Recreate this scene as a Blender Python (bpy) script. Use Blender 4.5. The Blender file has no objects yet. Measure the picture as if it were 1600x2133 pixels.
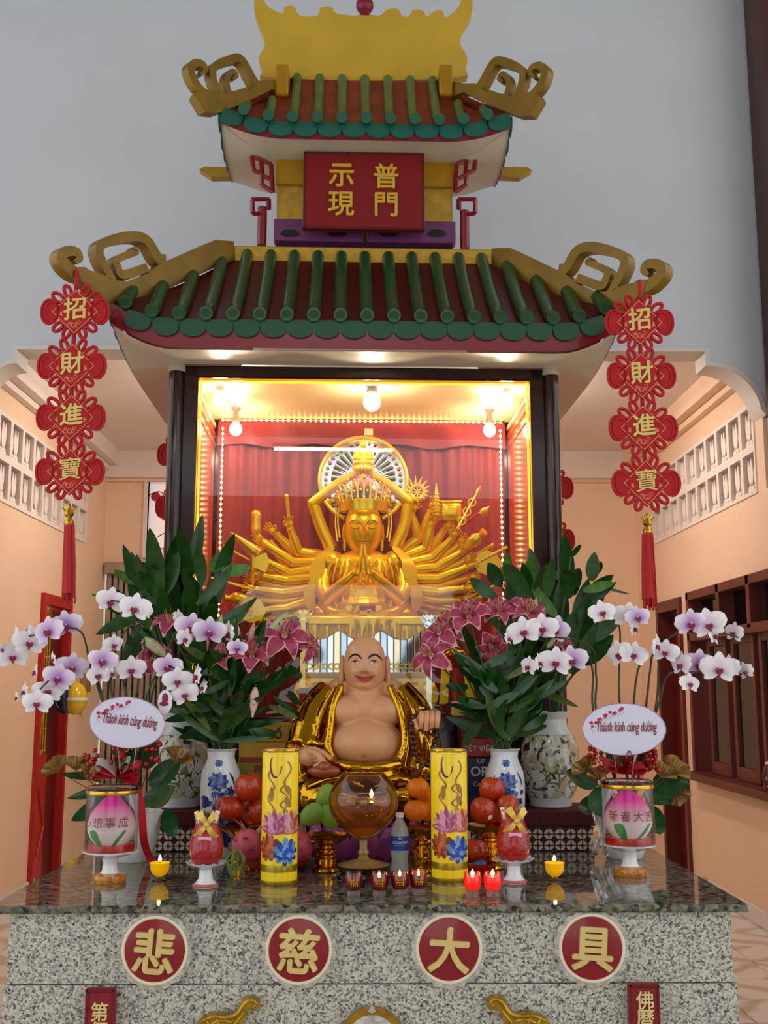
import bpy, bmesh, math, random
from mathutils import Vector, Matrix, Euler, geometry
R = math.radians
rnd = random.Random(7)
scene = bpy.context.scene
col = scene.collection
# ---------------------------------------------------------------- camera
F, CX, CY = 2250.0, 800.0, 1066.5
PITCH, YAW = math.atan(364/2250), math.atan(25/2250)
CAM = Vector((0, 0, 1.65))
CROT = Euler((math.pi/2+PITCH, 0, -YAW), 'XYZ').to_matrix()
cd = bpy.data.cameras.new('camera'); cam = bpy.data.objects.new('camera', cd); col.objects.link(cam)
cam.location = CAM; cam.rotation_euler = (math.pi/2+PITCH, 0, -YAW)
cd.sensor_fit = 'VERTICAL'; cd.sensor_height = 36.0; cd.sensor_width = 27.0; cd.lens = 36.0*F/2133.0
cd.clip_start = 0.05; cd.clip_end = 200
scene.camera = cam
# ---------------------------------------------------------------- world and light
scene.view_settings.view_transform = 'Standard'; scene.view_settings.look = 'None'
scene.view_settings.gamma = 1.0; scene.view_settings.exposure = 0.0
scene.view_settings.use_curve_mapping = False
wd = bpy.data.worlds.new('world'); scene.world = wd; wd.use_nodes = True
bg = wd.node_tree.nodes['Background']; bg.inputs[0].default_value = (0.97, 0.985, 1.0, 1); bg.inputs[1].default_value = 1.45

def ray(px, py, M=None):
    d = CROT @ Vector(((px-CX)/F, -(py-CY)/F, -1.0)); o = CAM.copy()
    if M is not None:
        Mi = M.inverted(); o = Mi @ o; d = Mi.to_3x3() @ d
    return o, d
def W(px, py, Y, M=None):                     # pixel -> point on the plane y = Y
    o, d = ray(px, py, M); return o + d*((Y-o.y)/d.y)
def WX(px, py, X):                            # pixel -> point on the plane x = X
    o, d = ray(px, py); return o + d*((X-o.x)/d.x)
def WZ(px, py, Z):                            # pixel -> point on the plane z = Z
    o, d = ray(px, py); return o + d*((Z-o.z)/d.z)
def WP(px, py, p0, n, M=None):                # pixel -> point on any plane
    o, d = ray(px, py, M); return o + d*((p0-o).dot(n)/d.dot(n))
def PX(Y): return Y/F                         # metres per pixel at depth Y

# ---------------------------------------------------------------- materials
def srgb(h):
    h = h.lstrip('#'); o = []
    for i in (0, 2, 4):
        c = int(h[i:i+2], 16)/255.0
        o.append(c/12.92 if c <= 0.04045 else ((c+0.055)/1.055)**2.4)
    return (o[0], o[1], o[2], 1.0)
MATS = {}
def nt(name):
    m = bpy.data.materials.new(name); m.use_nodes = True; t = m.node_tree
    return m, t, t.nodes['Principled BSDF']
def mat(name, c, rough=0.5, metal=0.0, var=0.0, scale=8.0, emit=0.0, ec=None, coat=0.0, trans=0.0, ior=1.45, bump=0.0, sss=0.0, c2=None, stretch=None, spec=None, sheen=0.0):
    if name in MATS: return MATS[name]
    m, t, b = nt(name); N, L = t.nodes, t.links
    b.inputs['Base Color'].default_value = srgb(c); b.inputs['Roughness'].default_value = rough; b.inputs['Metallic'].default_value = metal
    b.inputs['IOR'].default_value = ior; b.inputs['Coat Weight'].default_value = coat; b.inputs['Coat Roughness'].default_value = 0.08
    b.inputs['Transmission Weight'].default_value = trans
    if spec is not None: b.inputs['Specular IOR Level'].default_value = spec
    if sheen: b.inputs['Sheen Weight'].default_value = sheen
    if sss: b.inputs['Subsurface Weight'].default_value = sss; b.inputs['Subsurface Radius'].default_value = (0.02, 0.01, 0.006)
    if emit: b.inputs['Emission Color'].default_value = srgb(ec or c); b.inputs['Emission Strength'].default_value = emit
    if var or c2 or bump:
        tc = N.new('ShaderNodeTexCoord'); no = N.new('ShaderNodeTexNoise'); no.inputs['Scale'].default_value = scale; no.inputs['Detail'].default_value = 4
        src = tc.outputs['Object']
        if stretch:
            mp = N.new('ShaderNodeMapping'); mp.inputs['Scale'].default_value = stretch; L.new(src, mp.inputs[0]); src = mp.outputs[0]
        L.new(src, no.inputs['Vector'])
        if c2 or var:
            rp = N.new('ShaderNodeValToRGB'); rp.color_ramp.elements[0].position = 0.35; rp.color_ramp.elements[1].position = 0.68
            base = srgb(c)
            rp.color_ramp.elements[0].color = srgb(c2) if c2 else tuple([max(0, x*(1-var)) for x in base[:3]]+[1])
            rp.color_ramp.elements[1].color = base if c2 else tuple([min(1, x*(1+var)) for x in base[:3]]+[1])
            L.new(no.outputs['Fac'], rp.inputs[0]); L.new(rp.outputs[0], b.inputs['Base Color'])
        if bump:
            bp = N.new('ShaderNodeBump'); bp.inputs['Strength'].default_value = bump; bp.inputs['Distance'].default_value = 0.01
            L.new(no.outputs['Fac'], bp.inputs['Height']); L.new(bp.outputs[0], b.inputs['Normal'])
    MATS[name] = m; return m
def mat_granite(name, cols, scale, rough):
    if name in MATS: return MATS[name]
    m, t, b = nt(name); N, L = t.nodes, t.links
    tc = N.new('ShaderNodeTexCoord')
    vo = N.new('ShaderNodeTexVoronoi'); vo.inputs['Scale'].default_value = scale; L.new(tc.outputs['Object'], vo.inputs['Vector'])
    no = N.new('ShaderNodeTexNoise'); no.inputs['Scale'].default_value = scale*0.55; no.inputs['Detail'].default_value = 6; no.inputs['Roughness'].default_value = 0.7
    L.new(tc.outputs['Object'], no.inputs['Vector'])
    sp = N.new('ShaderNodeSeparateColor'); L.new(vo.outputs['Color'], sp.inputs[0])
    mx = N.new('ShaderNodeMath'); mx.operation = 'MULTIPLY_ADD'; mx.inputs[1].default_value = 0.45; L.new(sp.outputs[0], mx.inputs[0])
    sc = N.new('ShaderNodeMath'); sc.operation = 'MULTIPLY'; sc.inputs[1].default_value = 0.62; L.new(no.outputs['Fac'], sc.inputs[0]); L.new(sc.outputs[0], mx.inputs[2])
    rp = N.new('ShaderNodeValToRGB'); e = rp.color_ramp.elements
    e[0].position = 0.24; e[0].color = srgb(cols[0]); e[1].position = 0.72; e[1].color = srgb(cols[-1])
    ps = [0.36, 0.47, 0.58]
    for p, c in zip(ps, cols[1:-1]):
        q = e.new(p); q.color = srgb(c)
    L.new(mx.outputs[0], rp.inputs[0]); L.new(rp.outputs[0], b.inputs['Base Color'])
    b.inputs['Roughness'].default_value = rough
    MATS[name] = m; return m
def mat_glass(name, tint='#ffffff', rough=0.0, refl=1.0, ior=1.45):
    if name in MATS: return MATS[name]
    m = bpy.data.materials.new(name); m.use_nodes = True; t = m.node_tree; N, L = t.nodes, t.links
    N.clear(); out = N.new('ShaderNodeOutputMaterial'); mx = N.new('ShaderNodeMixShader'); tr = N.new('ShaderNodeBsdfTransparent'); gl = N.new('ShaderNodeBsdfGlossy')
    fr = N.new('ShaderNodeFresnel'); fr.inputs['IOR'].default_value = ior; mu = N.new('ShaderNodeMath'); mu.operation = 'MULTIPLY'; mu.inputs[1].default_value = refl
    tr.inputs['Color'].default_value = srgb(tint); gl.inputs['Roughness'].default_value = rough
    L.new(fr.outputs[0], mu.inputs[0]); L.new(mu.outputs[0], mx.inputs[0]); L.new(tr.outputs[0], mx.inputs[1]); L.new(gl.outputs[0], mx.inputs[2]); L.new(mx.outputs[0], out.inputs[0])
    MATS[name] = m; return m

# ---------------------------------------------------------------- mesh building
def fit(pts, n):
    """resample a polyline (Vectors) with Catmull-Rom to n points"""
    P = [Vector(p) for p in pts]
    if len(P) == 2: return [P[0].lerp(P[1], i/(n-1)) for i in range(n)]
    out = []; S = len(P)-1
    for i in range(n):
        t = i/(n-1)*S; k = min(int(t), S-1); u = t-k
        p1, p2 = P[k], P[k+1]; p0 = P[k-1] if k > 0 else p1*2-p2; p3 = P[k+2] if k+2 <= S else p2*2-p1
        out.append(0.5*((2*p1)+(-p0+p2)*u+(2*p0-5*p1+4*p2-p3)*u*u+(-p0+3*p1-3*p2+p3)*u**3))
    return out
def lerpl(vals, n):
    if not isinstance(vals, (list, tuple)): return [vals]*n
    S = len(vals)-1; o = []
    for i in range(n):
        t = i/(n-1)*S if n > 1 else 0; k = min(int(t), S-1) if S else 0
        o.append(vals[k] if S == 0 else vals[k]+(vals[k+1]-vals[k])*(t-k))
    return o
class MB:
    def __init__(s): s.v = []; s.f = []; s.m = []
    def add(s, v, f, mi=0, M=None):
        b = len(s.v)
        s.v += [(M @ Vector(p)) if M is not None else Vector(p) for p in v]
        s.f += [tuple(i+b for i in q) for q in f]; s.m += [mi]*len(f); return s
    def box(s, c, size, mi=0, M=None, rz=0.0):
        x, y, z = [k/2 for k in size]
        v = [(-x,-y,-z),(x,-y,-z),(x,y,-z),(-x,y,-z),(-x,-y,z),(x,-y,z),(x,y,z),(-x,y,z)]
        T = Matrix.Translation(c) @ Matrix.Rotation(rz, 4, 'Z')
        if M is not None: T = M @ T
        return s.add(v, [(3,2,1,0),(4,5,6,7),(0,1,5,4),(1,2,6,5),(2,3,7,6),(3,0,4,7)], mi, T)
    def cbox(s, c, size, ch=0.004, mi=0, M=None):   # box with chamfered edges
        bm = bmesh.new(); bmesh.ops.create_cube(bm, size=1.0)
        for v in bm.verts: v.co = Vector((v.co.x*size[0], v.co.y*size[1], v.co.z*size[2]))
        bmesh.ops.bevel(bm, geom=bm.edges[:], offset=min(ch, min(size)*0.45), segments=1, affect='EDGES')
        T = Matrix.Translation(c)
        if M is not None: T = M @ T
        bm.verts.index_update(); s.add([v.co.copy() for v in bm.verts], [[v.index for v in f.verts] for f in bm.faces], mi, T); bm.free(); return s
    def lathe(s, prof, n=24, c=(0,0,0), mi=0, M=None, a0=0, fn=None):
        v = []; f = []; k = len(prof)
        for i in range(n):
            a = a0+2*math.pi*i/n
            for j, (r, z) in enumerate(prof):
                rr, zz = (r, z) if fn is None else fn(r, z, a, j)
                v.append((rr*math.cos(a), rr*math.sin(a), zz))
        for i in range(n):
            for j in range(k-1):
                f.append((i*k+j, ((i+1) % n)*k+j, ((i+1) % n)*k+j+1, i*k+j+1))
        if prof[0][0] > 1e-4: f.append(tuple(i*k for i in range(n))[::-1])
        if prof[-1][0] > 1e-4: f.append(tuple(i*k+k-1 for i in range(n)))
        T = Matrix.Translation(c)
        if M is not None: T = M @ T
        return s.add(v, f, mi, T)
    def shell(s, prof, n=24, c=(0,0,0), mi=0, M=None, fn=None):   # lathe without end caps
        v = []; f = []; k = len(prof)
        for i in range(n):
            a = 2*math.pi*i/n
            for j, (r, z) in enumerate(prof):
                rr, zz = (r, z) if fn is None else fn(r, z, a, j)
                v.append((rr*math.cos(a), rr*math.sin(a), zz))
        for i in range(n):
            for j in range(k-1): f.append((i*k+j, ((i+1) % n)*k+j, ((i+1) % n)*k+j+1, i*k+j+1))
        T = Matrix.Translation(c)
        if M is not None: T = M @ T
        return s.add(v, f, mi, T)
    def tube(s, pts, r, n=8, mi=0, seg=None, M=None, flat=1.0, up=None):
        P = fit(pts, seg) if seg else [Vector(p) for p in pts]
        rr = lerpl(r, len(P)); v = []; f = []
        prev = None
        for i, p in enumerate(P):
            t = (P[min(i+1, len(P)-1)]-P[max(i-1, 0)])
            if t.length < 1e-9: t = Vector((0,0,1))
            t.normalize()
            if prev is None:
                a = Vector(up) if up else (Vector((0,1,0)) if abs(t.y) < 0.9 else Vector((1,0,0)))
                u = (a-t*a.dot(t)).normalized()
            else:
                u = prev-t*prev.dot(t); u = u.normalized() if u.length > 1e-6 else t.orthogonal().normalized()
            prev = u; w = t.cross(u)
            for k in range(n):
                an = 2*math.pi*k/n; v.append(p+u*(math.cos(an)*rr[i]*flat)+w*(math.sin(an)*rr[i]))
        for i in range(len(P)-1):
            for k in range(n): f.append((i*n+k, i*n+(k+1) % n, (i+1)*n+(k+1) % n, (i+1)*n+k))
        f.append(tuple(range(n))[::-1]); f.append(tuple((len(P)-1)*n+k for k in range(n)))
        return s.add(v, f, mi, M)
    def ball(s, c, r, n=16, k=10, mi=0, M=None):
        if not isinstance(r, (tuple, list)): r = (r, r, r)
        v = [(0,0,-1)]; f = []
        for j in range(1, k):
            el = -math.pi/2+math.pi*j/k
            for i in range(n):
                a = 2*math.pi*i/n; v.append((math.cos(el)*math.cos(a), math.cos(el)*math.sin(a), math.sin(el)))
        v.append((0,0,1)); top = len(v)-1
        for i in range(n): f.append((0, 1+(i+1) % n, 1+i)); f.append((top, top-n+i, top-n+(i+1) % n))
        for j in range(k-2):
            for i in range(n):
                a = 1+j*n+i; b = 1+j*n+(i+1) % n; f.append((a, b, b+n, a+n))
        T = Matrix.Translation(c) @ Matrix.Diagonal((r[0], r[1], r[2], 1))
        if M is not None: T = M @ T
        return s.add(v, f, mi, T)
    def prism(s, out2, t, mi=0, M=None, bev=0.0, y0=None):
        """outline in the XZ plane, thickness t along Y (front face at -t/2, or from y0)"""
        if sum(out2[i-1][0]*out2[i][1]-out2[i][0]*out2[i-1][1] for i in range(len(out2))) < 0: out2 = out2[::-1]
        n = len(out2); a = -t/2 if y0 is None else y0; b = a+t
        tri = geometry.tessellate_polygon([[Vector((x, z, 0)) for x, z in out2]])
        v = [(x, a, z) for x, z in out2]+[(x, b, z) for x, z in out2]; f = []
        for q in tri:
            p0, p1, p2 = [out2[i] for i in q]
            if (p1[0]-p0[0])*(p2[1]-p0[1])-(p1[1]-p0[1])*(p2[0]-p0[0]) < 0: q = q[::-1]
            f.append(tuple(q)); f.append(tuple(i+n for i in q[::-1]))
        for i in range(n): j = (i+1) % n; f.append((i, i+n, j+n, j))
        return s.add(v, f, mi, M)
    def ribbon(s, path, w, t, mi=0, M=None, seg=None):
        """flat stroke along a path in the XZ plane, width w (list), thickness t along Y"""
        P = fit([(x, 0, z) for x, z in path], seg or len(path)*5); ww = lerpl(w, len(P)); L_ = []; R_ = []
        for i, p in enumerate(P):
            d = (P[min(i+1, len(P)-1)]-P[max(i-1, 0)]).normalized(); nrm = Vector((-d.z, 0, d.x))
            L_.append(p+nrm*ww[i]/2); R_.append(p-nrm*ww[i]/2)
        v = []; f = []
        for i in range(len(P)):
            for q in (L_[i], R_[i]): v += [(q.x, -t/2, q.z), (q.x, t/2, q.z)]
        for i in range(len(P)-1):
            a, b = i*4, i*4+4
            f += [(a, b, b+2, a+2), (a+1, a+3, b+3, b+1), (a, a+1, b+1, b), (a+2, b+2, b+3, a+3)]
        f += [(0, 2, 3, 1), (len(v)-4, len(v)-3, len(v)-1, len(v)-2)]
        return s.add(v, f, mi, M)
    def grid(s, fn, nu, nv, mi=0, M=None, close_u=False):
        v = [fn(i/(nu if close_u else nu-1), j/(nv-1)) for i in range(nu) for j in range(nv)]; f = []
        for i in range(nu if close_u else nu-1):
            for j in range(nv-1):
                k = (i+1) % nu; f.append((i*nv+j, k*nv+j, k*nv+j+1, i*nv+j+1))
        return s.add(v, f, mi, M)
    def mesh(s, name, mats, smooth=True, ang=35):
        me = bpy.data.meshes.new(name); me.from_pydata([tuple(p) for p in s.v], [], s.f)
        for m in (mats if isinstance(mats, (list, tuple)) else [mats]): me.materials.append(m)
        if len(me.polygons): me.polygons.foreach_set('material_index', s.m)
        if smooth and len(me.polygons):
            me.shade_smooth(); me.set_sharp_from_angle(angle=R(ang))
        me.update(); return me
    def build(s, name, mats, parent=None, smooth=True, ang=35, loc=None, rot=None):
        return link(name, s.mesh(name, mats, smooth, ang), parent, loc, rot)
def link(name, me, parent=None, loc=None, rot=None, M=None):
    o = bpy.data.objects.new(name, me); col.objects.link(o)
    if parent is not None: o.parent = parent
    if M is not None: o.matrix_basis = M
    if loc is not None: o.location = loc
    if rot is not None: o.rotation_euler = rot
    return o
def tag(o, label=None, cat=None, group=None, kind=None):
    if label: o['label'] = label
    if cat: o['category'] = cat
    if group: o['group'] = group
    if kind: o['kind'] = kind
    return o
def thing(name, loc, label, cat, group=None, rz=0.0):
    o = bpy.data.objects.new(name, None); col.objects.link(o); o.location = loc; o.rotation_euler = (0, 0, rz); o.empty_display_size = 0.05
    return tag(o, label, cat, group)
def copy_tree(o, parent=None):
    c = o.copy(); col.objects.link(c); c.parent = parent
    for ch in o.children: copy_tree(ch, c)
    return c
_txt = {}
def text_geo(s, size=1.0, ext=0.0, bold=0.0, shear=0.0, res=3):
    k = (s, size, ext, bold, shear)
    if k in _txt: return _txt[k]
    cu = bpy.data.curves.new('txt', 'FONT'); cu.body = s; cu.size = size; cu.extrude = ext; cu.offset = bold*size; cu.shear = shear; cu.resolution_u = res
    cu.align_x = 'CENTER'
    o = bpy.data.objects.new('txt', cu); col.objects.link(o)
    dg = bpy.context.evaluated_depsgraph_get(); dg.update()
    me = bpy.data.meshes.new_from_object(o.evaluated_get(dg))
    v = [x.co.copy() for x in me.vertices]; f = [tuple(p.vertices) for p in me.polygons]
    bpy.data.objects.remove(o); bpy.data.curves.remove(cu); bpy.data.meshes.remove(me)
    if v:
        c = Vector(((max(p.x for p in v)+min(p.x for p in v))/2, (max(p.y for p in v)+min(p.y for p in v))/2, 0)); v = [p-c for p in v]
    _txt[k] = (v, f); return v, f
TXT = Matrix.Rotation(math.pi/2, 4, 'X')      # text laid in XY -> standing in XZ, facing -Y
def add_text(mb, s, size, M, ext=0.002, bold=0.02, mi=0, shear=0.0, fx=1.0, fy=1.0):
    v, f = text_geo(s, size, ext, 0.0, shear); b_ = bold*size
    for i_, (dx, dz) in enumerate(((0, 0), (b_, 0), (-b_, 0), (0, b_), (0, -b_), (b_*.7, b_*.7), (-b_*.7, -b_*.7)) if bold else ((0, 0),)):
        mb.add(v, f, mi, M @ T4((dx, -0.00025*i_, dz)) @ TXT @ Matrix.Diagonal((fx, fy, 1, 1)))
    return mb
def remeshed(mb, name, mats, voxel, smooth_it=6, parent=None):
    """one continuous surface from overlapping shapes"""
    me = mb.mesh(name+'_raw', mats); o = bpy.data.objects.new(name, me); col.objects.link(o)
    md = o.modifiers.new('r', 'REMESH'); md.mode = 'VOXEL'; md.voxel_size = voxel; md.use_smooth_shade = True
    sm = o.modifiers.new('s', 'SMOOTH'); sm.iterations = smooth_it; sm.factor = 0.5
    dg = bpy.context.evaluated_depsgraph_get(); dg.update()
    m2 = bpy.data.meshes.new_from_object(o.evaluated_get(dg)); m2.name = name
    bpy.data.objects.remove(o); bpy.data.meshes.remove(me)
    m2.materials.clear()
    for m in (mats if isinstance(mats, (list, tuple)) else [mats]): m2.materials.append(m)
    m2.shade_smooth(); return link(name, m2, parent)
T4 = Matrix.Translation
def RX(a): return Matrix.Rotation(a, 4, 'X')
def RY(a): return Matrix.Rotation(a, 4, 'Y')
def RZ(a): return Matrix.Rotation(a, 4, 'Z')
def SC(x, y=None, z=None): return Matrix.Diagonal((x, x if y is None else y, x if z is None else z, 1))
def chain(o):
    M = Matrix.Identity(4)
    while o is not None: M = o.matrix_parent_inverse @ o.matrix_basis @ M if o.parent else o.matrix_basis @ M; o = o.parent
    return M
def wb(mb, name, mats, parent=None, smooth=True, ang=35):       # build from world coordinates, keep in place under a parent
    o = mb.build(name, mats, None, smooth, ang)
    if parent is not None: o.parent = parent; o.matrix_parent_inverse = chain(parent).inverted()
    return o
def struct(mb, name, mats, smooth=False, label=None):
    o = mb.build(name, mats, None, smooth); o['kind'] = 'structure'
    if label: o['label'] = label
    return o
# ================================================================ SETTING
XL, XR, YA, YB = -2.74, 2.72, 7.25, 11.0       # side walls, arch wall, back wall
ZC = 4.05
M_grey = mat('plaster_grey_white', '#c9ced4', 0.75, var=0.03, scale=2.0)
M_peach = mat('plaster_peach', '#f2d0b0', 0.7, var=0.03, scale=1.5)
M_white = mat('plaster_white', '#eee0d6', 0.7, var=0.02, scale=3)
M_ceil = mat('ceiling_paint', '#f2e4dc', 0.8, var=0.02, scale=2)
M_trim = mat('trim_cream', '#d8d0c6', 0.6)
M_maroon = mat('door_maroon', '#5c0f10', 0.35, var=0.1, scale=5, stretch=(1, 1, 0.1))
M_redmetal = mat('door_red_paint', '#b5201c', 0.4, var=0.06)
M_wood = mat('window_wood', '#5e2018', 0.4, var=0.15, scale=12, stretch=(1, 1, 0.15))
M_dkwood = mat('dark_lacquer', '#2a0b08', 0.18, coat=0.25, var=0.2, scale=5, stretch=(1, 1, 0.08))
M_brown = mat('brown_column', '#4a2a24', 0.45, var=0.2, scale=10, stretch=(1, 1, 0.1))
M_pane = mat_glass('window_glass', '#dfe8e2', 0.0, 1.2)
M_yellow = mat('yellow_metal', '#d8a520', 0.35, metal=0.4)

# floor with tiles
m, t, b = nt('marble_tile'); N, L = t.nodes, t.links
tc = N.new('ShaderNodeTexCoord'); wv = N.new('ShaderNodeTexWave'); wv.inputs['Scale'].default_value = 1.6; wv.inputs['Distortion'].default_value = 7; wv.inputs['Detail'].default_value = 4; wv.bands_direction = 'DIAGONAL'
oi = N.new('ShaderNodeObjectInfo'); ad = N.new('ShaderNodeVectorMath'); ad.operation = 'ADD'; mulr = N.new('ShaderNodeMath'); mulr.operation = 'MULTIPLY'; mulr.inputs[1].default_value = 40
L.new(oi.outputs['Random'], mulr.inputs[0]); L.new(tc.outputs['Object'], ad.inputs[0]); L.new(mulr.outputs[0], ad.inputs[1]); L.new(ad.outputs[0], wv.inputs['Vector'])
rp = N.new('ShaderNodeValToRGB'); rp.color_ramp.elements[0].color = srgb('#c9b9a0'); rp.color_ramp.elements[1].color = srgb('#e9e6e0'); rp.color_ramp.elements[1].position = 0.5
L.new(wv.outputs['Fac'], rp.inputs[0]); L.new(rp.outputs[0], b.inputs['Base Color']); b.inputs['Roughness'].default_value = 0.12
M_tile = m
M_grout = mat('floor_grout', '#b8aea0', 0.7)
floor = struct(MB().box(((XL+XR)/2, 3.0, -0.06), (9.4, 16.6, 0.1)), 'floor', M_grout)
tm = MB().cbox((0, 0, 0), (0.394, 0.394, 0.010), 0.003).mesh('tile', M_tile, False)
for side in (0, 1):
    for i in range(4):
        for j in range(19):
            x = (XR-0.2-i*0.4) if side else (XL+0.2+i*0.4)
            link('tile', tm, floor, (x, 3.5+j*0.4, -0.005), (0, 0, (j+i) % 2*math.pi/2))
# side walls: boxes around the openings, all one wall
VZ0, VZ1, VY0, VY1 = 3.0, 3.66, 7.46, 10.26     # breeze block band
def side_wall(name, X, sgn, openings):
    """openings: (y0, y1, z0, z1) holes, non overlapping in the cell grid"""
    ys = sorted({4.6, YA+0.05, YB+0.2} | {o[0] for o in openings} | {o[1] for o in openings}); zs = sorted({0, VZ0, ZC+0.3} | {o[2] for o in openings} | {o[3] for o in openings})
    mb = MB()
    for a, b_ in zip(ys, ys[1:]):
        run = None
        for c, d in zip(zs, zs[1:]):
            cy, cz = (a+b_)/2, (c+d)/2
            if cy < YA and cz > VZ0: continue
            if any(o[0] < cy < o[1] and o[2] < cz < o[3] for o in openings): continue
            mb.box((X+sgn*0.1, cy, cz), (0.2, b_-a, d-c))
    return struct(mb, name, M_peach)
RW = (7.0, 9.18, 0.90, 2.44); RD = (9.46, 10.25, 0.0, 2.43)
LD = (8.97, 9.80, 0.0, 2.42)
wall_r = side_wall('wall_right', XR, 1, [(VY0, VY1, VZ0, VZ1), RW, RD])
wall_l = side_wall('wall_left', XL, -1, [(VY0, VY1, VZ0, VZ1), LD])
# breeze blocks (frame, recess, lotus motif)
bb = MB(); bw, bh, bt = 0.28, 0.33, 0.10
for (cx_, cz_, sx, sz) in ((0, bh/2-0.014, bw, 0.028), (0, -bh/2+0.014, bw, 0.028), (-bw/2+0.013, 0, 0.026, bh-0.056), (bw/2-0.013, 0, 0.026, bh-0.056)):
    bb.box((cx_, 0, cz_), (sx, bt, sz))
for k in (-1, 0, 1):                                              # lotus petals
    o2 = []
    for q in range(13):
        u = q/12; o2.append((k*0.048+math.sin(k*0.25)*u*0.10-0.036*math.sin(math.pi*u)**0.8*(1-u*0.35), -0.09+u*0.205))
    for q in range(12, -1, -1):
        u = q/12; o2.append((k*0.048+math.sin(k*0.25)*u*0.10+0.036*math.sin(math.pi*u)**0.8*(1-u*0.35)+0.001, -0.09+u*0.205))
    bb.prism(o2, 0.05+0.012*(k == 0))
bb.prism([(-0.055, -0.085), (-0.02, -0.11), (-0.05, -0.142), (0.05, -0.142), (0.02, -0.11), (0.055, -0.085)], 0.05)
for sx in (-1, 1):
    bb.prism([(sx*0.03, -0.12), (sx*0.115, -0.135), (sx*0.09, -0.085), (sx*0.06, -0.075)], 0.045)
bbm = bb.mesh('breeze_block', M_white, False)
for (wl, X, sg) in ((wall_r, XR, 1), (wall_l, XL, -1)):
    for i in range(10):
        for j in range(2):
            link('breeze_block', bbm, wl, (X+sg*0.04, VY0+0.14+i*0.28, VZ0+0.165+j*0.33), (0, 0, sg*-math.pi/2))
for (wl, X, sg) in ((wall_r, XR, 1), (wall_l, XL, -1)): MB().box((X+sg*0.10, (VY0+VY1)/2, (VZ0+VZ1)/2), (0.012, VY1-VY0, VZ1-VZ0)).build('vent_shade_sheet', mat('vent_shade', '#8a857e', 0.9), wl, False)  # grey sheet, its colour stands in for shade in the block gaps
# arch wall
def arch_pts():
    L_ = W(30, 722, YA); Rr = W(1475, 725, YA); zt = (L_.z+Rr.z)/2; xl, xr = L_.x, Rr.x; zs = W(1597, 858, YA).z
    pts = [(XR+0.03, 0), (XR+0.03, zs)]
    cxr = xr
    for i in range(1, 15):
        a = i/14*math.pi/2; pts.append((cxr+(XR-cxr)*math.cos(a), zs+(zt-0.10-zs)*math.sin(a)))
    pts += [(xr, zt), (xl, zt)]
    for i in range(14, 0, -1):
        a = i/14*math.pi/2; pts.append((xl+(XL-xl)*math.cos(a), zs+(zt-0.10-zs)*math.sin(a)))
    pts += [(XL-0.03, zs), (XL-0.03, 0)]
    return pts
ap = arch_pts(); HT = 7.6
mb = MB()
out = [(XL-1.2, 0), (XL-1.2, HT), (XR+1.2, HT), (XR+1.2, 0)] + ap
mb.prism(out, 0.18, y0=YA)
wall_arch = struct(mb, 'wall_front', M_grey)
inner = [p for p in ap if p[1] > 0]
mb = MB(); k = len(inner)
cxm = (XL+XR)/2
v = []; f = []
for (x, z) in inner:
    dx = -0.028 if x > cxm else 0.028; v += [(x, YA-0.02, z), (x+dx, YA-0.02, z-0.028), (x+dx, YA+0.22, z-0.028), (x, YA+0.22, z)]
for i in range(k-1):
    for q in range(4): f.append((i*4+q, i*4+(q+1) % 4, i*4+4+(q+1) % 4, i*4+4+q))
mb.add(v, f); struct(mb, 'trim_1', M_trim, True)
# back wall with gate opening and stained window opening
gx0, gx1, gz = XL+0.02, -0.9, 2.89
wx0, wx1, wz0, wz1 = W(310, 990, YB).x, -1.5, 2.95, 3.78
mb = MB()
for (x0, x1, z0, z1) in ((XL, gx1, gz, wz0), (XL, wx0, wz0, wz1), (wx1, gx1, wz0, wz1), (XL, gx1, wz1, ZC+0.3), (gx1, XR, 0, ZC+0.3)):
    mb.box(((x0+x1)/2, YB+0.1, (z0+z1)/2), (x1-x0, 0.2, z1-z0))
struct(mb, 'wall_back', M_peach)
mb = MB(); mb.box(((XL+XR)/2, YB-0.06, 3.91), (XR-XL, 0.12, 0.28)); struct(mb, 'trim_2', M_white)
mb = MB(); mb.box(((XL+XR)/2, YB-0.02, 3.755), (XR-XL, 0.06, 0.03)); struct(mb, 'trim_3', M_peach)
for n_, (X, sg) in enumerate(((XR, -1), (XL, 1))):
    mb = MB(); mb.box((X+sg*0.07, (YA+YB)/2+0.1, 3.97), (0.14, YB-YA-0.24, 0.16)); mb.box((X+sg*0.03, (YA+YB)/2+0.1, 3.86), (0.06, YB-YA-0.24, 0.05)); struct(mb, 'trim_%d' % (4+n_), M_white if n_ else M_peach)
struct(MB().box(((XL+XR)/2, (YA+YB)/2+0.15, ZC+0.05), (XR-XL+0.4, YB-YA+0.2, 0.1)), 'ceiling', M_ceil)
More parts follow.
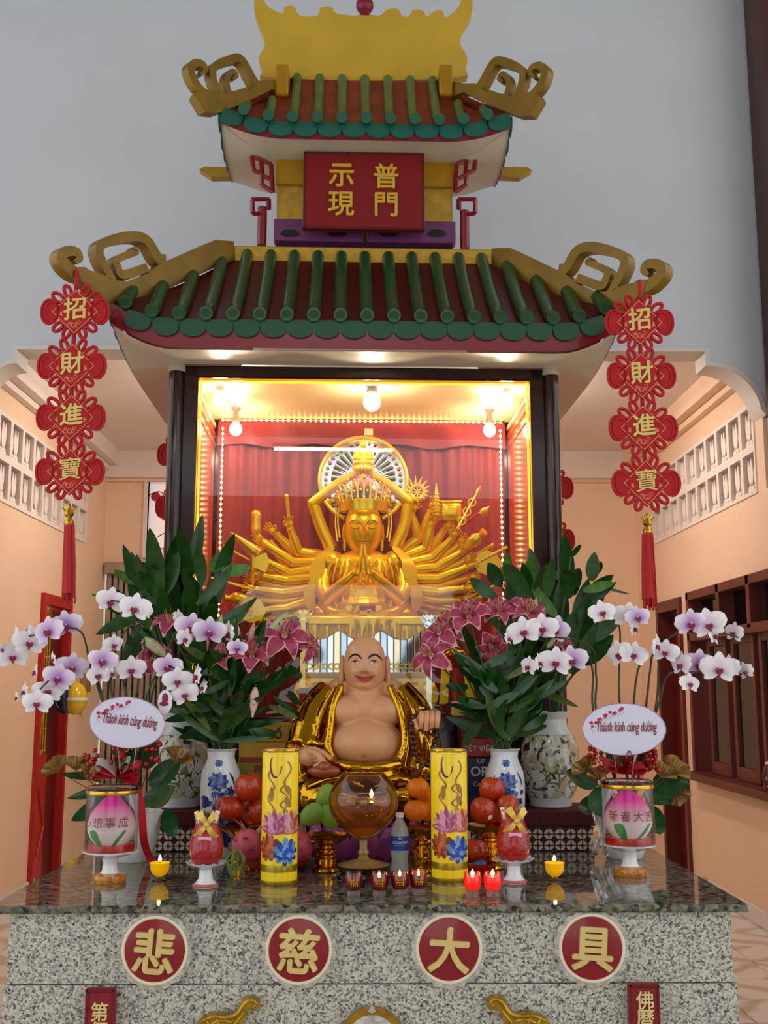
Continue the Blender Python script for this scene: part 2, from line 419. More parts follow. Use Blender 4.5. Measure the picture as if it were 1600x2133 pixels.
# the hall behind the viewer: wall with a doorway and a clerestory opening, unseen tubes added to brighten the back room
mb = MB(); hx0, hx1, hy = XL-2.0, XR+2.0, -5.0
for (x0, x1, z0, z1) in ((hx0, -2.0, 0, 3.15), (1.8, hx1, 0, 3.15), (hx0, hx1, 3.15, 4.45), (hx0, hx1, 5.4, 7.6)): mb.box(((x0+x1)/2, hy, (z0+z1)/2), (x1-x0, 0.2, z1-z0))
struct(mb, 'wall_hall', mat('hall_wall', '#8f8a84', 0.8))
for k_, (x_, y_) in enumerate(((-1.15, 8.3), (1.15, 8.3))):
    cl = thing('added_fill_light', (x_, y_, ZC), 'unseen white fill tubes added on the back ceiling to the %s of the shrine' % ('left', 'right')[k_], 'lamp', 'added back room fill lights')
    MB().cbox((0, 0, -0.03), (0.2, 1.24, 0.05), 0.01).build('housing', M_white, cl, False)
    for q_ in (-0.05, 0.05): MB().tube([(q_, -0.58, -0.075), (q_, 0.58, -0.075)], 0.016, 8).build('tube', mat('added_fill_glow', '#fff8f0', 0.4, emit=95.0, ec='#fff2e6'), cl)
# hall roof high above and a wooden post at the right of the arch wall
struct(MB().box(((XL+XR)/2, 2.0, HT+0.06), (11, 11, 0.12)), 'ceiling_hall', mat('hall_ceiling', '#8a8580', 0.8))
struct(MB().box((W(1583, 200, 7.0).x+0.16, 7.05, 5.3), (0.32, 0.3, 4.6)), 'trim_6', M_brown)
struct(MB().box((XL-0.95, 7.05, 3.8), (0.32, 0.3, 7.6)), 'trim_7', M_brown)
# baseboards
mbt = MB().cbox((0, 0, 0), (0.015, 0.39, 0.12), 0.002).mesh('baseboard_tile', mat('baseboard_white', '#e8e0d8', 0.2), False)
for nm, X, sg in (('baseboard_right', XR, -1), ('baseboard_left', XL, 1)):
    bo = struct(MB().box((X+sg*0.004, 6.9, 0.06), (0.008, 4.55, 0.12)), nm, M_grout)
    for j in range(11): link('baseboard_tile', mbt, bo, (X+sg*0.012, 4.85+j*0.395, 0.062))
# ---- window in the right wall
win = bpy.data.objects.new('window_1', None); col.objects.link(win); win.location = (XR, 8.0, RW[2]); tag(win, 'dark red wooden casement window with metal grille in the right wall', kind='structure')
y0, y1, z0, z1 = RW; tz = 2.06
def wbox(nm, a, b_, c, d, th, m, x=0.05): return wb(MB().cbox((XR+x, (a+b_)/2, (c+d)/2), (th, b_-a, d-c), 0.005), nm, m, win, False)
for nm, a, b_, c, d in (('head', y0, y1, z1-0.07, z1), ('sill', y0-0.05, y1+0.03, z0, z0+0.06), ('jamb', y0, y0+0.07, z0, z1), ('jamb', y1-0.07, y1, z0, z1), ('transom', y0, y1, tz-0.035, tz+0.035), ('mullion', 8.30, 8.37, tz, z1), ('mullion', 7.62, 7.69, tz, z1)):
    wbox(nm, a, b_, c, d, 0.16 if nm != 'sill' else 0.24, M_wood, 0.03 if nm != 'sill' else -0.0)
for (a, b_) in ((y0+0.07, 7.62), (7.69, 8.30), (8.37, y1-0.07)):
    wbox('pane', a, b_, tz+0.03, z1-0.06, 0.004, M_pane, 0.06)
for (a, b_) in ((8.42, 8.90), (7.80, 8.30), (7.10, 7.70)):       # casement sashes
    for nm, p, q, c, d in (('sash', a, a+0.06, z0+0.06, tz-0.03), ('sash', b_-0.06, b_, z0+0.06, tz-0.03), ('sash', a+0.06, b_-0.06, z0+0.06, z0+0.16), ('sash', a+0.06, b_-0.06, tz-0.09, tz-0.03)):
        wbox(nm, p, q, c, d, 0.05, M_wood, 0.05)
    wbox('pane', a+0.06, b_-0.06, z0+0.16, tz-0.09, 0.004, M_pane, 0.05)
g = MB(); gm = mat('grille_metal', '#4a3a2a', 0.4, metal=0.6); rg = random.Random(3)
for i in range(12): g.tube([(XR+0.13, 7.12+i*0.16, z0+0.05), (XR+0.13, 7.12+i*0.16, tz)], 0.006, 5)
for i in range(5): g.tube([(XR+0.13, y0+0.05, z0+0.2+i*0.22), (XR+0.13, y1-0.05, z0+0.2+i*0.22)], 0.006, 5)
for i in range(9):
    yy, zz = 7.2+i*0.2, z0+0.35+(i % 3)*0.3
    g.tube([(XR+0.13, yy+0.09*math.cos(a*0.5), zz+0.12*math.sin(a*0.5)) for a in range(13)], 0.005, 5)
wb(g, 'grille', gm, win)
struct(MB().box((XR+2.2, 8.2, 2.0), (0.1, 5, 4.4)), 'wall_outside', mat('neighbour_wall', '#b9c2b0', 0.8, var=0.1, scale=2))
# jar and yellow bundle on the window sill
jp = WX(1560, 1640, XR-0.05)
th = thing('candy_jar', (XR-0.04, 7.33, z0+0.06), 'glass jar of red and white sweets on the window sill', 'jar')
MB().shell([(0.05, 0.0), (0.075, 0.02), (0.085, 0.10), (0.07, 0.16), (0.06, 0.18)], 20).build('glass', mat_glass('jar_glass', '#f4f4f4', 0.02, 1.5), th)
c = MB(); rr_ = random.Random(5)
for i in range(60): c.ball((rr_.uniform(-0.045, 0.045), rr_.uniform(-0.045, 0.045), 0.02+rr_.random()*0.12), 0.016, 8, 5, i % 2)
c.build('sweets', [mat('sweet_red', '#b4161c', 0.25), mat('sweet_white', '#efe6dc', 0.3)], th)
MB().lathe([(0.062, 0.18), (0.064, 0.19), (0.03, 0.205), (0.0, 0.21)], 18).build('lid', M_white, th)
yb = MB(); 
for i in range(70):
    a = rr_.uniform(0, 6.28); h_ = rr_.random(); r_ = 0.075*math.sqrt(1-(h_*0.8)**2); yb.ball((r_*math.cos(a), r_*math.sin(a), 0.02+h_*0.15), 0.02, 8, 5)
tag(yb.build('knotted_bundle', mat('ochre_yarn', '#c89a3c', 0.8, var=0.25, scale=60)), 'ochre yellow knotted bundle beside the jar on the window sill', 'ornament').location = (XR-0.04, 7.13, z0+0.06)
# ---- door in the right wall
dr = bpy.data.objects.new('door_1', None); col.objects.link(dr); dr.location = (XR, 9.6, 0); tag(dr, 'dark maroon door with wooden frame in the right wall', kind='structure')
for nm, a, b_, c, d in (('frame', RD[0], RD[0]+0.07, 0, RD[3]), ('frame', RD[1]-0.07, RD[1], 0, RD[3]), ('frame', RD[0]+0.07, RD[1]-0.07, RD[3]-0.10, RD[3])):
    wb(MB().cbox((XR+0.07, (a+b_)/2, (c+d)/2), (0.2, b_-a, d-c), 0.004), nm, M_wood, dr, False)
for (a, b_) in ((RD[0]+0.07, 9.85), (9.86, RD[1]-0.07)):
    lf = wb(MB().cbox((XR+0.12, (a+b_)/2, 1.15), (0.04, b_-a, 2.30), 0.004), 'leaf', M_maroon, dr, False)
    for zc, hh in ((0.5, 0.7), (1.25, 0.6), (1.9, 0.5)): wb(MB().cbox((XR+0.098, (a+b_)/2, zc), (0.012, b_-a-0.12, hh), 0.005), 'panel', M_maroon, dr, False)
# ---- red metal door in the left wall
dl = bpy.data.objects.new('door_2', None); col.objects.link(dl); dl.location = (XL, 9.4, 0); tag(dl, 'bright red metal door with yellow grille in the left wall', kind='structure')
for nm, a, b_, c, d in (('frame', LD[0], LD[0]+0.05, 0, LD[3]), ('frame', LD[1]-0.05, LD[1], 0, LD[3]), ('frame', LD[0]+0.05, LD[1]-0.05, LD[3]-0.09, LD[3])):
    wb(MB().cbox((XL-0.06, (a+b_)/2, (c+d)/2), (0.2, b_-a, d-c), 0.004), nm, M_redmetal, dl, False)
wb(MB().cbox((XL-0.05, 9.58, 1.15), (0.04, 0.33, 2.30), 0.004), 'leaf', M_maroon, dl, False)
wb(MB().cbox((XL-0.03, 9.21, 0.55), (0.04, 0.36, 1.08), 0.004), 'lower_panel', M_redmetal, dl, False)
wb(MB().tube([(XL-0.005, 9.05, 0.05), (XL-0.005, 9.36, 0.5), (XL-0.005, 9.05, 1.0)], 0.012, 6), 'brace', M_redmetal, dl)
g = MB()
wb(MB().box((XL-0.06, 9.21, 1.7), (0.02, 0.36, 1.2)), 'mesh_panel', mat('door_dark', '#3a0c0c', 0.6), dl, False)
for i in range(6): g.tube([(XL-0.03, 9.05+i*0.065, 1.1), (XL-0.03, 9.05+i*0.065, 2.3)], 0.008, 6)
for z in (1.12, 1.3, 1.6, 1.9, 2.28): g.tube([(XL-0.03, 9.03, z), (XL-0.03, 9.40, z)], 0.008, 6)
g.tube([(XL-0.03, 9.1, 1.6), (XL-0.03, 9.25, 1.32), (XL-0.03, 9.38, 1.6)], 0.008, 6)
wb(g, 'grille', M_yellow, dl)
# ---- folding metal gate in the back wall
gt = bpy.data.objects.new('door_3', None); col.objects.link(gt); gt.location = (gx0, YB, 0); tag(gt, 'grey beige folding metal gate at the back left', kind='structure')
M_gate = mat('gate_steel', '#a89a86', 0.4, metal=0.3, var=0.08)
slat = MB().cbox((0, 0, gz/2-0.05), (0.045, 0.03, gz-0.14), 0.008).mesh('slat', M_gate, False)
for i in range(30): 
    o = link('slat', slat, gt, (0.04+i*0.06, 0.02+0.012*(i % 2), 0.02))
wb(MB().cbox(((gx0+gx1)/2, YB-0.02, gz-0.05), (gx1-gx0, 0.10, 0.12), 0.01), 'rail', M_gate, gt, False)
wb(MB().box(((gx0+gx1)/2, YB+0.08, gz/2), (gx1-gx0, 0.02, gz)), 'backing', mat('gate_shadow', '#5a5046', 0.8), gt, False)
# ---- stained window behind the shrine
sw = bpy.data.objects.new('window_2', None); col.objects.link(sw); sw.location = ((wx0+wx1)/2, YB, wz0); tag(sw, 'pale pink flowered window beside the dark shrine pillar', kind='structure')
wb(MB().box(((wx0+wx1)/2, YB+0.07, (wz0+wz1)/2), (wx1-wx0, 0.01, wz1-wz0)), 'pane', mat('frosted_pink', '#fdeeee', 0.4, emit=0.35, ec='#fff0f0'), sw, False)
g = MB()
for i in range(14):
    x, z = wx0+0.06+rg.random()*0.5, wz0+0.06+rg.random()*0.7
    g.tube([(x+0.09*math.cos(a), YB+0.06, z+0.07*math.sin(a)*math.cos(a*0.5)) for a in [q*0.6 for q in range(11)]], 0.005, 5, 0)
    if i % 3 == 0: g.ball((x, YB+0.06, z), (0.05, 0.005, 0.05), 10, 6, 0)
wb(g, 'flower_leading', mat('leading_red', '#b0262e', 0.5), sw)
for nm, a, b_, c, d in (('frame', wx0-0.04, wx0, wz0, wz1+0.03), ('frame', wx0, wx1, wz1, wz1+0.03), ('frame', wx0, wx1, wz0-0.04, wz0)):
    wb(MB().box(((a+b_)/2, YB+0.02, (c+d)/2), (b_-a, 0.09, d-c)), nm, M_white, sw, False)
# conduit pipes in the back left corner, switch boxes, hanging float
g = MB()
for px in (196, 201): 
    p = W(px, 1100, YB-0.03); g.tube([(p.x+0.02, YB-0.03, 0.3), (p.x+0.02, YB-0.03, 3.75)], 0.011, 6)
tag(wb(g, 'conduit_pipe', mat('conduit', '#c89a74', 0.5)), 'thin conduit pipes running up the back left corner', 'pipe')
p = WX(178, 1420, XL+0.03)
tag(wb(MB().cbox((XL+0.03, p.y, p.z), (0.06, 0.20, 0.19), 0.006), 'breaker_box', mat('brown_plastic', '#a07a4a', 0.45)), 'small brown electrical box on the wall behind the orchids', 'electrical box')
p = WX(172, 1468, XL+0.02)
tag(wb(MB().cbox((XL+0.02, p.y, p.z), (0.04, 0.12, 0.15), 0.006).cbox((XL+0.045, p.y, p.z), (0.02, 0.05, 0.07), 0.004), 'light_switch', mat('switch_white', '#e6dccc', 0.4)), 'white light switch below the brown box on the wall', 'switch')
p = WX(150, 1455, XL+0.16)
hb = thing('hanging_helmet', p, 'yellow and navy rounded helmet hanging on the left wall', 'helmet')
MB().ball((0.03, 0, 0), (0.10, 0.12, 0.14), 20, 14).build('shell', mat('helmet_yellow', '#e8c414', 0.15, coat=0.6), hb)
MB().ball((-0.05, 0, 0.01), (0.10, 0.125, 0.145), 20, 14).build('back_shell', mat('helmet_navy', '#141c50', 0.2, coat=0.5), hb)
s_ = MB(); s_.tube([(0.03+0.103*math.cos(a), -0.123*math.sin(a), -0.005) for a in [q*math.pi/8-0.3 for q in range(12)]], 0.014, 6, flat=0.3); s_.build('stripe', mat('helmet_white', '#e8e8e8', 0.3), hb)
MB().tube([(-0.02, 0, 0.14), (-0.04, 0, 0.22), (-0.1, 0, 0.26)], 0.004, 5).build('strap', mat('black_strap', '#181414', 0.6), hb)
# fluorescent tube of the hall (its reflection shows in the shrine glass)
tl = thing('tube_light', (-0.12, 0.30, 4.02), 'white fluorescent tube light hanging in the hall', 'lamp')
MB().tube([(-0.6, 0, 0), (0.6, 0, 0)], 0.016, 10).build('tube', mat('tube_glow', '#ffffff', 0.4, emit=28.0), tl)
MB().cbox((0, 0, 0.04), (1.24, 0.05, 0.04), 0.005).build('housing', M_white, tl, False)
for sx in (-0.4, 0.4): MB().tube([(sx, 0, 0.06), (sx, 0, 3.5)], 0.004, 5).build('rod', M_white, tl)
# ================================================================ SHRINE
SH = T4((W(760, 1000, 5.45).x, 5.45, 0)) @ RZ(R(1.5))
def S(px, py, y): return W(px, py, y, SH)
M_gold_p = mat('gold_paint', '#b48418', 0.34, metal=0.35, var=0.10, scale=9)
M_gold_d = mat('gold_paint_worn', '#80600f', 0.42, metal=0.3, var=0.14, scale=9)
M_green = mat('green_enamel', '#1d4a26', 0.28, coat=0.4, var=0.12, scale=10)
M_teal = mat('teal_enamel', '#17584a', 0.2, coat=0.5, var=0.08)
M_olive = mat('olive_tile', '#5d7038', 0.4, var=0.12, scale=14)
M_red = mat('roof_red', '#5c0e10', 0.35, var=0.1, scale=6)
M_redorange = mat('roof_rust', '#8a3620', 0.45, var=0.25, scale=9)
M_crim = mat('crimson_fascia', '#7a0a1c', 0.3, coat=0.3)
M_cream = mat('soffit_cream', '#cfc6ae', 0.35, var=0.06, scale=3)
M_plum = mat('plum_paint', '#683260', 0.3, coat=0.2, var=0.1)
M_bright_gold = mat('gold_leaf_panel', '#caa040', 0.3, metal=0.6, var=0.15, scale=20)
M_case_cream = mat('case_ceiling', '#e9d7a0', 0.4)
M_orange = mat('case_side_orange', '#c4401c', 0.25, coat=0.3)
M_ledgold = mat('led_strip', '#ffb838', 0.4, emit=3.0, ec='#ffa820')
shrine = thing('shrine', SH.translation, 'tall temple shrine with two green and red tiled roofs and glass front', 'shrine', rz=R(1.5))
def sp(mb, name, mats, parent=None, smooth=True, ang=35): return mb.build(name, mats, parent or shrine, smooth, ang)
hw = 1.014; zso = S(760, 766, 0).z; zgt = S(760, 793, 0.02).z; gw = 0.861; zfl = 1.50; cdp = 0.92
# --- case
case = sp(MB().box((0, cdp+0.06, (zfl+zso)/2), (2*hw-0.06, 0.04, zso-zfl)).box((0, cdp/2+0.04, zso-0.01), (2*hw-0.05, cdp+0.06, 0.02)), 'case_back', M_dkwood, None, False)
sp(MB().box((0, 0.50, zgt+0.015), (2*gw+0.1, cdp-0.10, 0.02)), 'case_ceiling', M_case_cream, None, False)
sp(MB().box((0, 0.45, zfl-0.03), (2*hw-0.06, cdp+0.1, 0.06)).box((0, 0.5, (zfl-0.06+0.95)/2), (2*hw-0.1, cdp, zfl-0.06-0.95)), 'case_base', M_dkwood, None, False)
for sx in (-1, 1):
    sp(MB().box((sx*(gw+0.035), cdp/2+0.06, (zfl+zgt)/2), (0.02, cdp-0.08, zgt-zfl)), 'side_panel', M_orange, None, False)
    for zc in (zgt-0.03, zgt-0.09, zgt-0.15): sp(MB().box((sx*(gw+0.022), cdp/2+0.05, zc), (0.008, cdp-0.06, 0.02)), 'side_moulding', M_case_cream if zc > zgt-0.05 else M_orange, None, False)
    q = sp(MB().lathe([(0.040, zfl-0.5), (0.040, zso-0.035)], 20, (sx*(hw-0.04), 0.0, 0)), 'pillar', M_dkwood)
    sp(MB().lathe([(0.044, zso-0.036), (0.046, zso-0.03), (0.044, zso)], 20, (sx*(hw-0.04), 0.0, 0)), 'capital', mat('capital_ivory', '#b9ae90', 0.5), q)
    sp(MB().cbox((sx*(gw+0.04), 0.02, (zfl+zso)/2-0.2), (0.076, 0.06, zso-zfl+0.4), 0.006), 'front_stile', M_dkwood, None, False)
    sp(MB().box((sx*(gw-0.006), 0.045, (zfl+zgt)/2), (0.009, 0.012, zgt-zfl)), 'led_strip', M_ledgold, None, False)
sp(MB().cbox((0, 0.02, (zgt+zso)/2), (2*gw+0.15, 0.06, zso-zgt), 0.006), 'front_rail', M_dkwood, None, False)
sp(MB().box((0, 0.045, zgt-0.006), (2*gw, 0.012, 0.008)), 'led_strip', M_ledgold, None, False)
sp(MB().box((0, 0.055, (zfl+zgt)/2), (2*gw, 0.006, zgt-zfl)), 'glass_pane', mat_glass('case_glass', '#ffffff', 0.0, 1.0, 1.48), None, False)
# fairy light string inside the case
def fairy(pts, label):
    th = thing('fairy_lights', SH @ Vector(pts[0]), label, 'lights', 'fairy light strings in the shrine', R(1.5))
    P = [SH.to_3x3().inverted() @ ((SH @ Vector(p)) - (SH @ Vector(pts[0]))) for p in pts]
    mb = MB(); L_ = MB(); tot = sum((P[i+1]-P[i]).length for i in range(len(P)-1)); n = int(tot/0.032)
    Q = fit(P, n+1)
    for q in Q: mb.ball(q, 0.0075, 8, 5)
    L_.tube(P, 0.003, 5); L_.build('wire', M_case_cream, th); o = mb.build('bulb', mat('fairy_glow', '#fff0c0', 0.4, emit=14.0, ec='#ffd890'), th); o['kind'] = 'stuff'
xb = gw-0.03
fairy([(-xb, cdp-0.075, zgt-0.012), (xb, cdp-0.075, zgt-0.012)], 'row of small warm lights along the top of the red curtain')
fairy([(-xb, cdp-0.06, zgt-0.06), (-xb, cdp-0.06, zfl+0.2)], 'vertical row of small warm lights at the left edge of the curtain')
fairy([(xb, cdp-0.06, zgt-0.06), (xb, cdp-0.06, zfl+0.2)], 'vertical row of small warm lights at the right edge of the curtain')
# light bulbs
M_bulb = mat('bulb_glow', '#fff6e0', 0.4, emit=125.0, ec='#fff0d2'); M_sock = mat('socket_grey', '#8a8478', 0.5)
for (px, py, yy, r_, lab) in ((458, 830, 0.16, 0.036, 'glowing light bulb at the front left of the case ceiling'), (1056, 833, 0.16, 0.036, 'glowing light bulb at the front right of the case ceiling'), (775, 838, 0.12, 0.046, 'largest glowing bulb in the middle of the case ceiling'), (491, 894, 0.62, 0.036, 'glowing light bulb over the left of the curtain'), (1020, 896, 0.62, 0.036, 'glowing light bulb over the right of the curtain')):
    p = S(px, py, yy); zt = zgt+0.006-p.z
    th = thing('light_bulb', SH @ p, lab, 'light bulb', 'bulbs in the shrine ceiling')
    MB().ball((0, 0, 0), (r_, r_, r_*1.08), 14, 9).build('bulb', M_bulb, th)
    MB().lathe([(r_*0.62, r_*0.95), (r_*0.66, r_*1.5), (r_*0.5, r_*1.9), (r_*0.42, zt*0.8), (r_*0.9, zt)], 16).build('socket', M_sock, th)
# curtain
cu = MB()
def cf(u, v):
    x = -gw+u*2*gw; z = zfl+(zgt-zfl+0.003)*v
    return Vector((x, cdp-0.0+0.020*math.sin(u*58+1.1*math.sin(v*2.1+u*9))*(0.45+0.55*(1-v))+0.008*math.sin(u*131), z))
cu.grid(cf, 260, 16)
def cf2(u, v):
    x = -gw+u*2*gw; z = zgt-0.16+0.163*v+0.012*math.sin(u*23)*(1-v)
    return Vector((x, cdp-0.045+0.012*math.sin(u*36+v*2), z))
cu.grid(cf2, 160, 8)
M_curtain = mat('velvet_red', '#7c0610', 0.6, var=0.12, scale=3, sheen=0.5)
tag(cu.build('curtain', M_curtain), 'pleated red velvet curtain hanging behind the gold statue', 'curtain').matrix_basis = SH
# --- lower roof
NT, SP_ = 9, 0.128
EX, EY, RX_, RY_ = 1.215, -0.45, 0.735, 0.15
ze = S(760, 668, EY).z; zr = S(760, 545, RY_).z; BY = 1.72
def lift(x, e=EX, a=0.74, h=0.085): 
    q = max(0.0, (abs(x)/e-a)/(1-a)); return h*q**2.2
def deck(u, v):          # u -1..1 along eave, v 0 eave .. 1 ridge
    xe = u*EX; xr = u*RX_; x = xe+(xr-xe)*v
    z = ze+(zr-ze)*v+lift(xe)*(1-v)**2-0.02*math.sin(math.pi*v)
    return Vector((x, EY+(RY_-EY)*v, z))
mb = MB(); mb.grid(lambda a, b_: deck(a*2-1, b_), 41, 9)
mb.grid(lambda a, b_: deck(a*2-1, b_)-Vector((0, -0.01, 0.03)), 41, 9)
roof1 = sp(mb, 'lower_roof', M_red)
for sx in (-1, 1):      # side slopes going back to the wall
    mb = MB()
    def sf(a, b_, sx=sx):
        y = EY+(BY-EY)*a; yl = max(0.0, 1-(y-EY)/0.75)
        y2 = y+(RY_-EY)*b_*max(0, 1-a*1.2)
        return Vector((sx*(EX+(RX_-EX)*b_), y2, ze+(zr-ze)*b_+0.085*yl**2.2*(1-b_)**2-0.06*math.sin(math.pi*b_)))
    mb.grid(sf, 21, 7); sp(mb, 'side_slope', M_red, roof1)
# fascia (front and sides) and soffit
fh = 0.125
def fas(u): x = u*EX; return Vector((x*1.004, EY-0.012, ze-0.02+lift(x)))
mb = MB()
def fgrid(a, b_): 
    p = fas(a*2-1); return p+Vector((0, -0.004+0.012*b_, -fh*b_*(1-0.25*max(0, abs(a*2-1)-0.8)/0.2)))
mb.grid(fgrid, 49, 4)
for sx in (-1, 1):
    def sgrid(a, b_, sx=sx):
        y = EY-0.012+(BY-EY)*a; yl = max(0.0, 1-(y-EY)/0.75); return Vector((sx*EX*1.004, y, ze-0.03+0.085*min(1, yl)**2.2-fh*b_*0.75))
    mb.grid(sgrid, 25, 4)
sp(mb, 'fascia', M_crim, roof1)
mb = MB()
def sof(a, b_):          # front soffit from fascia bottom to case front
    u = a*2-1; x = u*EX; q = max(0, abs(u)-0.8)/0.2
    p0 = Vector((x, EY, ze-0.03+lift(x)-fh*(1-0.25*q))); p1 = Vector((max(-hw, min(hw, x)), -0.03, zso)); 
    p = p0.lerp(p1, b_); p.z = p0.z+(zso-p0.z)*(1-(1-b_)**2.5); return p
mb.grid(sof, 49, 9)
for sx in (-1, 1):
    def sofs(a, b_, sx=sx):
        y = EY+(BY-EY)*a; yl = min(1, max(0.0, 1-(y-EY)/0.75)); p0 = Vector((sx*EX, y, ze-0.03+0.085*yl**2.2-fh*0.75)); p1 = Vector((sx*(hw-0.03), max(-0.03, y), zso))
        p = p0.lerp(p1, b_); p.z = p0.z+(zso-p0.z)*(1-(1-b_)**2.5); return p
    mb.grid(sofs, 25, 9)
sp(mb, 'soffit', M_cream, roof1)
# ridge band
sp(MB().cbox((0, RY_+0.03, zr+0.02), (2*RX_+0.02, 0.07, 0.12), 0.006), 'ridge_band', M_bright_gold, roof1, False)
# roof tubes
def tube_on(dk, x, v1, r, n=12, vend=0.0, lift_=0.028):
    pts = []
    for i in range(9):
        v = vend+(v1-vend)*i/8; 
        # find u so that deck x equals x
        e0 = dk(1, v).x; u = max(-1, min(1, x/e0)); p = dk(u, v); p.x = x; p.z += lift_; pts.append(p)
    d = (pts[0]-pts[1]).normalized(); pts.insert(0, pts[0]+Vector((0, -0.055, d.z*0.03)))
    mb = MB(); mb.tube(pts, r, n); mb.ball(pts[-1], r*1.0, n, 6)
    mb.tube([pts[0]+d*0.001, pts[0]+d*0.006], r*0.72, n)
    return mb
for i in range(-NT, NT+1):
    x = i*SP_; v1 = 1.0
    if abs(x) > RX_-0.06: v1 = max(0.2, 1-(abs(x)-RX_+0.03)/(EX-RX_+0.03))
    sp(tube_on(deck, x, v1, 0.033), 'roof_tube', M_green, roof1)
# scallops below the tube ends (shared mesh)
def scallop(w, h):
    o2 = [(-w/2, 0.02), (-w/2, -h*0.25)]+[(w/2*math.sin(a), -h*0.25-h*0.75*math.cos(a)**0.8) for a in [(-1+2*k/10)*math.pi/2*0.999 for k in range(1, 10)]]+[(w/2, -h*0.25), (w/2, 0.02)]
    return MB().prism(o2, 0.016)
sc = scallop(SP_*0.99, 0.068).mesh('eave_scallop', M_teal_g := mat('scallop_green', '#184a30', 0.3, coat=0.4), False)
for i in range(-10, 10):
    x = (i+0.5)*SP_; 
    if abs(x) > EX: continue
    a = math.atan((lift(x+0.05)-lift(x-0.05))/0.1)
    link('eave_scallop', sc, roof1, (x, EY-0.022, ze-0.030+lift(x)), (0, -a, 0))
for sx in (-1, 1):
    for j in range(16): 
        y = EY+0.05+j*SP_; yl = max(0.0, 1-(y-EY)/0.75); link('eave_scallop', sc, roof1, (sx*(EX+0.012), y, ze-0.03+0.085*min(1, yl)**2.2), (0, 0, sx*math.pi/2))
# horns: outline traced, put on the vertical plane through the hip line
def horn(body, scroll, curl, p0, p1, th, mats, parent, mirror=False, ws=(1, 1)):
    d = (p1-p0); d.z = 0; d.normalize(); nrm = Vector((-d.y, d.x, 0)); 
    if nrm.y > 0: nrm = -nrm
    def loc(px, py):
        w = WP(px, py, p0, nrm, SH) - p0; return (w.dot(d), w.z)
    M = Matrix(((d.x, -nrm.x, 0, p0.x), (d.y, -nrm.y, 0, p0.y), (0, 0, 1, p0.z), (0, 0, 0, 1)))
    k = 2250/5.1
    h = sp(MB().prism([loc(*q) for q in body], th, M=M), 'horn', mats, parent, True, 30)
    sp(MB().ribbon([loc(*q) for q in scroll], [w/k for w in ws[0]], th*0.92, M=M, seg=36), 'fret_scroll', mats, h, True, 30)
    sp(MB().ribbon([loc(*q) for q in curl], [w/k for w in ws[1]], th*0.92, M=M, seg=30), 'curl', mats, h, True, 30)
    return h
hb_ = [(478, 506), (440, 503), (400, 520), (345, 545), (330, 548), (300, 572), (255, 590), (222, 585), (190, 575), (168, 560), (150, 560), (158, 585), (185, 610), (205, 622), (222, 640), (262, 640), (310, 622), (352, 600), (400, 578), (440, 560), (480, 545)]
hs_ = [(338, 545), (322, 540), (300, 505), (270, 495), (225, 503), (200, 518), (205, 545), (228, 588), (232, 592)]
hs2_ = [(300, 560), (250, 575), (238, 558), (236, 545), (262, 532), (278, 528), (272, 518)]
hc_ = [(225, 590), (190, 580), (150, 572), (122, 545), (128, 528), (152, 528), (158, 542), (148, 548)]
wsc, wcu = [26, 26, 24, 22, 20, 20, 20, 18, 12], [16, 22, 26, 24, 22, 20, 16, 8]
def mirror_px(L_, c=760, dy=0): return [(2*c-x-0, y+dy) for x, y in L_]
pL0, pL1 = Vector((-RX_, RY_, zr)), Vector((-EX-0.05, EY, ze+0.2))
hl = horn(hb_, hs_, hc_, pL0, pL1, 0.07, M_gold_d, roof1, ws=(wsc, wcu))
def fret2(pts, p0, p1, parent, w, th, M_):
    d = (p1-p0); d.z = 0; d.normalize(); nrm = Vector((-d.y, d.x, 0))
    if nrm.y > 0: nrm = -nrm
    def loc(px, py): q = WP(px, py, p0, nrm, SH)-p0; return (q.dot(d), q.z)
    M = Matrix(((d.x, -nrm.x, 0, p0.x), (d.y, -nrm.y, 0, p0.y), (0, 0, 1, p0.z), (0, 0, 0, 1)))
    sp(MB().ribbon([loc(*q) for q in pts], [x/441 for x in w], th, M=M, seg=30), 'inner_scroll', M_, parent, True, 30)
fret2(hs2_, pL0, pL1, hl, [20, 20, 18, 16, 15, 12, 8], 0.06, M_gold_d)
pR0, pR1 = Vector((RX_, RY_, zr)), Vector((EX+0.05, EY, ze+0.2))
def mr(L_): return [(1500-x*0.985+(4), y+6+(760-x)*0.033) for x, y in L_]
hr = horn(mr(hb_), mr(hs_), mr(hc_), pR0, pR1, 0.07, M_gold_d, roof1, ws=(wsc, wcu))
fret2(mr(hs2_), pR0, pR1, hr, [20, 20, 18, 16, 15, 12, 8], 0.06, M_gold_d)
# --- upper house
HY = 0.22; hx = 0.49; zh0 = S(760, 512, HY).z; zh1 = S(760, 340, HY).z
zp = S(760, 467, HY).z; zg = S(760, 390, HY).z
house = sp(MB().box((0, HY+0.3, (zp+zh1)/2), (2*hx, 0.6, zh1-zp+0.06)), 'upper_house', M_bright_gold, None, False)
sp(MB().box((0, HY-0.012, (zg+zh1)/2), (2*hx+0.01, 0.025, zh1-zg)), 'gold_band', M_gold_p, house, False)
mb = MB(); mb.cbox((-hx/2-0.01, HY-0.02, (zh0+zp)/2), (hx+0.0, 0.07, zp-zh0), 0.004); mb.cbox((hx/2+0.01, HY-0.02, (zh0+zp)/2), (hx+0.0, 0.07, zp-zh0), 0.004)
base = sp(mb, 'plum_base', M_plum, house, False)
sp(MB().box((0, HY+0.3, zh0-0.15), (2*hx, 0.56, 0.34)), 'plinth', M_plum, house, False)
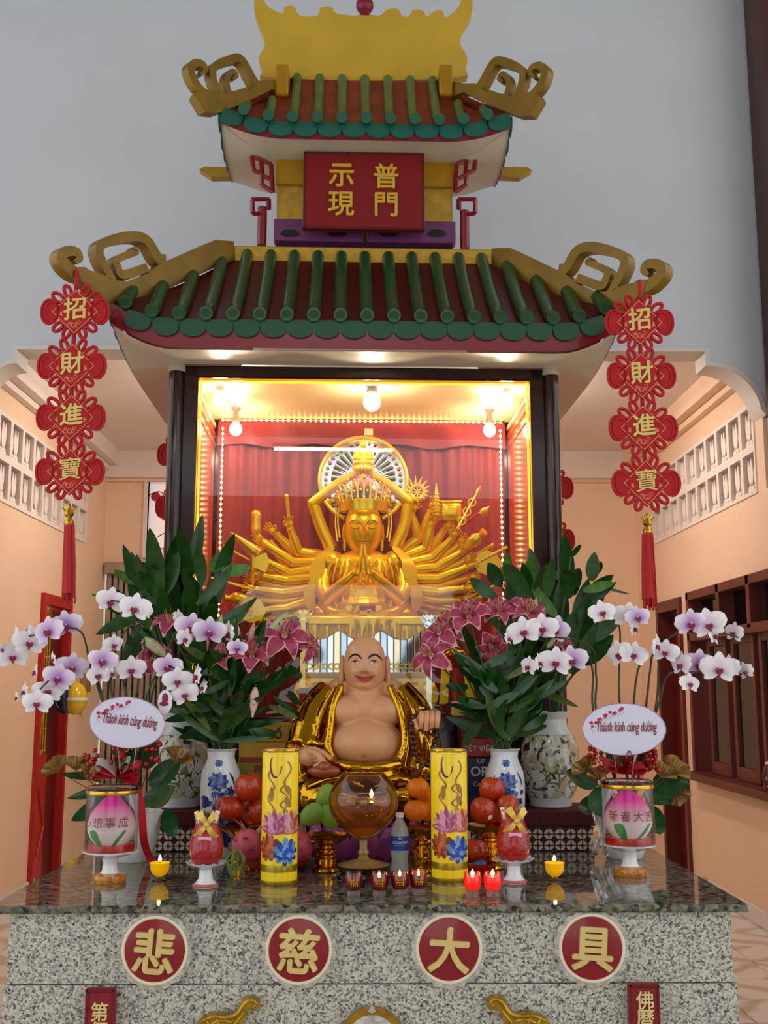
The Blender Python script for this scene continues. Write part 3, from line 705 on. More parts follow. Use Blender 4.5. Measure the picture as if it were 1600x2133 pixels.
for px in (604, 703, 810, 910):
    p = S(px, 486, HY-0.055)
    o2 = [(-0.055, -0.006), (-0.03, 0.02), (0.03, 0.02), (0.055, -0.006), (0.03, -0.02), (-0.03, -0.02)]
    sp(MB().prism(o2, 0.008, M=T4(p)), 'vent_slot', mat('slot_black', '#140808', 0.6), house, False)
for sx in (-1, 1):    # red posts and fretwork brackets beside the house
    px = 546 if sx < 0 else 968
    p = S(px, 470, HY-0.03)
    sp(MB().lathe([(0.026, 0), (0.026, 0.22)], 14, (p.x, HY-0.03, zh0-0.02)), 'red_post', M_crim, house)
    def fr(pxs, yy=HY-0.05):
        return [S(a if sx < 0 else 1516-a, b_, yy) for a, b_ in pxs]
    mb = MB()
    for pth in ([(525, 325), (565, 342), (568, 400), (545, 385), (545, 362), (528, 355), (525, 325)], [(545, 332), (546, 362)], [(546, 365), (567, 375)], [(524, 415), (562, 415)], [(526, 416), (526, 444), (545, 446)], [(560, 415), (560, 436)]):
        P = fr(pth)
        for a, b_ in zip(P, P[1:]): mb.tube([a, b_], 0.013, 4)
    sp(mb, 'fret_bracket', M_crim, house, False)
# sign board
sg0, sg1 = S(632, 318, HY-0.16), S(884, 484, HY-0.10)
sbw, sbh = (S(884, 400, HY-0.13).x-S(632, 400, HY-0.13).x), (S(758, 318, HY-0.13).z-S(758, 484, HY-0.13).z)
sc_ = SH @ S(758, 401, HY-0.13)
sb = thing('sign_board', sc_, 'red sign board with four gold characters hung on the upper shrine', 'sign', rz=R(1.5))
M_signred = mat('sign_red', '#7c0a0c', 0.4, coat=0.15); M_char = mat('char_gold', '#dcae3a', 0.35, metal=0.3)
MB().cbox((0, 0, 0), (sbw, 0.04, sbh), 0.008, M=RX(R(-4))).build('board', M_signred, sb, False)
mbf = MB()
for a, b_, c_, d_ in ((0, sbh/2-0.008, sbw, 0.016), (0, -sbh/2+0.008, sbw, 0.016), (-sbw/2+0.008, 0, 0.016, sbh), (sbw/2-0.008, 0, 0.016, sbh)): mbf.cbox((a, -0.014, b_), (c_, 0.02, d_), 0.004, M=RX(R(-4)))
mbf.build('edge', mat('sign_edge', '#5c0810', 0.4), sb, False)
for chs, px, py in (('普', 804, 371), ('門', 804, 432), ('示', 711, 371), ('現', 711, 432)):
    x = (px-758)*sbw/252; z = (401-py)*sbh/166
    add_text(MB(), chs, 0.145, RX(R(-4)) @ T4((x, -0.028, z)), 0.006, 0.016, fy=1.08).build('character', M_char, sb, False)
# --- upper roof
UX, UY, URX, URY, UB = 0.775, -0.05, 0.40, 0.30, 0.62
zue = S(760, 258, UY).z; zur = S(760, 168, URY).z; zus = S(760, 291, UY).z
def lift2(x): q = max(0, (abs(x)/UX-0.55)/0.45); return 0.085*q**2
def deck2(u, v):
    xe = u*UX; xr = u*URX; x = xe+(xr-xe)*v
    return Vector((x, UY+(URY-UY)*v, zue+(zur-zue)*v+lift2(xe)*(1-v)**2-0.05*math.sin(math.pi*v)))
mb = MB(); mb.grid(lambda a, b_: deck2(a*2-1, b_), 33, 8)
roof2 = sp(mb, 'upper_roof', M_redorange)
mb = MB()
for sx in (-1, 1):
    def s2(a, b_, sx=sx): 
        y = UY+(UB-UY)*a; l = 0.085*abs(2*a-1)**3; return Vector((sx*(UX+(URX-UX)*b_), y+(URY-y)*b_*0.9, zue+(zur-zue)*b_+l*(1-b_)**2))
    mb.grid(s2, 13, 6)
mb.grid(lambda a, b_: Vector((deck2(a*2-1, b_).x, UB+(URY-UB)*b_, deck2(a*2-1, b_).z)), 17, 5)
sp(mb, 'side_slope', M_redorange, roof2)
mb = MB(); mb.grid(lambda a, b_: Vector(((a*2-1)*UX, UY-0.01, zue-0.01+lift2((a*2-1)*UX)-(zue-zus)*b_)), 33, 4)
for sx in (-1, 1): mb.grid(lambda a, b_, sx=sx: Vector((sx*UX, UY+(UB-UY)*a, zue-0.01+0.085*abs(2*a-1)**3-(zue-zus)*b_)), 13, 4)
sp(mb, 'fascia', M_crim, roof2)
mb = MB()
def sof2(a, b_):
    u = a*2-1; x = u*UX; p0 = Vector((x, UY, zus+lift2(x)+0.002)); p1 = Vector((max(-hx, min(hx, x)), HY, zh1)); p = p0.lerp(p1, b_); p.z = p0.z+(zh1-p0.z)*(1-(1-b_)**2); return p
mb.grid(sof2, 33, 6)
for sx in (-1, 1):
    def sof3(a, b_, sx=sx):
        y = UY+(UB-UY)*a; p0 = Vector((sx*UX, y, zus+0.085*abs(2*a-1)**3)); p1 = Vector((sx*hx, max(HY, y), zh1)); p = p0.lerp(p1, b_); p.z = p0.z+(zh1-p0.z)*(1-(1-b_)**2); return p
    mb.grid(sof3, 13, 6)
sp(mb, 'soffit', M_cream, roof2)
for i in range(-5, 6):
    x = i*0.13; v1 = 0.97
    if abs(x) > URX: v1 = max(0.3, 1-(abs(x)-URX+0.05)/(UX-URX))
    t_ = sp(tube_on(deck2, x, v1, 0.026, lift_=0.022), 'roof_tube', M_olive, roof2)
    p = deck2(max(-1, min(1, x/UX)), 0); d = (deck2(0, 0)-deck2(0, 0.05)).normalized()
    q = Vector((x, p.y-0.056, p.z+0.022+d.z*0.03)); d = Vector((0, -1, d.z*0.5)).normalized()
    sp(MB().tube([q-d*0.02, q+d*0.012], 0.03, 14), 'tube_end', mat('tube_end_green', '#0e5238', 0.5), t_)
sc2 = scallop(0.13*0.99, 0.062).mesh('eave_scallop', M_teal, False)
for i in range(-6, 6):
    x = (i+0.5)*0.13; a = math.atan((lift2(x+0.05)-lift2(x-0.05))/0.1)
    link('eave_scallop', sc2, roof2, (x, UY-0.018, zue-0.030+lift2(x)), (0, -a, 0))
for sx in (-1, 1):
    for j in range(5): 
        y = UY+0.07+j*0.13; a = (y-UY)/(UB-UY); link('eave_scallop', sc2, roof2, (sx*(UX+0.01), y, zue+0.085*abs(2*a-1)**3), (0, 0, sx*math.pi/2))
ub = [(597, 165), (560, 172), (534, 172), (510, 195), (470, 200), (440, 195), (405, 195), (400, 205), (420, 238), (445, 240), (480, 228), (520, 210), (560, 190), (597, 205)]
us_ = [(530, 180), (520, 165), (500, 130), (482, 125), (445, 140), (438, 160), (450, 195), (455, 205)]
us2_ = [(512, 190), (478, 200), (468, 180), (470, 160), (482, 152), (488, 162), (480, 167)]
uc_ = [(455, 200), (425, 198), (402, 175), (392, 148), (402, 135), (418, 138), (422, 150), (412, 160)]
qL0, qL1 = Vector((-URX, URY, zur)), Vector((-UX, UY, zue))
h2 = horn(ub, us_, uc_, qL0, qL1, 0.06, M_gold_d, roof2, ws=([22, 22, 22, 20, 18, 18, 16, 10], [12, 18, 20, 20, 18, 16, 12, 6]))
fret2(us2_, qL0, qL1, h2, [14, 16, 15, 14, 13, 10, 6], 0.05, M_gold_d)
def mr2(L_): return [(1532-x, y+6) for x, y in L_]
qR0, qR1 = Vector((URX, URY, zur)), Vector((UX, UY, zue))
h3 = horn(mr2(ub), mr2(us_), mr2(uc_), qR0, qR1, 0.06, M_gold_d, roof2, ws=([22, 22, 22, 20, 18, 18, 16, 10], [12, 18, 20, 20, 18, 16, 12, 6]))
fret2(mr2(us2_), qR0, qR1, h3, [14, 16, 15, 14, 13, 10, 6], 0.05, M_gold_d)
for sx in (-1, 1):      # rear corner tips and small ridge posts
    o2 = [(-0.12, -0.03), (0.06, -0.035), (0.13, 0.01), (0.10, 0.03), (-0.12, 0.03)]
    p = S(462 if sx < 0 else 1062, 362, UB)
    sp(MB().prism([(sx*a, b_) for a, b_ in o2], 0.06, M=T4(p)), 'rear_tip', mat('tip_gold', '#b08a30', 0.4, metal=0.3), roof2, False)
    p = S(588 if sx < 0 else 928, 175, 0.20)
    sp(MB().cbox((p.x, 0.20, p.z), (0.075, 0.10, 0.19), 0.01), 'ridge_post', M_gold_p, roof2, False)
# ridge board
brd = [(548, 158), (540, 128), (553, 100), (545, 70), (533, 40), (531, 5), (545, 0), (560, 22), (590, 36), (593, 22), (612, 20), (622, 38), (640, 42), (662, 40), (668, 24), (690, 22), (702, 36), (740, 40), (760, 36), (790, 40), (805, 28), (828, 26), (836, 40), (850, 42), (860, 28), (880, 30), (888, 42), (902, 32), (920, 30), (926, 44), (940, 36), (955, 20), (964, 0), (982, 8), (980, 40), (962, 70), (958, 100), (972, 126), (968, 150), (955, 168), (760, 175), (560, 168)]
def fine(L_, n=3): 
    P = fit([Vector((x, y, 0)) for x, y in L_+[L_[0]]], (len(L_))*n+1)[:-1]; return [(p.x, p.y) for p in P]
bp = [S(x, y, URY+0.04) for x, y in fine(brd)]
rb = sp(MB().prism([(p.x, p.z) for p in bp], 0.07, M=T4((0, URY+0.04, 0))), 'ridge_board', mat('ridge_board_gold', '#c8a232', 0.42, metal=0.1, var=0.06, scale=4), roof2, True, 30)
p = S(760, 12, URY+0.02)
sp(MB().ball(p, 0.052, 18, 12).lathe([(0.03, -0.07), (0.03, -0.04)], 12, p), 'ridge_ball', mat('ball_crimson', '#7c1228', 0.35), rb)
# ================================================================ ALTAR
ZT = 0.92
FWD = CROT @ Vector((0, 0, -1))
def kpx(p): return (Vector(p)-CAM).dot(FWD)/F           # metres per pixel at a point
def at(px, py, z=None): return WZ(px, py, ZT if z is None else z)
def zat(px, py, Y): return W(px, py, Y).z
M_granite = mat_granite('granite', ['#202426', '#6e7270', '#a3a59c', '#bfbcae', '#d8d2be'], 165, 0.22)
M_slab = mat_granite('granite_polished', ['#0e0f0e', '#3a3a34', '#5c5a4e', '#6e6a5c', '#88826e'], 60, 0.04)
a0, a1 = at(-22, 1887), at(1566, 1886); YF = (a0.y+a1.y)/2
zsl = W(780, 1903, YF).z; zj = W(780, 2052, YF+0.02).z
bx0, bx1 = W(20, 1910, YF+0.03).x, W(1523, 1910, YF+0.03).x
YBK = 5.32
altar = thing('altar', ((a0.x+a1.x)/2, YF, 0), 'speckled grey granite altar with four red character medallions', 'altar')
wb(MB().cbox(((a0.x+a1.x)/2, (YF+YBK)/2, (ZT+zsl)/2), (a1.x-a0.x, YBK-YF, ZT-zsl), 0.008), 'top_slab', M_slab, altar, False)
wb(MB().box(((bx0+bx1)/2, (YF+YBK)/2+0.02, (zj+zsl)/2+0.001), (bx1-bx0, YBK-YF-0.03, zsl-zj-0.003)), 'upper_course', M_granite, altar, False)
wb(MB().box(((bx0+bx1)/2, (YF+YBK)/2+0.015, zj/2), (bx1-bx0+0.016, YBK-YF-0.02, zj)), 'lower_course', M_granite, altar, False)
M_medred = mat('medallion_red', '#8c0f1c', 0.3, coat=0.35, var=0.06); M_cgold = mat('character_gold', '#e8cf86', 0.32, metal=0.45, var=0.06, scale=30)
M_shell = mat('pearl_rim', '#c4beb6', 0.3, var=0.3, scale=50); M_ivory = mat('ivory_ring', '#efe3c2', 0.4)
for ch, px, py in (('悲', 324, 1978), ('慈', 623, 1977), ('大', 935, 1975), ('具', 1232, 1973)):
    p = W(px, py, YF+0.026); k = kpx(p); r = 66*k
    md = MB(); o2 = []
    for i in range(160):
        a = 2*math.pi*i/160; rr = r*1.12+r*0.075*abs(math.sin(a*9)); o2.append((rr*math.cos(a), rr*math.sin(a)))
    md.prism(o2, 0.024)
    for i in range(72):
        a = 2*math.pi*i/72; md.tube([(r*1.02*math.cos(a), -0.013, r*1.02*math.sin(a)), (r*1.15*math.cos(a), -0.012, r*1.14*math.sin(a))], 0.0028, 4)
    mo = wb(MB().add(md.v, md.f, 0, T4(p)), 'medallion', M_shell, altar, False)
    wb(MB().lathe([(r*0.98, 0.0), (r*0.97, 0.012), (r*0.9, 0.014), (0, 0.018)], 48, M=T4(p) @ RX(math.pi/2)), 'red_disc', M_medred, mo)
    rg_ = [(p.x+r*math.cos(2*math.pi*i/48), p.y-0.012, p.z+r*math.sin(2*math.pi*i/48)) for i in range(49)]
    wb(MB().tube(rg_, 0.006, 8), 'ring', M_ivory, mo)
    wb(add_text(MB(), ch, 0.145, T4((p.x, p.y-0.022, p.z)) @ RY(R(4)), 0.007, 0.026, fy=1.05), 'character', M_cgold, mo, False)
# red plaques at the lower course
for x0, x1, yt, chs in ((180, 243, 2057, '第伍十'), (1307, 1372, 2048, '佛曆二五')):
    pa, pb = W(x0, yt, YF), W(x1, yt, YF); xm = (pa.x+pb.x)/2; h_ = 0.5; w_ = pb.x-pa.x
    pl = wb(MB().cbox((xm, YF+0.0, pa.z-h_/2), (w_, 0.024, h_), 0.004), 'plaque', mat('plaque_red', '#8a1420', 0.5, var=0.12, scale=40, bump=0.2), altar, False)
    mb = MB()
    for sx in (-1, 1): mb.cbox((xm+sx*(w_/2-0.006), YF-0.012, pa.z-h_/2), (0.008, 0.01, h_), 0.002)
    mb.cbox((xm, YF-0.012, pa.z-0.006), (w_, 0.01, 0.01), 0.002)
    wb(mb, 'plaque_border', mat('plaque_edge', '#6e0c18', 0.4), pl, False)
    for i, ch in enumerate(chs): wb(add_text(MB(), ch, 0.062, T4((xm, YF-0.015, W(x0, yt+(48 if x0 < 500 else 33)+i*38, YF).z)), 0.003, 0.012), 'character', mat('plaque_gold', '#ecd89a', 0.4, metal=0.3), pl, False)
# gilt dragon scrolls
M_gilt = mat('gilt_relief', '#b08a2c', 0.32, metal=0.75, var=0.25, scale=30)
dpx = [(412, 2133), (420, 2122), (440, 2112), (462, 2110), (480, 2114), (494, 2104), (503, 2088), (508, 2078), (525, 2076), (538, 2082), (542, 2094), (536, 2103), (526, 2104), (522, 2098), (516, 2108), (510, 2120), (505, 2133), (480, 2160), (430, 2165)]
for mirror in (0, 1):
    pts = [(W(x if not mirror else 1556-x, y-(mirror*2), YF)) for x, y in dpx]
    c0 = Vector((sum(p.x for p in pts)/len(pts), YF+0.005, sum(p.z for p in pts)/len(pts)))
    o2 = [(q.x, q.y) for q in fit([Vector((p.x-c0.x, p.z-c0.z, 0)) for p in pts+[pts[0]]], 60)[:-1]]
    sc_o = wb(MB().prism(o2, 0.03, M=T4(c0)), 'gilt_scroll', M_gilt, altar, True)
    mb = MB(); s_ = -1 if mirror else 1
    def q(x, y): w = W(x if not mirror else 1556-x, y-(mirror*2), YF-0.012); return w
    for pth, r_ in (([(420, 2128), (445, 2118), (470, 2120), (495, 2112), (510, 2090), (526, 2084), (534, 2092), (528, 2098)], [0.004, 0.007, 0.008, 0.009, 0.008, 0.006, 0.005, 0.003]), ([(440, 2133), (462, 2126), (482, 2130)], 0.006), ([(490, 2133), (502, 2118), (510, 2108)], 0.005), ([(430, 2126), (434, 2134)], 0.005), ([(450, 2122), (455, 2134)], 0.005)):
        mb.tube([q(*w) for w in pth], r_, 6, seg=20)
    wb(mb, 'relief', M_gilt, sc_o)
p = W(775, 2190, YF); k = kpx(p)
em = wb(MB().prism([(75*k*math.cos(a), 88*k*math.sin(a)) for a in [2*math.pi*i/48 for i in range(48)]], 0.03, M=T4(p)), 'emblem', M_gilt, altar)
wb(MB().prism([(62*k*math.cos(a), 75*k*math.sin(a)) for a in [2*math.pi*i/48 for i in range(48)]], 0.03, M=T4(p-Vector((0, 0.008, 0)))), 'emblem_face', M_shell, em)
wb(MB().prism([(-8*k, 0), (0, 10*k), (8*k, 0), (0, -4*k)], 0.02, M=T4(W(775, 2105, YF-0.025))), 'emblem_tip', mat('silver', '#d8d8d8', 0.25, metal=0.8), em)
wb(MB().prism([(40*k*math.cos(a), 50*k*math.sin(a)) for a in [2*math.pi*i/48 for i in range(48)]], 0.03, M=T4(p-Vector((0, 0.016, 0)))), 'emblem_core', M_medred, em)
# side stands with patterned cloth
m, t, b = nt('coin_cloth'); N, L = t.nodes, t.links
tc = N.new('ShaderNodeTexCoord'); mp = N.new('ShaderNodeMapping'); mp.inputs['Scale'].default_value = (20, 0, 20); L.new(tc.outputs['Object'], mp.inputs[0])
fr = N.new('ShaderNodeVectorMath'); fr.operation = 'FRACTION'; L.new(mp.outputs[0], fr.inputs[0])
sb_ = N.new('ShaderNodeVectorMath'); sb_.operation = 'SUBTRACT'; sb_.inputs[1].default_value = (0.5, 0, 0.5); L.new(fr.outputs[0], sb_.inputs[0])
ln = N.new('ShaderNodeVectorMath'); ln.operation = 'LENGTH'; L.new(sb_.outputs[0], ln.inputs[0])
r1 = N.new('ShaderNodeValToRGB'); r1.color_ramp.interpolation = 'CONSTANT'; e = r1.color_ramp.elements
e[0].position = 0; e[0].color = srgb('#7c1618'); e[1].position = 0.16; e[1].color = srgb('#d8cfb8'); q = e.new(0.44); q.color = srgb('#3a1412')
L.new(ln.outputs['Value'], r1.inputs[0])
sx_ = N.new('ShaderNodeSeparateXYZ'); L.new(sb_.outputs[0], sx_.inputs[0]); ax = N.new('ShaderNodeMath'); ax.operation = 'ABSOLUTE'; L.new(sx_.outputs[0], ax.inputs[0])
az = N.new('ShaderNodeMath'); az.operation = 'ABSOLUTE'; L.new(sx_.outputs[2], az.inputs[0]); mn = N.new('ShaderNodeMath'); mn.operation = 'MINIMUM'; L.new(ax.outputs[0], mn.inputs[0]); L.new(az.outputs[0], mn.inputs[1])
gt_ = N.new('ShaderNodeMath'); gt_.operation = 'GREATER_THAN'; gt_.inputs[1].default_value = 0.05; L.new(mn.outputs[0], gt_.inputs[0])
mxc = N.new('ShaderNodeMix'); mxc.data_type = 'RGBA'; mxc.inputs['A'].default_value = srgb('#5a1214'); L.new(gt_.outputs[0], mxc.inputs['Factor']); L.new(r1.outputs[0], mxc.inputs['B']); L.new(mxc.outputs['Result'], b.inputs['Base Color']); b.inputs['Roughness'].default_value = 0.7
M_cloth = m
YS = 5.03; zst = W(1150, 1690, YS).z
M_weave = mat('red_weave', '#6e1a1c', 0.8, c2='#3c0e10', scale=160)
for x0, x1, lab in ((322, 590, 'side stand under a red and white coin pattern cloth on the left'), (980, 1237, 'side stand under a red and white coin pattern cloth on the right')):
    pa, pb = W(x0, 1740, YS).x, W(x1, 1740, YS).x; xm = (pa+pb)/2; w_ = pb-pa
    st = thing('side_stand', (xm, YS, ZT), lab, 'stand')
    MB().box((0, 0.17, (zst-ZT)/2-0.004), (w_-0.02, 0.33, zst-ZT-0.01)).build('body', M_dkwood, st, False)
    def cloth(u, v): return Vector((-w_/2+u*w_, -0.004+0.004*math.sin(u*40), 0.006+v*(zst-ZT-0.075)))
    MB().grid(cloth, 60, 4).build('cloth_skirt', M_cloth, st)
    MB().cbox((0, 0.165, zst-ZT-0.03), (w_+0.02, 0.36, 0.068), 0.006).build('woven_cover', M_weave, st, False)
# ================================================================ THINGS ON THE ALTAR
M_clear = mat_glass('clear_plastic', '#fcfdfd', 0.02, 0.9)
M_porc = mat('porcelain', '#eef0f2', 0.12, coat=0.5)
M_goldrim = mat('gold_rim', '#d8a838', 0.2, metal=0.9)
M_flame = mat('flame', '#ffcf70', 0.5, emit=22.0, ec='#ffc060')
M_goldm = mat('polished_gold', '#e0a41c', 0.14, metal=1.0)
def flame(parent, z, h=0.03, r=0.007, xy=(0, 0)):
    MB().lathe([(0, 0), (r*0.7, h*0.12), (r, h*0.3), (r*0.7, h*0.6), (r*0.25, h*0.88), (0, h)], 10, (xy[0], xy[1], z)).build('flame', M_flame, parent)
def wrap(mb, v, f, rad, mi, M=None, off=0.0012, a0=0.0):
    """bend flat (x, z) shapes round a cylinder of radius rad (facing -Y at x = 0)"""
    vv = []
    for p in v:
        a = p[0]/rad+a0; r = rad+off+(p[1] if len(p) > 2 and abs(p[1]) < 0.01 else 0); vv.append((r*math.sin(a), -r*math.cos(a), p[2]))
    mb.add(vv, f, mi, M)
def wrap_text(mb, s, size, x, z, rad, mi=0, bold=0.0, off=0.0012):
    v, f = text_geo(s, size, 0.0, bold); wrap(mb, [(p.x+x, 0.0, p.y+z) for p in v], f, rad, mi, off=off)
def blob(cx, cz, rx, rz, rot=0, n=12, pointy=0.0):
    o = []
    for i in range(n):
        a = 2*math.pi*i/n; x = rx*math.cos(a)*(1-pointy*math.sin(a)); z = rz*math.sin(a); o.append((cx+x*math.cos(rot)-z*math.sin(rot), cz+x*math.sin(rot)+z*math.cos(rot)))
    return o
def wrap_poly(mb, o2, rad, mi, off=0.0012):
    v = [(x, 0, z) for x, z in o2]; c = (sum(x for x, z in o2)/len(o2), 0, sum(z for x, z in o2)/len(o2)); n = len(o2)
    wrap(mb, v+[c], [(i, (i+1) % n, n) for i in range(n)], rad, mi, off=off)
# ---- peach lanterns
m, t, b = nt('peach_skin'); N, L = t.nodes, t.links
tc = N.new('ShaderNodeTexCoord'); sx_ = N.new('ShaderNodeSeparateXYZ'); L.new(tc.outputs['Object'], sx_.inputs[0])
mr_ = N.new('ShaderNodeMapRange'); mr_.inputs['From Min'].default_value = 0.19; mr_.inputs['From Max'].default_value = 0.32; L.new(sx_.outputs[2], mr_.inputs[0])
rp = N.new('ShaderNodeValToRGB'); e = rp.color_ramp.elements; e[0].color = srgb('#f6eae4'); e[1].color = srgb('#f020a0'); e[1].position = 0.75; q = e.new(0.42); q.color = srgb('#f0b0c4')
L.new(mr_.outputs[0], rp.inputs[0]); L.new(rp.outputs[0], b.inputs['Base Color']); b.inputs['Roughness'].default_value = 0.5; b.inputs['Subsurface Weight'].default_value = 0.2; b.inputs['Subsurface Radius'].default_value = (0.03, 0.015, 0.015)
M_peachskin = m
M_leafpaint = mat('leaf_paint', '#3f9a34', 0.5); M_ped_or = mat('pedestal_orange', '#b4481c', 0.2, coat=0.5, c2='#d8a030', scale=90)
def peach_lantern(px, pyb, chars, lab, pyt):
    p = at(px, pyb); k = kpx(p); th = thing('peach_lantern', p, lab, 'lantern')
    H = zat(px, pyt, p.y)-ZT; r = 54*k; zc = 62*k      # r cylinder radius, zc plate height
    foot = MB().lathe([(33*k, 0), (35*k, 6*k), (33*k, 14*k), (20*k, 18*k), (0, 18*k)], 32).build('pedestal_foot', [M_ped_or], th)
    MB().lathe([(20*k, 17*k), (16*k, 24*k), (14.5*k, 38*k), (17*k, 47*k), (40*k, 54*k), (56*k, 60*k), (57*k, 63*k), (50*k, 63*k), (0, 61*k)], 36, fn=lambda r_, z, a, j: (r_*(1+0.025*math.cos(a*14)*(r_ > 45*k)), z)).build('pedestal_bowl', M_porc, th)
    MB().lathe([(r*0.88, zc), (r*0.9, zc+3*k), (r*0.88, zc+14*k), (0, zc+15*k)], 32).build('red_base', mat('lantern_base_red', '#c2200e', 0.3, coat=0.3), th)
    sh = []
    for i in range(22):
        u = i/21; z = zc+14*k+u*(H-zc-30*k); rr = r*0.95*math.sin(math.pi*min(1, (0.16+0.84*u)))**0.62*(1-0.30*u**2.2) if u < 1 else 0
        sh.append((max(rr, 0.0), z))
    sh[-1] = (0, sh[-1][1])
    pc = MB().lathe(sh, 40, fn=lambda r_, z, a, j: (r_*(1-0.06*math.exp(-((a-4.9)/0.12)**2)), z)).build('peach', M_peachskin, th)
    lf = MB()
    for sx in (-1, 1):
        def leaf(u, v, sx=sx):
            a = -math.pi/2+sx*(0.32+0.55*u)+0.25*(v-0.5)*math.sin(math.pi*u); z = zc+16*k+(22*k)*u*1.2+(v-0.5)*30*k*math.sin(math.pi*u)
            kk = min(len(sh)-2, max(0, int((z-sh[0][1])/(sh[1][1]-sh[0][1])))); rr = sh[kk][0]+(sh[kk+1][0]-sh[kk][0])*((z-sh[kk][1])/(sh[1][1]-sh[0][1]))+0.002
            return Vector((rr*math.cos(a), rr*math.sin(a), z))
        lf.grid(leaf, 10, 5)
    lf.build('leaf', M_leafpaint, pc)
    MB().shell([(r, zc+1*k), (r, H-8*k)], 48).build('clear_cylinder', M_clear, th)
    MB().shell([(r+0.0015, H-16*k), (r+0.003, H-13*k), (r+0.0015, H-8*k)], 48).build('gold_band', M_goldrim, th)
    MB().lathe([(r+0.001, H-9*k), (r+0.002, H-4*k), (r*0.9, H), (0, H+1*k)], 40).build('lid', mat_glass('lid_plastic', '#f4f4f4', 0.1, 1.4), th)
    tx = MB(); n = len(chars)
    for i, ch in enumerate(chars): wrap_text(tx, ch, 23*k, (i-(n-1)/2)*27*k-4*k, zc+(H-zc)*0.47, r, 0, 0.0)
    tx.build('lettering', mat('lantern_ink', '#7a3410', 0.4), th, False)
    return th
peach_lantern(228, 1836, '心想事成', 'pink peach lantern in a clear cylinder with gold band, before the left orchids', 1636)
peach_lantern(1313, 1822, '新春大吉', 'pink peach lantern in a clear cylinder with gold band, before the right orchids', 1624)
# ---- small yellow bowl candles
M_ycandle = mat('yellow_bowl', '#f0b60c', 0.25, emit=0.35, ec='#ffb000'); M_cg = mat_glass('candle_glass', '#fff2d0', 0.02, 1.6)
for px, lab in ((332, 'small yellow bowl candle burning on the left, beside the peach lantern'), (1156, 'small yellow bowl candle burning on the right, beside the peach lantern')):
    p = at(px, 1834); k = kpx(p); th = thing('bowl_candle', p, lab, 'candle', 'yellow bowl candles')
    MB().lathe([(15*k, 0), (15*k, 2*k), (8*k, 5*k), (7*k, 9*k), (10*k, 12*k)], 24).build('glass_foot', M_cg, th)
    MB().lathe([(8*k, 9*k), (15*k, 14*k), (19*k, 22*k), (20*k, 34*k), (21*k, 36*k), (18*k, 35*k), (0, 32*k)], 28).build('bowl', M_ycandle, th)
    MB().tube([(0, 0, 32*k), (0, 0, 38*k)], 0.0012, 5).build('wick', mat('wick', '#2a1a10', 0.8), th)
    flame(th, 38*k, 14*k, 4*k)
# ---- red jars with yellow bow on a porcelain stand
M_redjar = mat('red_glass_jelly', '#a80c10', 0.12, coat=0.6, var=0.35, scale=60, bump=0.6); M_bow = mat('bow_gold', '#e8c458', 0.35, metal=0.25)
M_pinkrim = mat('pink_rim', '#c8706a', 0.25)
for px, pyb, lab in ((428, 1846, 'red candle jar tied with a yellow bow, left of the tall candles'), (1071, 1838, 'red candle jar tied with a yellow bow, right of the tall candles')):
    p = at(px, pyb); k = kpx(p); th = thing('red_candle_jar', p, lab, 'candle jar', 'red jars with bows')
    MB().lathe([(26*k, 0), (27*k, 3*k), (20*k, 9*k), (15*k, 16*k), (13*k, 34*k), (18*k, 40*k)], 30).build('stand_foot', M_porc, th)
    MB().shell([(26.5*k, 1*k), (27.6*k, 3*k), (24*k, 7*k)], 30).build('foot_band', M_pinkrim, th)
    pl = MB().lathe([(14*k, 38*k), (30*k, 41*k), (41*k, 47*k), (42*k, 49*k), (30*k, 46*k), (0, 45*k)], 40, fn=lambda r_, z, a, j: (r_*(1+0.03*math.cos(a*12)*(r_ > 35*k)), z+2*k*math.cos(a*12)*(r_ > 35*k))).build('plate', M_porc, th)
    MB().lathe([(26*k, 46*k), (33*k, 56*k), (35*k, 70*k), (35*k, 90*k), (30*k, 108*k), (25*k, 122*k), (24*k, 128*k), (0, 127*k)], 36).build('jar', M_redjar, th)
    MB().shell([(24*k, 126*k), (26*k, 140*k), (28*k, 148*k), (28*k, 150*k)], 30).build('jar_neck', mat_glass('neck_glass', '#ffd0b0', 0.02, 1.8), th)
    st = MB(); wrap_poly(st, [(-13*k, 96*k), (14*k, 95*k), (14*k, 103*k), (-13*k, 104*k)], 32.5*k, 0, off=0.003); st.build('pink_sticker', mat('pink_paper', '#f0a8c0', 0.6), th, False)
    bow = MB(); c = Vector((4*k, -28*k, 128*k))
    for a, ln in ((R(52), 28*k), (R(125), 30*k), (R(-58), 34*k), (R(-130), 36*k)):
        d = Vector((math.cos(a), 0, math.sin(a))); nn = Vector((-d.z, 0, d.x))
        bow.grid(lambda u, v: c+d*(ln*u)+nn*((v-0.5)*(7+9*u)*k)+Vector((0, -8*k*math.sin(math.pi*min(1, u*1.1))+ (6*k*u if a < 0 else 0), 0)), 8, 4)
        bow.grid(lambda u, v: c+d*(ln*u)+nn*((v-0.5)*(7+9*u)*k)+Vector((0, -3*k*math.sin(math.pi*min(1, u*1.1))+2*k+ (6*k*u if a < 0 else 0), 0)), 8, 4)
    bow.ball(c+Vector((0, -6*k, 0)), (6*k, 5*k, 6*k), 10, 7)
    bow.build('bow', M_bow, th)
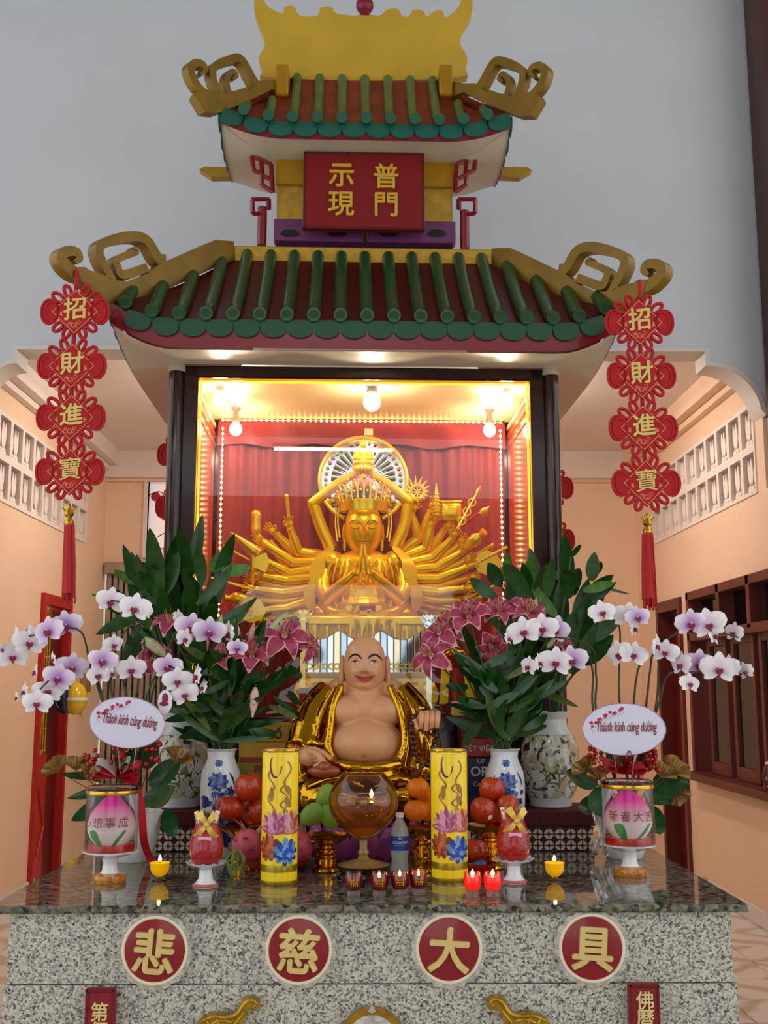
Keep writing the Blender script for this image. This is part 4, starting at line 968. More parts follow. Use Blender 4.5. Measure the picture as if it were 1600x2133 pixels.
# ---- two tall yellow candles printed with flowers
M_cyel = mat('candle_yellow', '#f2d51e', 0.35, sss=0.2, emit=0.22, ec='#f8d820'); M_cbase = mat('candle_foil', '#b89a22', 0.25, metal=0.6)  # faint emission in the wax stands in for light from inside the candle
P_ = [mat('print_pink', '#d4589c', 0.5), mat('print_palepink', '#f2b8d0', 0.5), mat('print_orange', '#e07028', 0.5), mat('print_rust', '#a8481c', 0.5), mat('print_blue', '#2a50c0', 0.5), mat('print_sky', '#7ab0e8', 0.5), mat('print_gold', '#b07c14', 0.4, metal=0.3), mat('print_plum', '#6a1c4a', 0.4)]
def rose(mb, cx, cz, R_, mats_, rad, seed, off):
    rr = random.Random(seed)
    for ring in range(4):
        n = (11, 9, 7, 4)[ring]
        for i in range(n):
            a = 2*math.pi*(i+0.5*ring+rr.uniform(-.15, .15))/n; d = R_*(0.78, 0.55, 0.33, 0.12)[ring]
            wrap_poly(mb, blob(cx+d*math.cos(a), cz+d*math.sin(a), R_*0.2, R_*0.28, a-math.pi/2, 10), rad, mats_[(i+ring) % 2], off+ring*0.0003+0.0001*(i % 2))
for px, pyb, lab in ((581, 1838, 'tall yellow candle printed with flowers, left of the oil goblet'), (937, 1832, 'tall yellow candle printed with flowers, right of the oil goblet')):
    p = at(px, pyb); k = kpx(p); th = thing('tall_candle', p, lab, 'candle', 'tall yellow printed candles'); H = zat(px, 1561, p.y)-ZT; r = 39.5*k
    MB().lathe([(r*1.0, 0), (r*1.02, 0.004), (r*1.02, 0.012), (r*0.97, 0.014)], 48).build('foot', M_cbase, th)
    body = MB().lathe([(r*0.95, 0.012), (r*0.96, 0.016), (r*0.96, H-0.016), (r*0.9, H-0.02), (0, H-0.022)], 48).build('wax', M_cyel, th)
    MB().shell([(r*0.962, 0.045), (r*0.968, 0.048), (r*0.968, 0.068), (r*0.962, 0.071)], 48).build('foil_band', mat('foil_band', '#c8ac1c', 0.3, metal=0.5), body)
    MB().shell([(r, 0.013), (r, H)], 48).build('clear_sleeve', M_clear, th)
    MB().shell([(r, H-0.006), (r+0.0012, H-0.003), (r, H)], 48).build('sleeve_rim', M_goldrim, th)
    pr = MB(); R_ = r*0.975
    rose(pr, -0.040, 0.135, 0.048, (2, 3), R_, 1, 0.0008); rose(pr, 0.032, 0.120, 0.050, (4, 5), R_, 2, 0.0014)
    for cx, cz, col_ in ((-0.015, 0.195, 0), (0.05, 0.195, 2)):
        for i in range(9):
            a = math.pi/2+(i-4)*0.36; wrap_poly(pr, blob(cx+0.028*math.cos(a), cz+0.036*math.sin(a), 0.015, 0.042, a-math.pi/2, 12, 0.4), R_, (col_, 1)[i % 2], 0.0006+0.0002*(i % 3))
    for (x, z0, z1, s_) in ((-0.03, 0.25, 0.42, 1), (0.035, 0.24, 0.45, -1), (0.02, 0.25, 0.36, 1)):     # curling gold strokes
        pts = [(x+s_*0.014*math.sin(q*0.9), z0+(z1-z0)*q/14) for q in range(15)]
        for a, b_ in zip(pts, pts[1:]): wrap_poly(pr, [(a[0]-0.004, a[1]), (a[0]+0.004, a[1]), (b_[0]+0.004, b_[1]+0.001), (b_[0]-0.004, b_[1]+0.001)], R_, 6, 0.0006)
    wrap_poly(pr, blob(-0.028, 0.33, 0.010, 0.028), R_, 6, 0.0008); wrap_poly(pr, blob(0.036, 0.30, 0.012, 0.022, 0.5), R_, 6, 0.0008); wrap_poly(pr, blob(0.036, 0.345, 0.012, 0.02, 0.5), R_, 6, 0.0008)
    pts = [(0.022*math.cos(a)-0.012, H-0.055+0.045*math.sin(a)) for a in [math.pi*0.75+q*0.32 for q in range(13)]]
    for a, b_ in zip(pts, pts[1:]): wrap_poly(pr, [(a[0]-0.003, a[1]-0.003), (a[0]+0.003, a[1]+0.003), (b_[0]+0.003, b_[1]+0.003), (b_[0]-0.003, b_[1]-0.003)], r, 7, 0.0006)
    pr.build('flower_print', P_, body, False)
# ---- oil goblet on a dark wooden stand
M_blackwood = mat('black_wood', '#140a08', 0.2, coat=0.5)
p = at(757, 1838); k = kpx(p); st = thing('goblet_stand', p, 'low black carved wooden stand under the oil goblet', 'stand')
zs_ = 34*k
sm = MB().lathe([(48*k, zs_-8*k), (56*k, zs_-6*k), (57*k, zs_-1*k), (50*k, zs_), (0, zs_)], 36); sm.build('disc', M_blackwood, st)
sm = MB().lathe([(46*k, zs_-16*k), (48*k, zs_-8*k), (20*k, zs_-8*k)], 30); sm.build('apron', M_blackwood, st)
for i in range(5):
    a = i*2*math.pi/5-math.pi/2; d = Vector((math.cos(a), math.sin(a), 0))
    MB().tube([d*44*k+Vector((0, 0, zs_-9*k)), d*54*k+Vector((0, 0, zs_-18*k)), d*46*k+Vector((0, 0, 8*k)), d*56*k+Vector((0, 0, 3.5*k))], [6*k, 6*k, 4*k, 3.5*k], 8, seg=10).build('leg', M_blackwood, st)
g0 = p+Vector((0, 0, zs_)); gb = thing('oil_goblet', g0, 'large round glass goblet of amber oil with a floating flame', 'goblet')
def zz(py): return zat(757, py, p.y)-g0.z
zb, zr_ = zz(1748), zz(1612); R_ = 74*k
prof = []
for i in range(15):
    u = i/14; prof.append((max(6*k, R_*math.sin(math.pi*(0.03+0.80*u))**0.72), zb+(zr_-zb)*u))
M_gg = mat_glass('goblet_glass', '#f4eedc', 0.0, 1.8)
MB().shell(prof, 44).build('bowl', M_gg, gb)
zo = zz(1664)
oil = [(0, prof[0][1]+0.004)]+[(r_*0.975, z_+0.002) for r_, z_ in prof[1:] if z_ < zo-0.004]
rl = oil[-1][0]; oil += [(rl*1.005, zo), (0, zo)]
m = mat('amber_oil', '#e09428', 0.04, trans=0.75, ior=1.12)
MB().lathe(oil, 44).build('oil', m, gb)
MB().shell([(prof[-1][0], zr_-0.002), (prof[-1][0]+0.002, zr_), (prof[-1][0], zr_+0.002)], 44).build('rim', M_goldrim, gb)
MB().lathe([(52*k, 0), (54*k, 2*k), (40*k, 7*k), (14*k, 13*k), (9*k, 20*k), (12*k, 26*k), (8*k, 34*k), (9*k, zb)], 32).build('stem_foot', mat('amber_glass', '#c8a060', 0.08, trans=0.6), gb)
MB().lathe([(0, zo), (0.016, zo+0.001), (0.016, zo+0.005), (0, zo+0.006)], 14, (0.03, 0, 0)).build('float', M_goldrim, gb)
flame(gb, zo+0.006, 0.032, 0.008, (0.03, 0))
# ---- small red glass candles
M_rl = mat('red_liquid', '#9a0a0a', 0.08, coat=0.5); M_rlit = mat('red_glass_lit', '#e01810', 0.15, emit=0.9, ec='#ff2010')
for i, (px, pyb, lit) in enumerate(((737, 1866, 0), (790, 1866, 0), (833, 1864, 1), (872, 1862, 1), (985, 1866, 2), (1027, 1866, 2))):
    p = at(px, pyb); k = kpx(p)
    lab = ('small red candle glass first from the left in the front row', 'small red candle glass second from the left in the front row', 'small red candle glass third from the left, before the water bottle', 'small red candle glass fourth from the left, before the oranges', 'brightly glowing red candle glass just right of the tall candle', 'brightly glowing red candle glass beside the red jar stand')[i]
    th = thing('candle_glass', p, lab, 'candle', 'red candle glasses')
    MB().lathe([(13*k, 0), (14*k, 2*k), (13*k, 11*k), (14*k, 14*k)], 24).build('glass_base', mat('glass_foot', '#c8b8b0', 0.05, trans=0.7), th)
    MB().lathe([(13*k, 13*k), (17*k, 22*k), (17.5*k, 32*k), (16.5*k, 40*k), (0, 40*k)], 26).build('red_wax', M_rlit if lit == 2 else M_rl, th)
    MB().shell([(14*k, 12*k), (18*k, 21*k), (18.5*k, 34*k), (17*k, 48*k)], 26).build('glass', mat_glass('shot_glass', '#ffeae6', 0.0, 1.8), th)
    if lit < 2:
        tx = MB(); wrap_text(tx, '福', 17*k, 0, 29*k, 18.6*k, 0); tx.build('gold_print', M_goldrim, th, False)
    if lit or i == 1:
        flame(th, 40*k, (9 if lit < 2 else 14)*k, (3.2 if lit < 2 else 4.5)*k)
# ---- water bottle
p = at(833, 1822); k = kpx(p); th = thing('water_bottle', p, 'clear plastic water bottle with a blue label', 'bottle'); H = zat(833, 1692, p.y)-ZT; r = 19*k
MB().lathe([(r*0.8, 0), (r*0.95, 0.004), (r, 0.02), (r*0.9, H*0.22), (r, H*0.40), (r, H*0.66), (r*0.85, H*0.76), (r*0.36, H*0.90), (r*0.36, H*0.93)], 28).build('body', mat('pet_water', '#dbe4ea', 0.06, trans=0.55), th)
lb = MB().shell([(r*1.015, H*0.40), (r*1.015, H*0.63)], 32).build('label', mat('bottle_blue', '#12409c', 0.35), th)
tx = MB(); wrap_text(tx, 'AQUAFINA', 0.0135, 0, H*0.53, r*1.02, 0); wrap_poly(tx, [(-0.011, H*0.585), (0, H*0.615), (0.011, H*0.585)], r*1.02, 0); wrap_poly(tx, [(-0.02, H*0.485), (0.02, H*0.485), (0.02, H*0.489), (-0.02, H*0.489)], r*1.02, 0)
tx.build('lettering', mat('label_white', '#f4f4f4', 0.4), lb, False)
MB().lathe([(r*0.44, H*0.92), (r*0.46, H*0.93), (r*0.46, H*0.995), (0, H)], 20).build('cap', mat('cap_white', '#e8ecf0', 0.4), th)
# ---- gold pedestal bowls and fruit
def gold_bowl(px, py, pyr, rpx, lab):
    p = at(px, py); k = kpx(p); H = zat(px, pyr, p.y)-ZT; th = thing('pedestal_bowl', p, lab, 'bowl', 'gold pedestal fruit bowls'); r = rpx*k
    MB().lathe([(r*0.62, 0), (r*0.66, 0.004), (r*0.6, 0.014), (r*0.42, 0.02), (r*0.5, 0.03), (r*0.5, 0.05), (r*0.36, 0.056)], 36).build('foot', M_goldm, th)
    MB().lathe([(r*0.34, 0.05), (r*0.46, 0.062), (r*0.46, H*0.45), (r*0.36, H*0.5), (r*0.5, H*0.56), (r*0.5, H*0.60), (r*0.34, H*0.64), (r*0.34, H*0.72)], 36).build('stem', M_goldm, th)
    MB().lathe([(r*0.3, H*0.68), (r*0.6, H*0.76), (r*0.95, H*0.93), (r*1.04, H), (r*1.0, H), (r*0.86, H*0.94), (0, H*0.90)], 40).build('dish', M_goldm, th)
    return p, k, H
def fruit_mesh(name, mats, prof, n=20, stem=True, stemmat=1, r=1.0, lobes=0):
    mb = MB().lathe(prof, n, fn=(lambda r_, z, a, j: (r_*(1+0.03*math.cos(a*lobes)), z)) if lobes else None)
    return mb.mesh(name, mats)
M_stem = mat('fruit_stem', '#4a3418', 0.8)
apple_prof = [(0, -0.78), (0.22, -0.86), (0.45, -0.88), (0.75, -0.66), (0.95, -0.22), (1.0, 0.15), (0.93, 0.5), (0.7, 0.8), (0.4, 0.9), (0.18, 0.82), (0, 0.66)]
orange_prof = [(0, -0.8), (0.4, -0.76), (0.75, -0.55), (0.96, -0.2), (1.0, 0.1), (0.9, 0.45), (0.65, 0.7), (0.3, 0.82), (0.1, 0.8), (0, 0.76)]
M_apple = mat('apple_skin', '#a8140e', 0.2, coat=0.4, c2='#c8521c', scale=3.5, stretch=(1, 1, 0.4)); M_apple2 = mat('apple_skin_deep', '#98120c', 0.2, coat=0.4, c2='#b83a14', scale=3.0)
M_orange_f = mat('mandarin_peel', '#e2760a', 0.35, var=0.08, scale=30, bump=0.15); M_mango = mat('mango_skin', '#6f9a34', 0.4, c2='#8cae4c', scale=4)
def fruit(name, px, py, Y, rpx, prof, m, lab, group, rot=(0, 0, 0), sc=(1, 1, 1), sticker=None, stem=True, cat='fruit'):
    c = W(px, py, Y); k = kpx(c); r = rpx*k
    th = thing(name, c, lab, cat, group); th.rotation_euler = rot
    MB().lathe([(a*r, b_*r) for a, b_ in prof], 26, fn=lambda r_, z, a, j: (r_*(1+0.025*math.cos(a*5)), z)).build('skin', m, th).scale = sc
    if stem: MB().tube([(0, 0, r*0.62*sc[2]), (0.002, 0.001, r*0.9*sc[2]), (0.006, 0.002, r*1.08*sc[2])], [0.0025, 0.002, 0.003], 6).build('stem', M_stem, th)
    if sticker:
        sx, sz, cc = sticker; d = Vector((sx, -math.sqrt(max(0.05, 1-sx*sx-sz*sz)), sz)); M = T4(d*r*1.0) @ d.to_track_quat('Z', 'Y').to_matrix().to_4x4()
        MB().lathe([(r*0.2, 0), (r*0.2, 0.001), (0, 0.0015)], 14, M=M).build('sticker', mat('sticker_'+cc, '#'+cc, 0.4), th)
    return th
p, k, H = gold_bowl(505, 1794, 1719, 52, 'gold pedestal bowl under the red fruit beside the left blue vase')
for px, py, r_, dy, lab in ((519, 1641, 31, -0.05, 'red fruit on top of the pile beside the left blue vase'), (478, 1683, 30, -0.06, 'orange red fruit at the left of the pile beside the left vase'), (531, 1690, 30, 0.035, 'deep red fruit half hidden behind the left tall candle'), (497, 1690, 24, 0.10, 'dark red fruit at the back of the left pile')):
    fruit('red_apple', px, py, p.y+dy, r_, orange_prof if px == 478 else apple_prof, M_apple2 if px != 478 else mat('persimmon', '#b8340e', 0.25, coat=0.3, c2='#9a1e0c', scale=3), lab, 'red fruit in the left bowl', (0.2, 0.1, px))
p, k, H = gold_bowl(680, 1814, 1738, 47, 'gold pedestal bowl of green mangoes')
for px, py, dy, rz, lab in ((649, 1697, -0.05, 0.9, 'green mango at the left of the mango bowl'), (680, 1660, 0.0, 0.5, 'green mango leaning on top of the mango bowl'), (686, 1702, -0.03, -0.7, 'green mango at the front of the mango bowl'), (702, 1692, 0.07, 0.2, 'green mango half hidden by the goblet')):
    fruit('green_mango', px, py, p.y+dy, 25, orange_prof, M_mango, lab, 'green mangoes', (0, rz, 0), (0.86, 0.8, 1.3), stem=False)
p, k, H = gold_bowl(878, 1816, 1722, 42, 'gold pedestal bowl of mandarins beside the right tall candle')
for px, py, dy, r_, lab in ((870, 1642, 0.0, 24, 'mandarin orange on top of the stack'), (866, 1690, -0.04, 26, 'mandarin orange at the lower left of the stack'), (894, 1690, 0.05, 25, 'mandarin orange at the lower right, half behind the tall candle'), (889, 1657, 0.07, 21, 'mandarin orange at the back of the stack beside the tall candle')):
    fruit('mandarin', px, py, p.y+dy, r_, orange_prof, M_orange_f, lab, 'mandarins', stem=False)
p, k, H = gold_bowl(1020, 1808, 1717, 48, 'gold pedestal bowl of apples before the right blue vase')
for px, py, dy, r_, stk, lab in ((1025, 1646, 0.02, 28, None, 'bright red apple on top of the right pile'), (1006, 1688, -0.05, 27, (-0.1, -0.3, 'd8d4c8'), 'red apple with a sticker at the left of the right pile'), (1058, 1680, -0.03, 24, (0.0, 0.25, 'c8d0d4'), 'red apple with a pale sticker at the right of the right pile'), (1034, 1690, 0.09, 24, None, 'red apple at the back of the right pile')):
    fruit('apple', px, py, p.y+dy, r_, apple_prof, M_apple, lab, 'apples in the right bowl', (0.15, 0.1, px), sticker=stk)
# red trays with dragon fruit and an apple
M_tray = mat('red_tray', '#a81410', 0.25, coat=0.4)
def tray(px, py, rpx, lab):
    p = at(px, py); k = kpx(p); r = rpx*k; th = thing('fruit_tray', p, lab, 'tray', 'red fruit trays')
    MB().lathe([(r*0.6, 0), (r*0.62, 0.012), (r*0.9, 0.028), (r*1.0, 0.05), (r*0.97, 0.05), (r*0.86, 0.034), (0, 0.016)], 40).build('dish', M_tray, th); return p, k
p, k = tray(575, 1813, 72, 'round red tray of dragon fruit behind the left tall candle')
M_dragon = mat('dragon_fruit_skin', '#b0385c', 0.4, c2='#c8606c', scale=9); M_scale = mat('dragon_scale', '#8a7a3c', 0.5, c2='#b8586a', scale=14)
def dragon(px, py, Y, rpx, rot, lab):
    c = W(px, py, Y); k = kpx(c); r = rpx*k; th = thing('dragon_fruit', c, lab, 'fruit', 'dragon fruit'); th.rotation_euler = rot
    MB().ball((0, 0, 0), (r, r, r*1.2), 22, 14).build('skin', M_dragon, th)
    for i in range(18):
        z = -0.8+1.7*i/17; a = i*2.4; rr = math.sqrt(max(0.05, 1-min(0.98, abs(z))**2)); d = Vector((math.cos(a), math.sin(a), 0))
        b0 = Vector((d.x*rr*r, d.y*rr*r, z*r*1.15)); s_ = Vector((-d.y, d.x, 0))*r*0.24; up = Vector((d.x*0.25, d.y*0.25, 0.55 if z > -0.3 else 0.35))*r*(1.25 if z > 0.7 else 0.85)
        mb = MB(); mb.add([b0-s_, b0+s_, b0+up*0.6+s_*0.5+d*r*0.06, b0+up+d*r*0.5, b0+up*0.6-s_*0.5+d*r*0.12, b0+up*0.4+d*r*0.12], [(0, 1, 2, 5), (5, 2, 3), (5, 3, 4), (0, 5, 4)]); mb.build('scale', M_scale, th)
dragon(514, 1764, p.y-0.03, 32, (0.3, 0.2, 0), 'dragon fruit at the left of the red tray')
dragon(624, 1764, p.y-0.05, 29, (0.4, -0.4, 1), 'dragon fruit just right of the left tall candle')
dragon(573, 1762, p.y+0.04, 26, (0.2, 0.1, 2), 'dragon fruit behind the left tall candle')
# green peppers / leaves hanging off the dragon fruit
p2 = at(492, 1828); k = kpx(p2); th = thing('green_pods', p2, 'twisted green dragon fruit stalk hanging in front of the red tray', 'stalk')
gp = MB(); rr_ = random.Random(4)
for i in range(6): 
    x = (i-2.5)*7*k; gp.tube([(x*0.3, 0, 56*k), (x*1.1+6*k*math.sin(i*2), -4*k*(i % 3), 38*k), (x*0.8-5*k*math.sin(i*3), -2*k, 18*k), (x*0.9+5*k*math.cos(i), -3*k, 3*k)], [2*k, 3.6*k, 3.6*k, 1.2*k], 6, seg=10)
gp.build('stalk', mat('green_stalk', '#5c7c34', 0.5, c2='#88a050', scale=20), th)
p, k = tray(1000, 1824, 36, 'small red tray holding an apple right of the right tall candle')
fruit('apple', 990, 1773, p.y, 26, apple_prof, M_apple2, 'dark red apple with a round white sticker in the small red tray', 'apples in the small tray', (0.1, 0, 1), sticker=(0.35, 0.25, 'e8e4dc'))
c = W(998, 1799, p.y-0.02); k = kpx(c); th = MB().ball((0, 0, 0), (16*k, 14*k, 8*k), 14, 8).build('candy_packet', mat('blue_packet', '#2458a8', 0.3, c2='#60a0d0', scale=30)); th.location = c; tag(th, 'small blue wrapped packet in the little red tray', 'packet')
# ================================================================ STATUES
M_gold = mat('statue_gold', '#fcc806', 0.29, metal=0.55, var=0.05, scale=14)
M_gold2 = mat('statue_gold_trim', '#fad03a', 0.28, metal=0.6)
M_goldflat = mat('sash_gold', '#f2bc18', 0.4, metal=0.4)
TAPER = 0.10
def head(mb, c, rx, ry, rz, disp, nu=44, nv=34, p=2.3, mi=0):
    def pt(u, v):
        a = 2*math.pi*u; e = -math.pi/2+math.pi*v
        def sg(x, q): return math.copysign(abs(x)**q, x)
        q = 2/p; x = sg(math.cos(e), q)*sg(math.sin(a), q); y = -sg(math.cos(e), q)*sg(math.cos(a), q); z = sg(math.sin(e), q)
        d = disp(x, z) if y < 0 else 0.0
        taper = 1.0+TAPER*min(0, z)
        return Vector((c[0]+rx*x*taper, c[1]+ry*y-d, c[2]+rz*z))
    mb.grid(pt, nu, nv, mi, close_u=True); return mb
def front(c, rx, ry, rz, disp, x, z, off=0.001, p=2.3):
    w = max(0.0, 1-abs(x)**p-abs(z)**p)**(1/p); return Vector((c[0]+rx*x*(1+TAPER*min(0, z)), c[1]-ry*w-disp(x, z)-off, c[2]+rz*z))
def gs(x, s): return math.exp(-(x/s)**2)
def hand_mesh(mb, M, k, curl=0.5, mi=0, spread=0.12, thumb=1):
    """palm in local XZ plane, fingers towards +Z, palm facing -Y; k = hand length"""
    mb.ball((0, 0, 0.22*k), (0.20*k, 0.09*k, 0.26*k), 10, 8, mi, M)
    for i in range(4):
        x = (i-1.5)*0.105*k; L_ = (0.40, 0.47, 0.44, 0.34)[i]*k; a = (i-1.5)*spread; r = 0.056*k
        p0 = Vector((x, 0, 0.40*k)); d = Vector((math.sin(a), 0, math.cos(a))); pts = [p0]; dd = d.copy()
        for j in range(3):
            dd = (Matrix.Rotation(curl*(0.5+0.4*j), 3, 'X') @ dd); pts.append(pts[-1]+dd*L_*(0.42, 0.33, 0.25)[j])
        mb.tube(pts, [r, r*0.95, r*0.85, r*0.55], 7, mi, seg=8, M=M)
    mb.tube([(thumb*0.14*k, -0.02*k, 0.12*k), (thumb*0.28*k, -0.07*k, 0.26*k), (thumb*0.27*k, -0.13*k, 0.42*k)], [0.065*k, 0.058*k, 0.04*k], 7, mi, seg=6, M=M)
    return mb
GY = 0.50
def G(px, py, dy=0.0): return S(px, py, GY+dy)
gbase = SH @ Vector((G(757, 1290).x, GY, S(757, 1290, GY).z))
gs_t = thing('many_armed_statue', gbase, 'large gold many-armed statue with praying hands and crown inside the glass', 'statue', rz=R(1.5))
def gp(mb, name, mats, parent=None, smooth=True, ang=50):
    mb.v = [SH @ v for v in mb.v]; return wb(mb, name, mats, parent or gs_t, smooth, ang)
kg = kpx(SH @ G(757, 1150))
# body (one continuous surface)
b = MB()
b.ball(G(757, 1195, 0.02), (70*kg, 0.13, 52*kg), 24, 16); b.ball(G(757, 1240, 0.0), (62*kg, 0.14, 40*kg), 24, 16)
b.ball(G(690, 1172, 0.03), (30*kg, 0.10, 26*kg), 16, 12); b.ball(G(824, 1172, 0.03), (30*kg, 0.10, 26*kg), 16, 12)
b.tube([G(757, 1180, 0.03), G(757, 1150, 0.02)], [0.075, 0.065], 14)
b.tube([G(690, 1280, -0.02), G(757, 1272, -0.12), G(824, 1280, -0.02)], [0.07, 0.075, 0.07], 12, seg=10)
b.tube([G(757, 1255, 0.1), G(670, 1282, -0.02), G(735, 1290, -0.14)], [0.08, 0.07, 0.05], 12, seg=12); b.tube([G(757, 1255, 0.1), G(846, 1282, -0.02), G(780, 1290, -0.14)], [0.08, 0.07, 0.05], 12, seg=12)
for i in range(9):                                   # vertical pleats of the robe
    x = 705+i*13; b.tube([G(x*0.6+757*0.4, 1185, -0.10), G(x, 1225, -0.125), G(x+(x-757)*0.15, 1262, -0.12)], [0.008, 0.011, 0.010], 6, seg=8)
for sx in (-1, 1):
    for q in range(4): b.tube([G(757+sx*(26+q*12), 1162, -0.06), G(757+sx*(34+q*13), 1190, -0.10+q*0.01), G(757+sx*(40+q*13), 1222, -0.10+q*0.015)], [0.007, 0.010, 0.006], 6, seg=8)
body = remeshed(b, 'body', M_gold, 0.0062, 3); body.data.transform(SH); body.parent = gs_t; body.matrix_parent_inverse = chain(gs_t).inverted()
# head
hc = G(757, 1104); hrx, hrz, hry = 40*kg, 54*kg, 0.125
def gdisp(x, z):
    d = 0.030*gs(x, 0.13)*(gs(z+0.22, 0.16)+0.6*gs(z-0.02, 0.22)) + 0.008*gs(z+0.55, 0.09)*gs(x, 0.34)*(1-0.6*gs(z+0.55, 0.02)) + 0.010*gs(x, 0.35)*gs(z+0.82, 0.14)
    d += -0.012*gs(abs(x)-0.40, 0.16)*gs(z-0.06, 0.12)+0.009*gs(abs(x)-0.42, 0.17)*gs(z+0.0, 0.07)+0.006*gs(z-0.24, 0.07)*gs(abs(x)-0.4, 0.3)
    return d
hd = gp(head(MB(), hc, hrx, hry, hrz, gdisp, 56, 44), 'head', M_gold)
ft = MB()
def fl(pts, r, m=ft): m.tube([front(hc, hrx, hry, hrz, gdisp, x, z, 0.0005) for x, z in pts], r, 5, seg=12)
for sx in (-1, 1):
    fl([(sx*0.10, 0.02), (sx*0.22, 0.20), (sx*0.48, 0.27), (sx*0.72, 0.18)], 0.0022); fl([(sx*0.20, -0.02), (sx*0.42, -0.06), (sx*0.66, -0.01)], 0.0020)
    fl([(sx*0.06, 0.10), (sx*0.05, -0.1), (sx*0.13, -0.25)], 0.0014)
fl([(-0.28, -0.53), (-0.1, -0.545), (0, -0.56), (0.1, -0.545), (0.28, -0.53)], 0.0024)
ft.ball(front(hc, hrx, hry, hrz, gdisp, 0, 0.45), 0.004, 8, 6)
gp(ft, 'face_lines', mat('gold_shadow_line', '#7a480a', 0.5, metal=0.2), hd)
for sx in (-1, 1):
    er = MB(); er.ball(hc+Vector((sx*hrx*1.0, 0.01, -0.02)), (0.012, 0.025, 0.055), 12, 10); er.ball(hc+Vector((sx*hrx*0.97, 0.0, -0.085)), (0.010, 0.014, 0.035), 10, 8)
    gp(er, 'ear', M_gold, hd)
gp(MB().ball(hc+Vector((0, 0.05, 0.045)), (hrx*1.03, hry*0.88, hrz*0.95), 24, 16).ball(hc+Vector((0, 0.03, 0.17)), (0.06, 0.06, 0.07), 14, 10), 'hair', mat('hair_dark', '#20140c', 0.5), hd)
# crown
cz = G(757, 1058, 0).z; cy = hc.y; cx = hc.x; cr = 50*kg
cw = MB(); EL = 1.0
cw.shell([(cr*0.93, cz-0.03), (cr, cz-0.028), (cr*1.03, cz-0.005), (cr*1.08, cz+0.03), (cr*1.04, cz+0.032), (cr*0.95, cz-0.02)], 44, (cx, cy, 0))
crown = gp(cw, 'crown', M_gold2)
fg = MB(); rr_ = random.Random(9)
for i in range(26):
    a = 2*math.pi*i/26; h_ = 0.06+0.055*max(0, math.cos(a+math.pi/2))**2+0.015*(i % 2); d = Vector((math.cos(a), math.sin(a), 0)); b0 = Vector((cx, cy, cz+0.02))+d*cr*1.06; s_ = Vector((-d.y, d.x, 0))
    o_ = []
    fg.tube([b0-s_*0.012, b0-s_*0.018+d*0.006+Vector((0, 0, h_*0.5)), b0+d*0.012+Vector((0, 0, h_)), b0+s_*0.018+d*0.006+Vector((0, 0, h_*0.5)), b0+s_*0.012], [0.005, 0.006, 0.004, 0.006, 0.005], 5, seg=12)
    fg.ball(b0+d*0.008+Vector((0, 0, h_*0.45)), 0.009, 7, 5); fg.ball(b0+d*0.012+Vector((0, 0, h_+0.004)), 0.006, 6, 4)
gp(fg, 'filigree', M_gold2, crown)
dg_ = MB()
for sx in (-1, 1):
    for q in range(2): dg_.tube([Vector((cx+sx*(cr*1.04+q*0.012), cy-0.01, cz)), Vector((cx+sx*(cr*1.06+q*0.014), cy-0.02, cz-0.09)), Vector((cx+sx*(cr*0.98+q*0.012), cy-0.01, cz-0.17-q*0.02))], [0.004, 0.005, 0.006], 5, seg=8)
gp(dg_, 'crown_pendant', M_gold2, crown)
# raised arms over the head
def arm(pts, rr=(0.034, 0.030, 0.028, 0.019), name='arm'):
    mb = MB(); mb.tube(pts, list(rr), 12, seg=16); w = pts[-1]; pv = pts[-2]; d = (w-pv).normalized()
    mb.tube([w-d*0.008, w+d*0.004], [0.025, 0.025], 12)
    return mb
def add_hand(mb, w, d, k, curl=0.6, thumb=1, face=-1):
    z = d.normalized(); y = Vector((0, -face*1.0, 0)); y = (y-z*y.dot(z)); y = y.normalized() if y.length > 0.05 else z.orthogonal().normalized(); x = y.cross(z)
    M = Matrix(((x.x, y.x, z.x, w.x), (x.y, y.y, z.y, w.y), (x.z, y.z, z.z, w.z), (0, 0, 0, 1)))
    return hand_mesh(mb, M, k, curl, 0, 0.14, thumb)
for sx, P in ((-1, [(690, 1142, 0.05), (668, 1095, 0.03), (652, 1048, 0.0), (700, 1010, -0.03), (738, 988, -0.05)]), (1, [(822, 1142, 0.05), (842, 1095, 0.03), (850, 1045, 0.0), (812, 1012, -0.03), (776, 988, -0.05)])):
    pts = [G(*q) for q in P]; mb = MB(); mb.tube(pts[:3], [0.038, 0.034, 0.030], 12, seg=10); mb.ball(pts[2], 0.0315, 12, 8); mb.tube(pts[2:], [0.031, 0.028, 0.020], 12, seg=10)
    add_hand(mb, pts[-1], G(757, 968, -0.05)-pts[-1], 0.12, 0.25, sx)
    d = (pts[-1]-pts[-2]).normalized(); mb.tube([pts[-1]-d*0.02, pts[-1]-d*0.004], [0.025, 0.025], 12)
    gp(mb, 'raised_arm', M_gold)
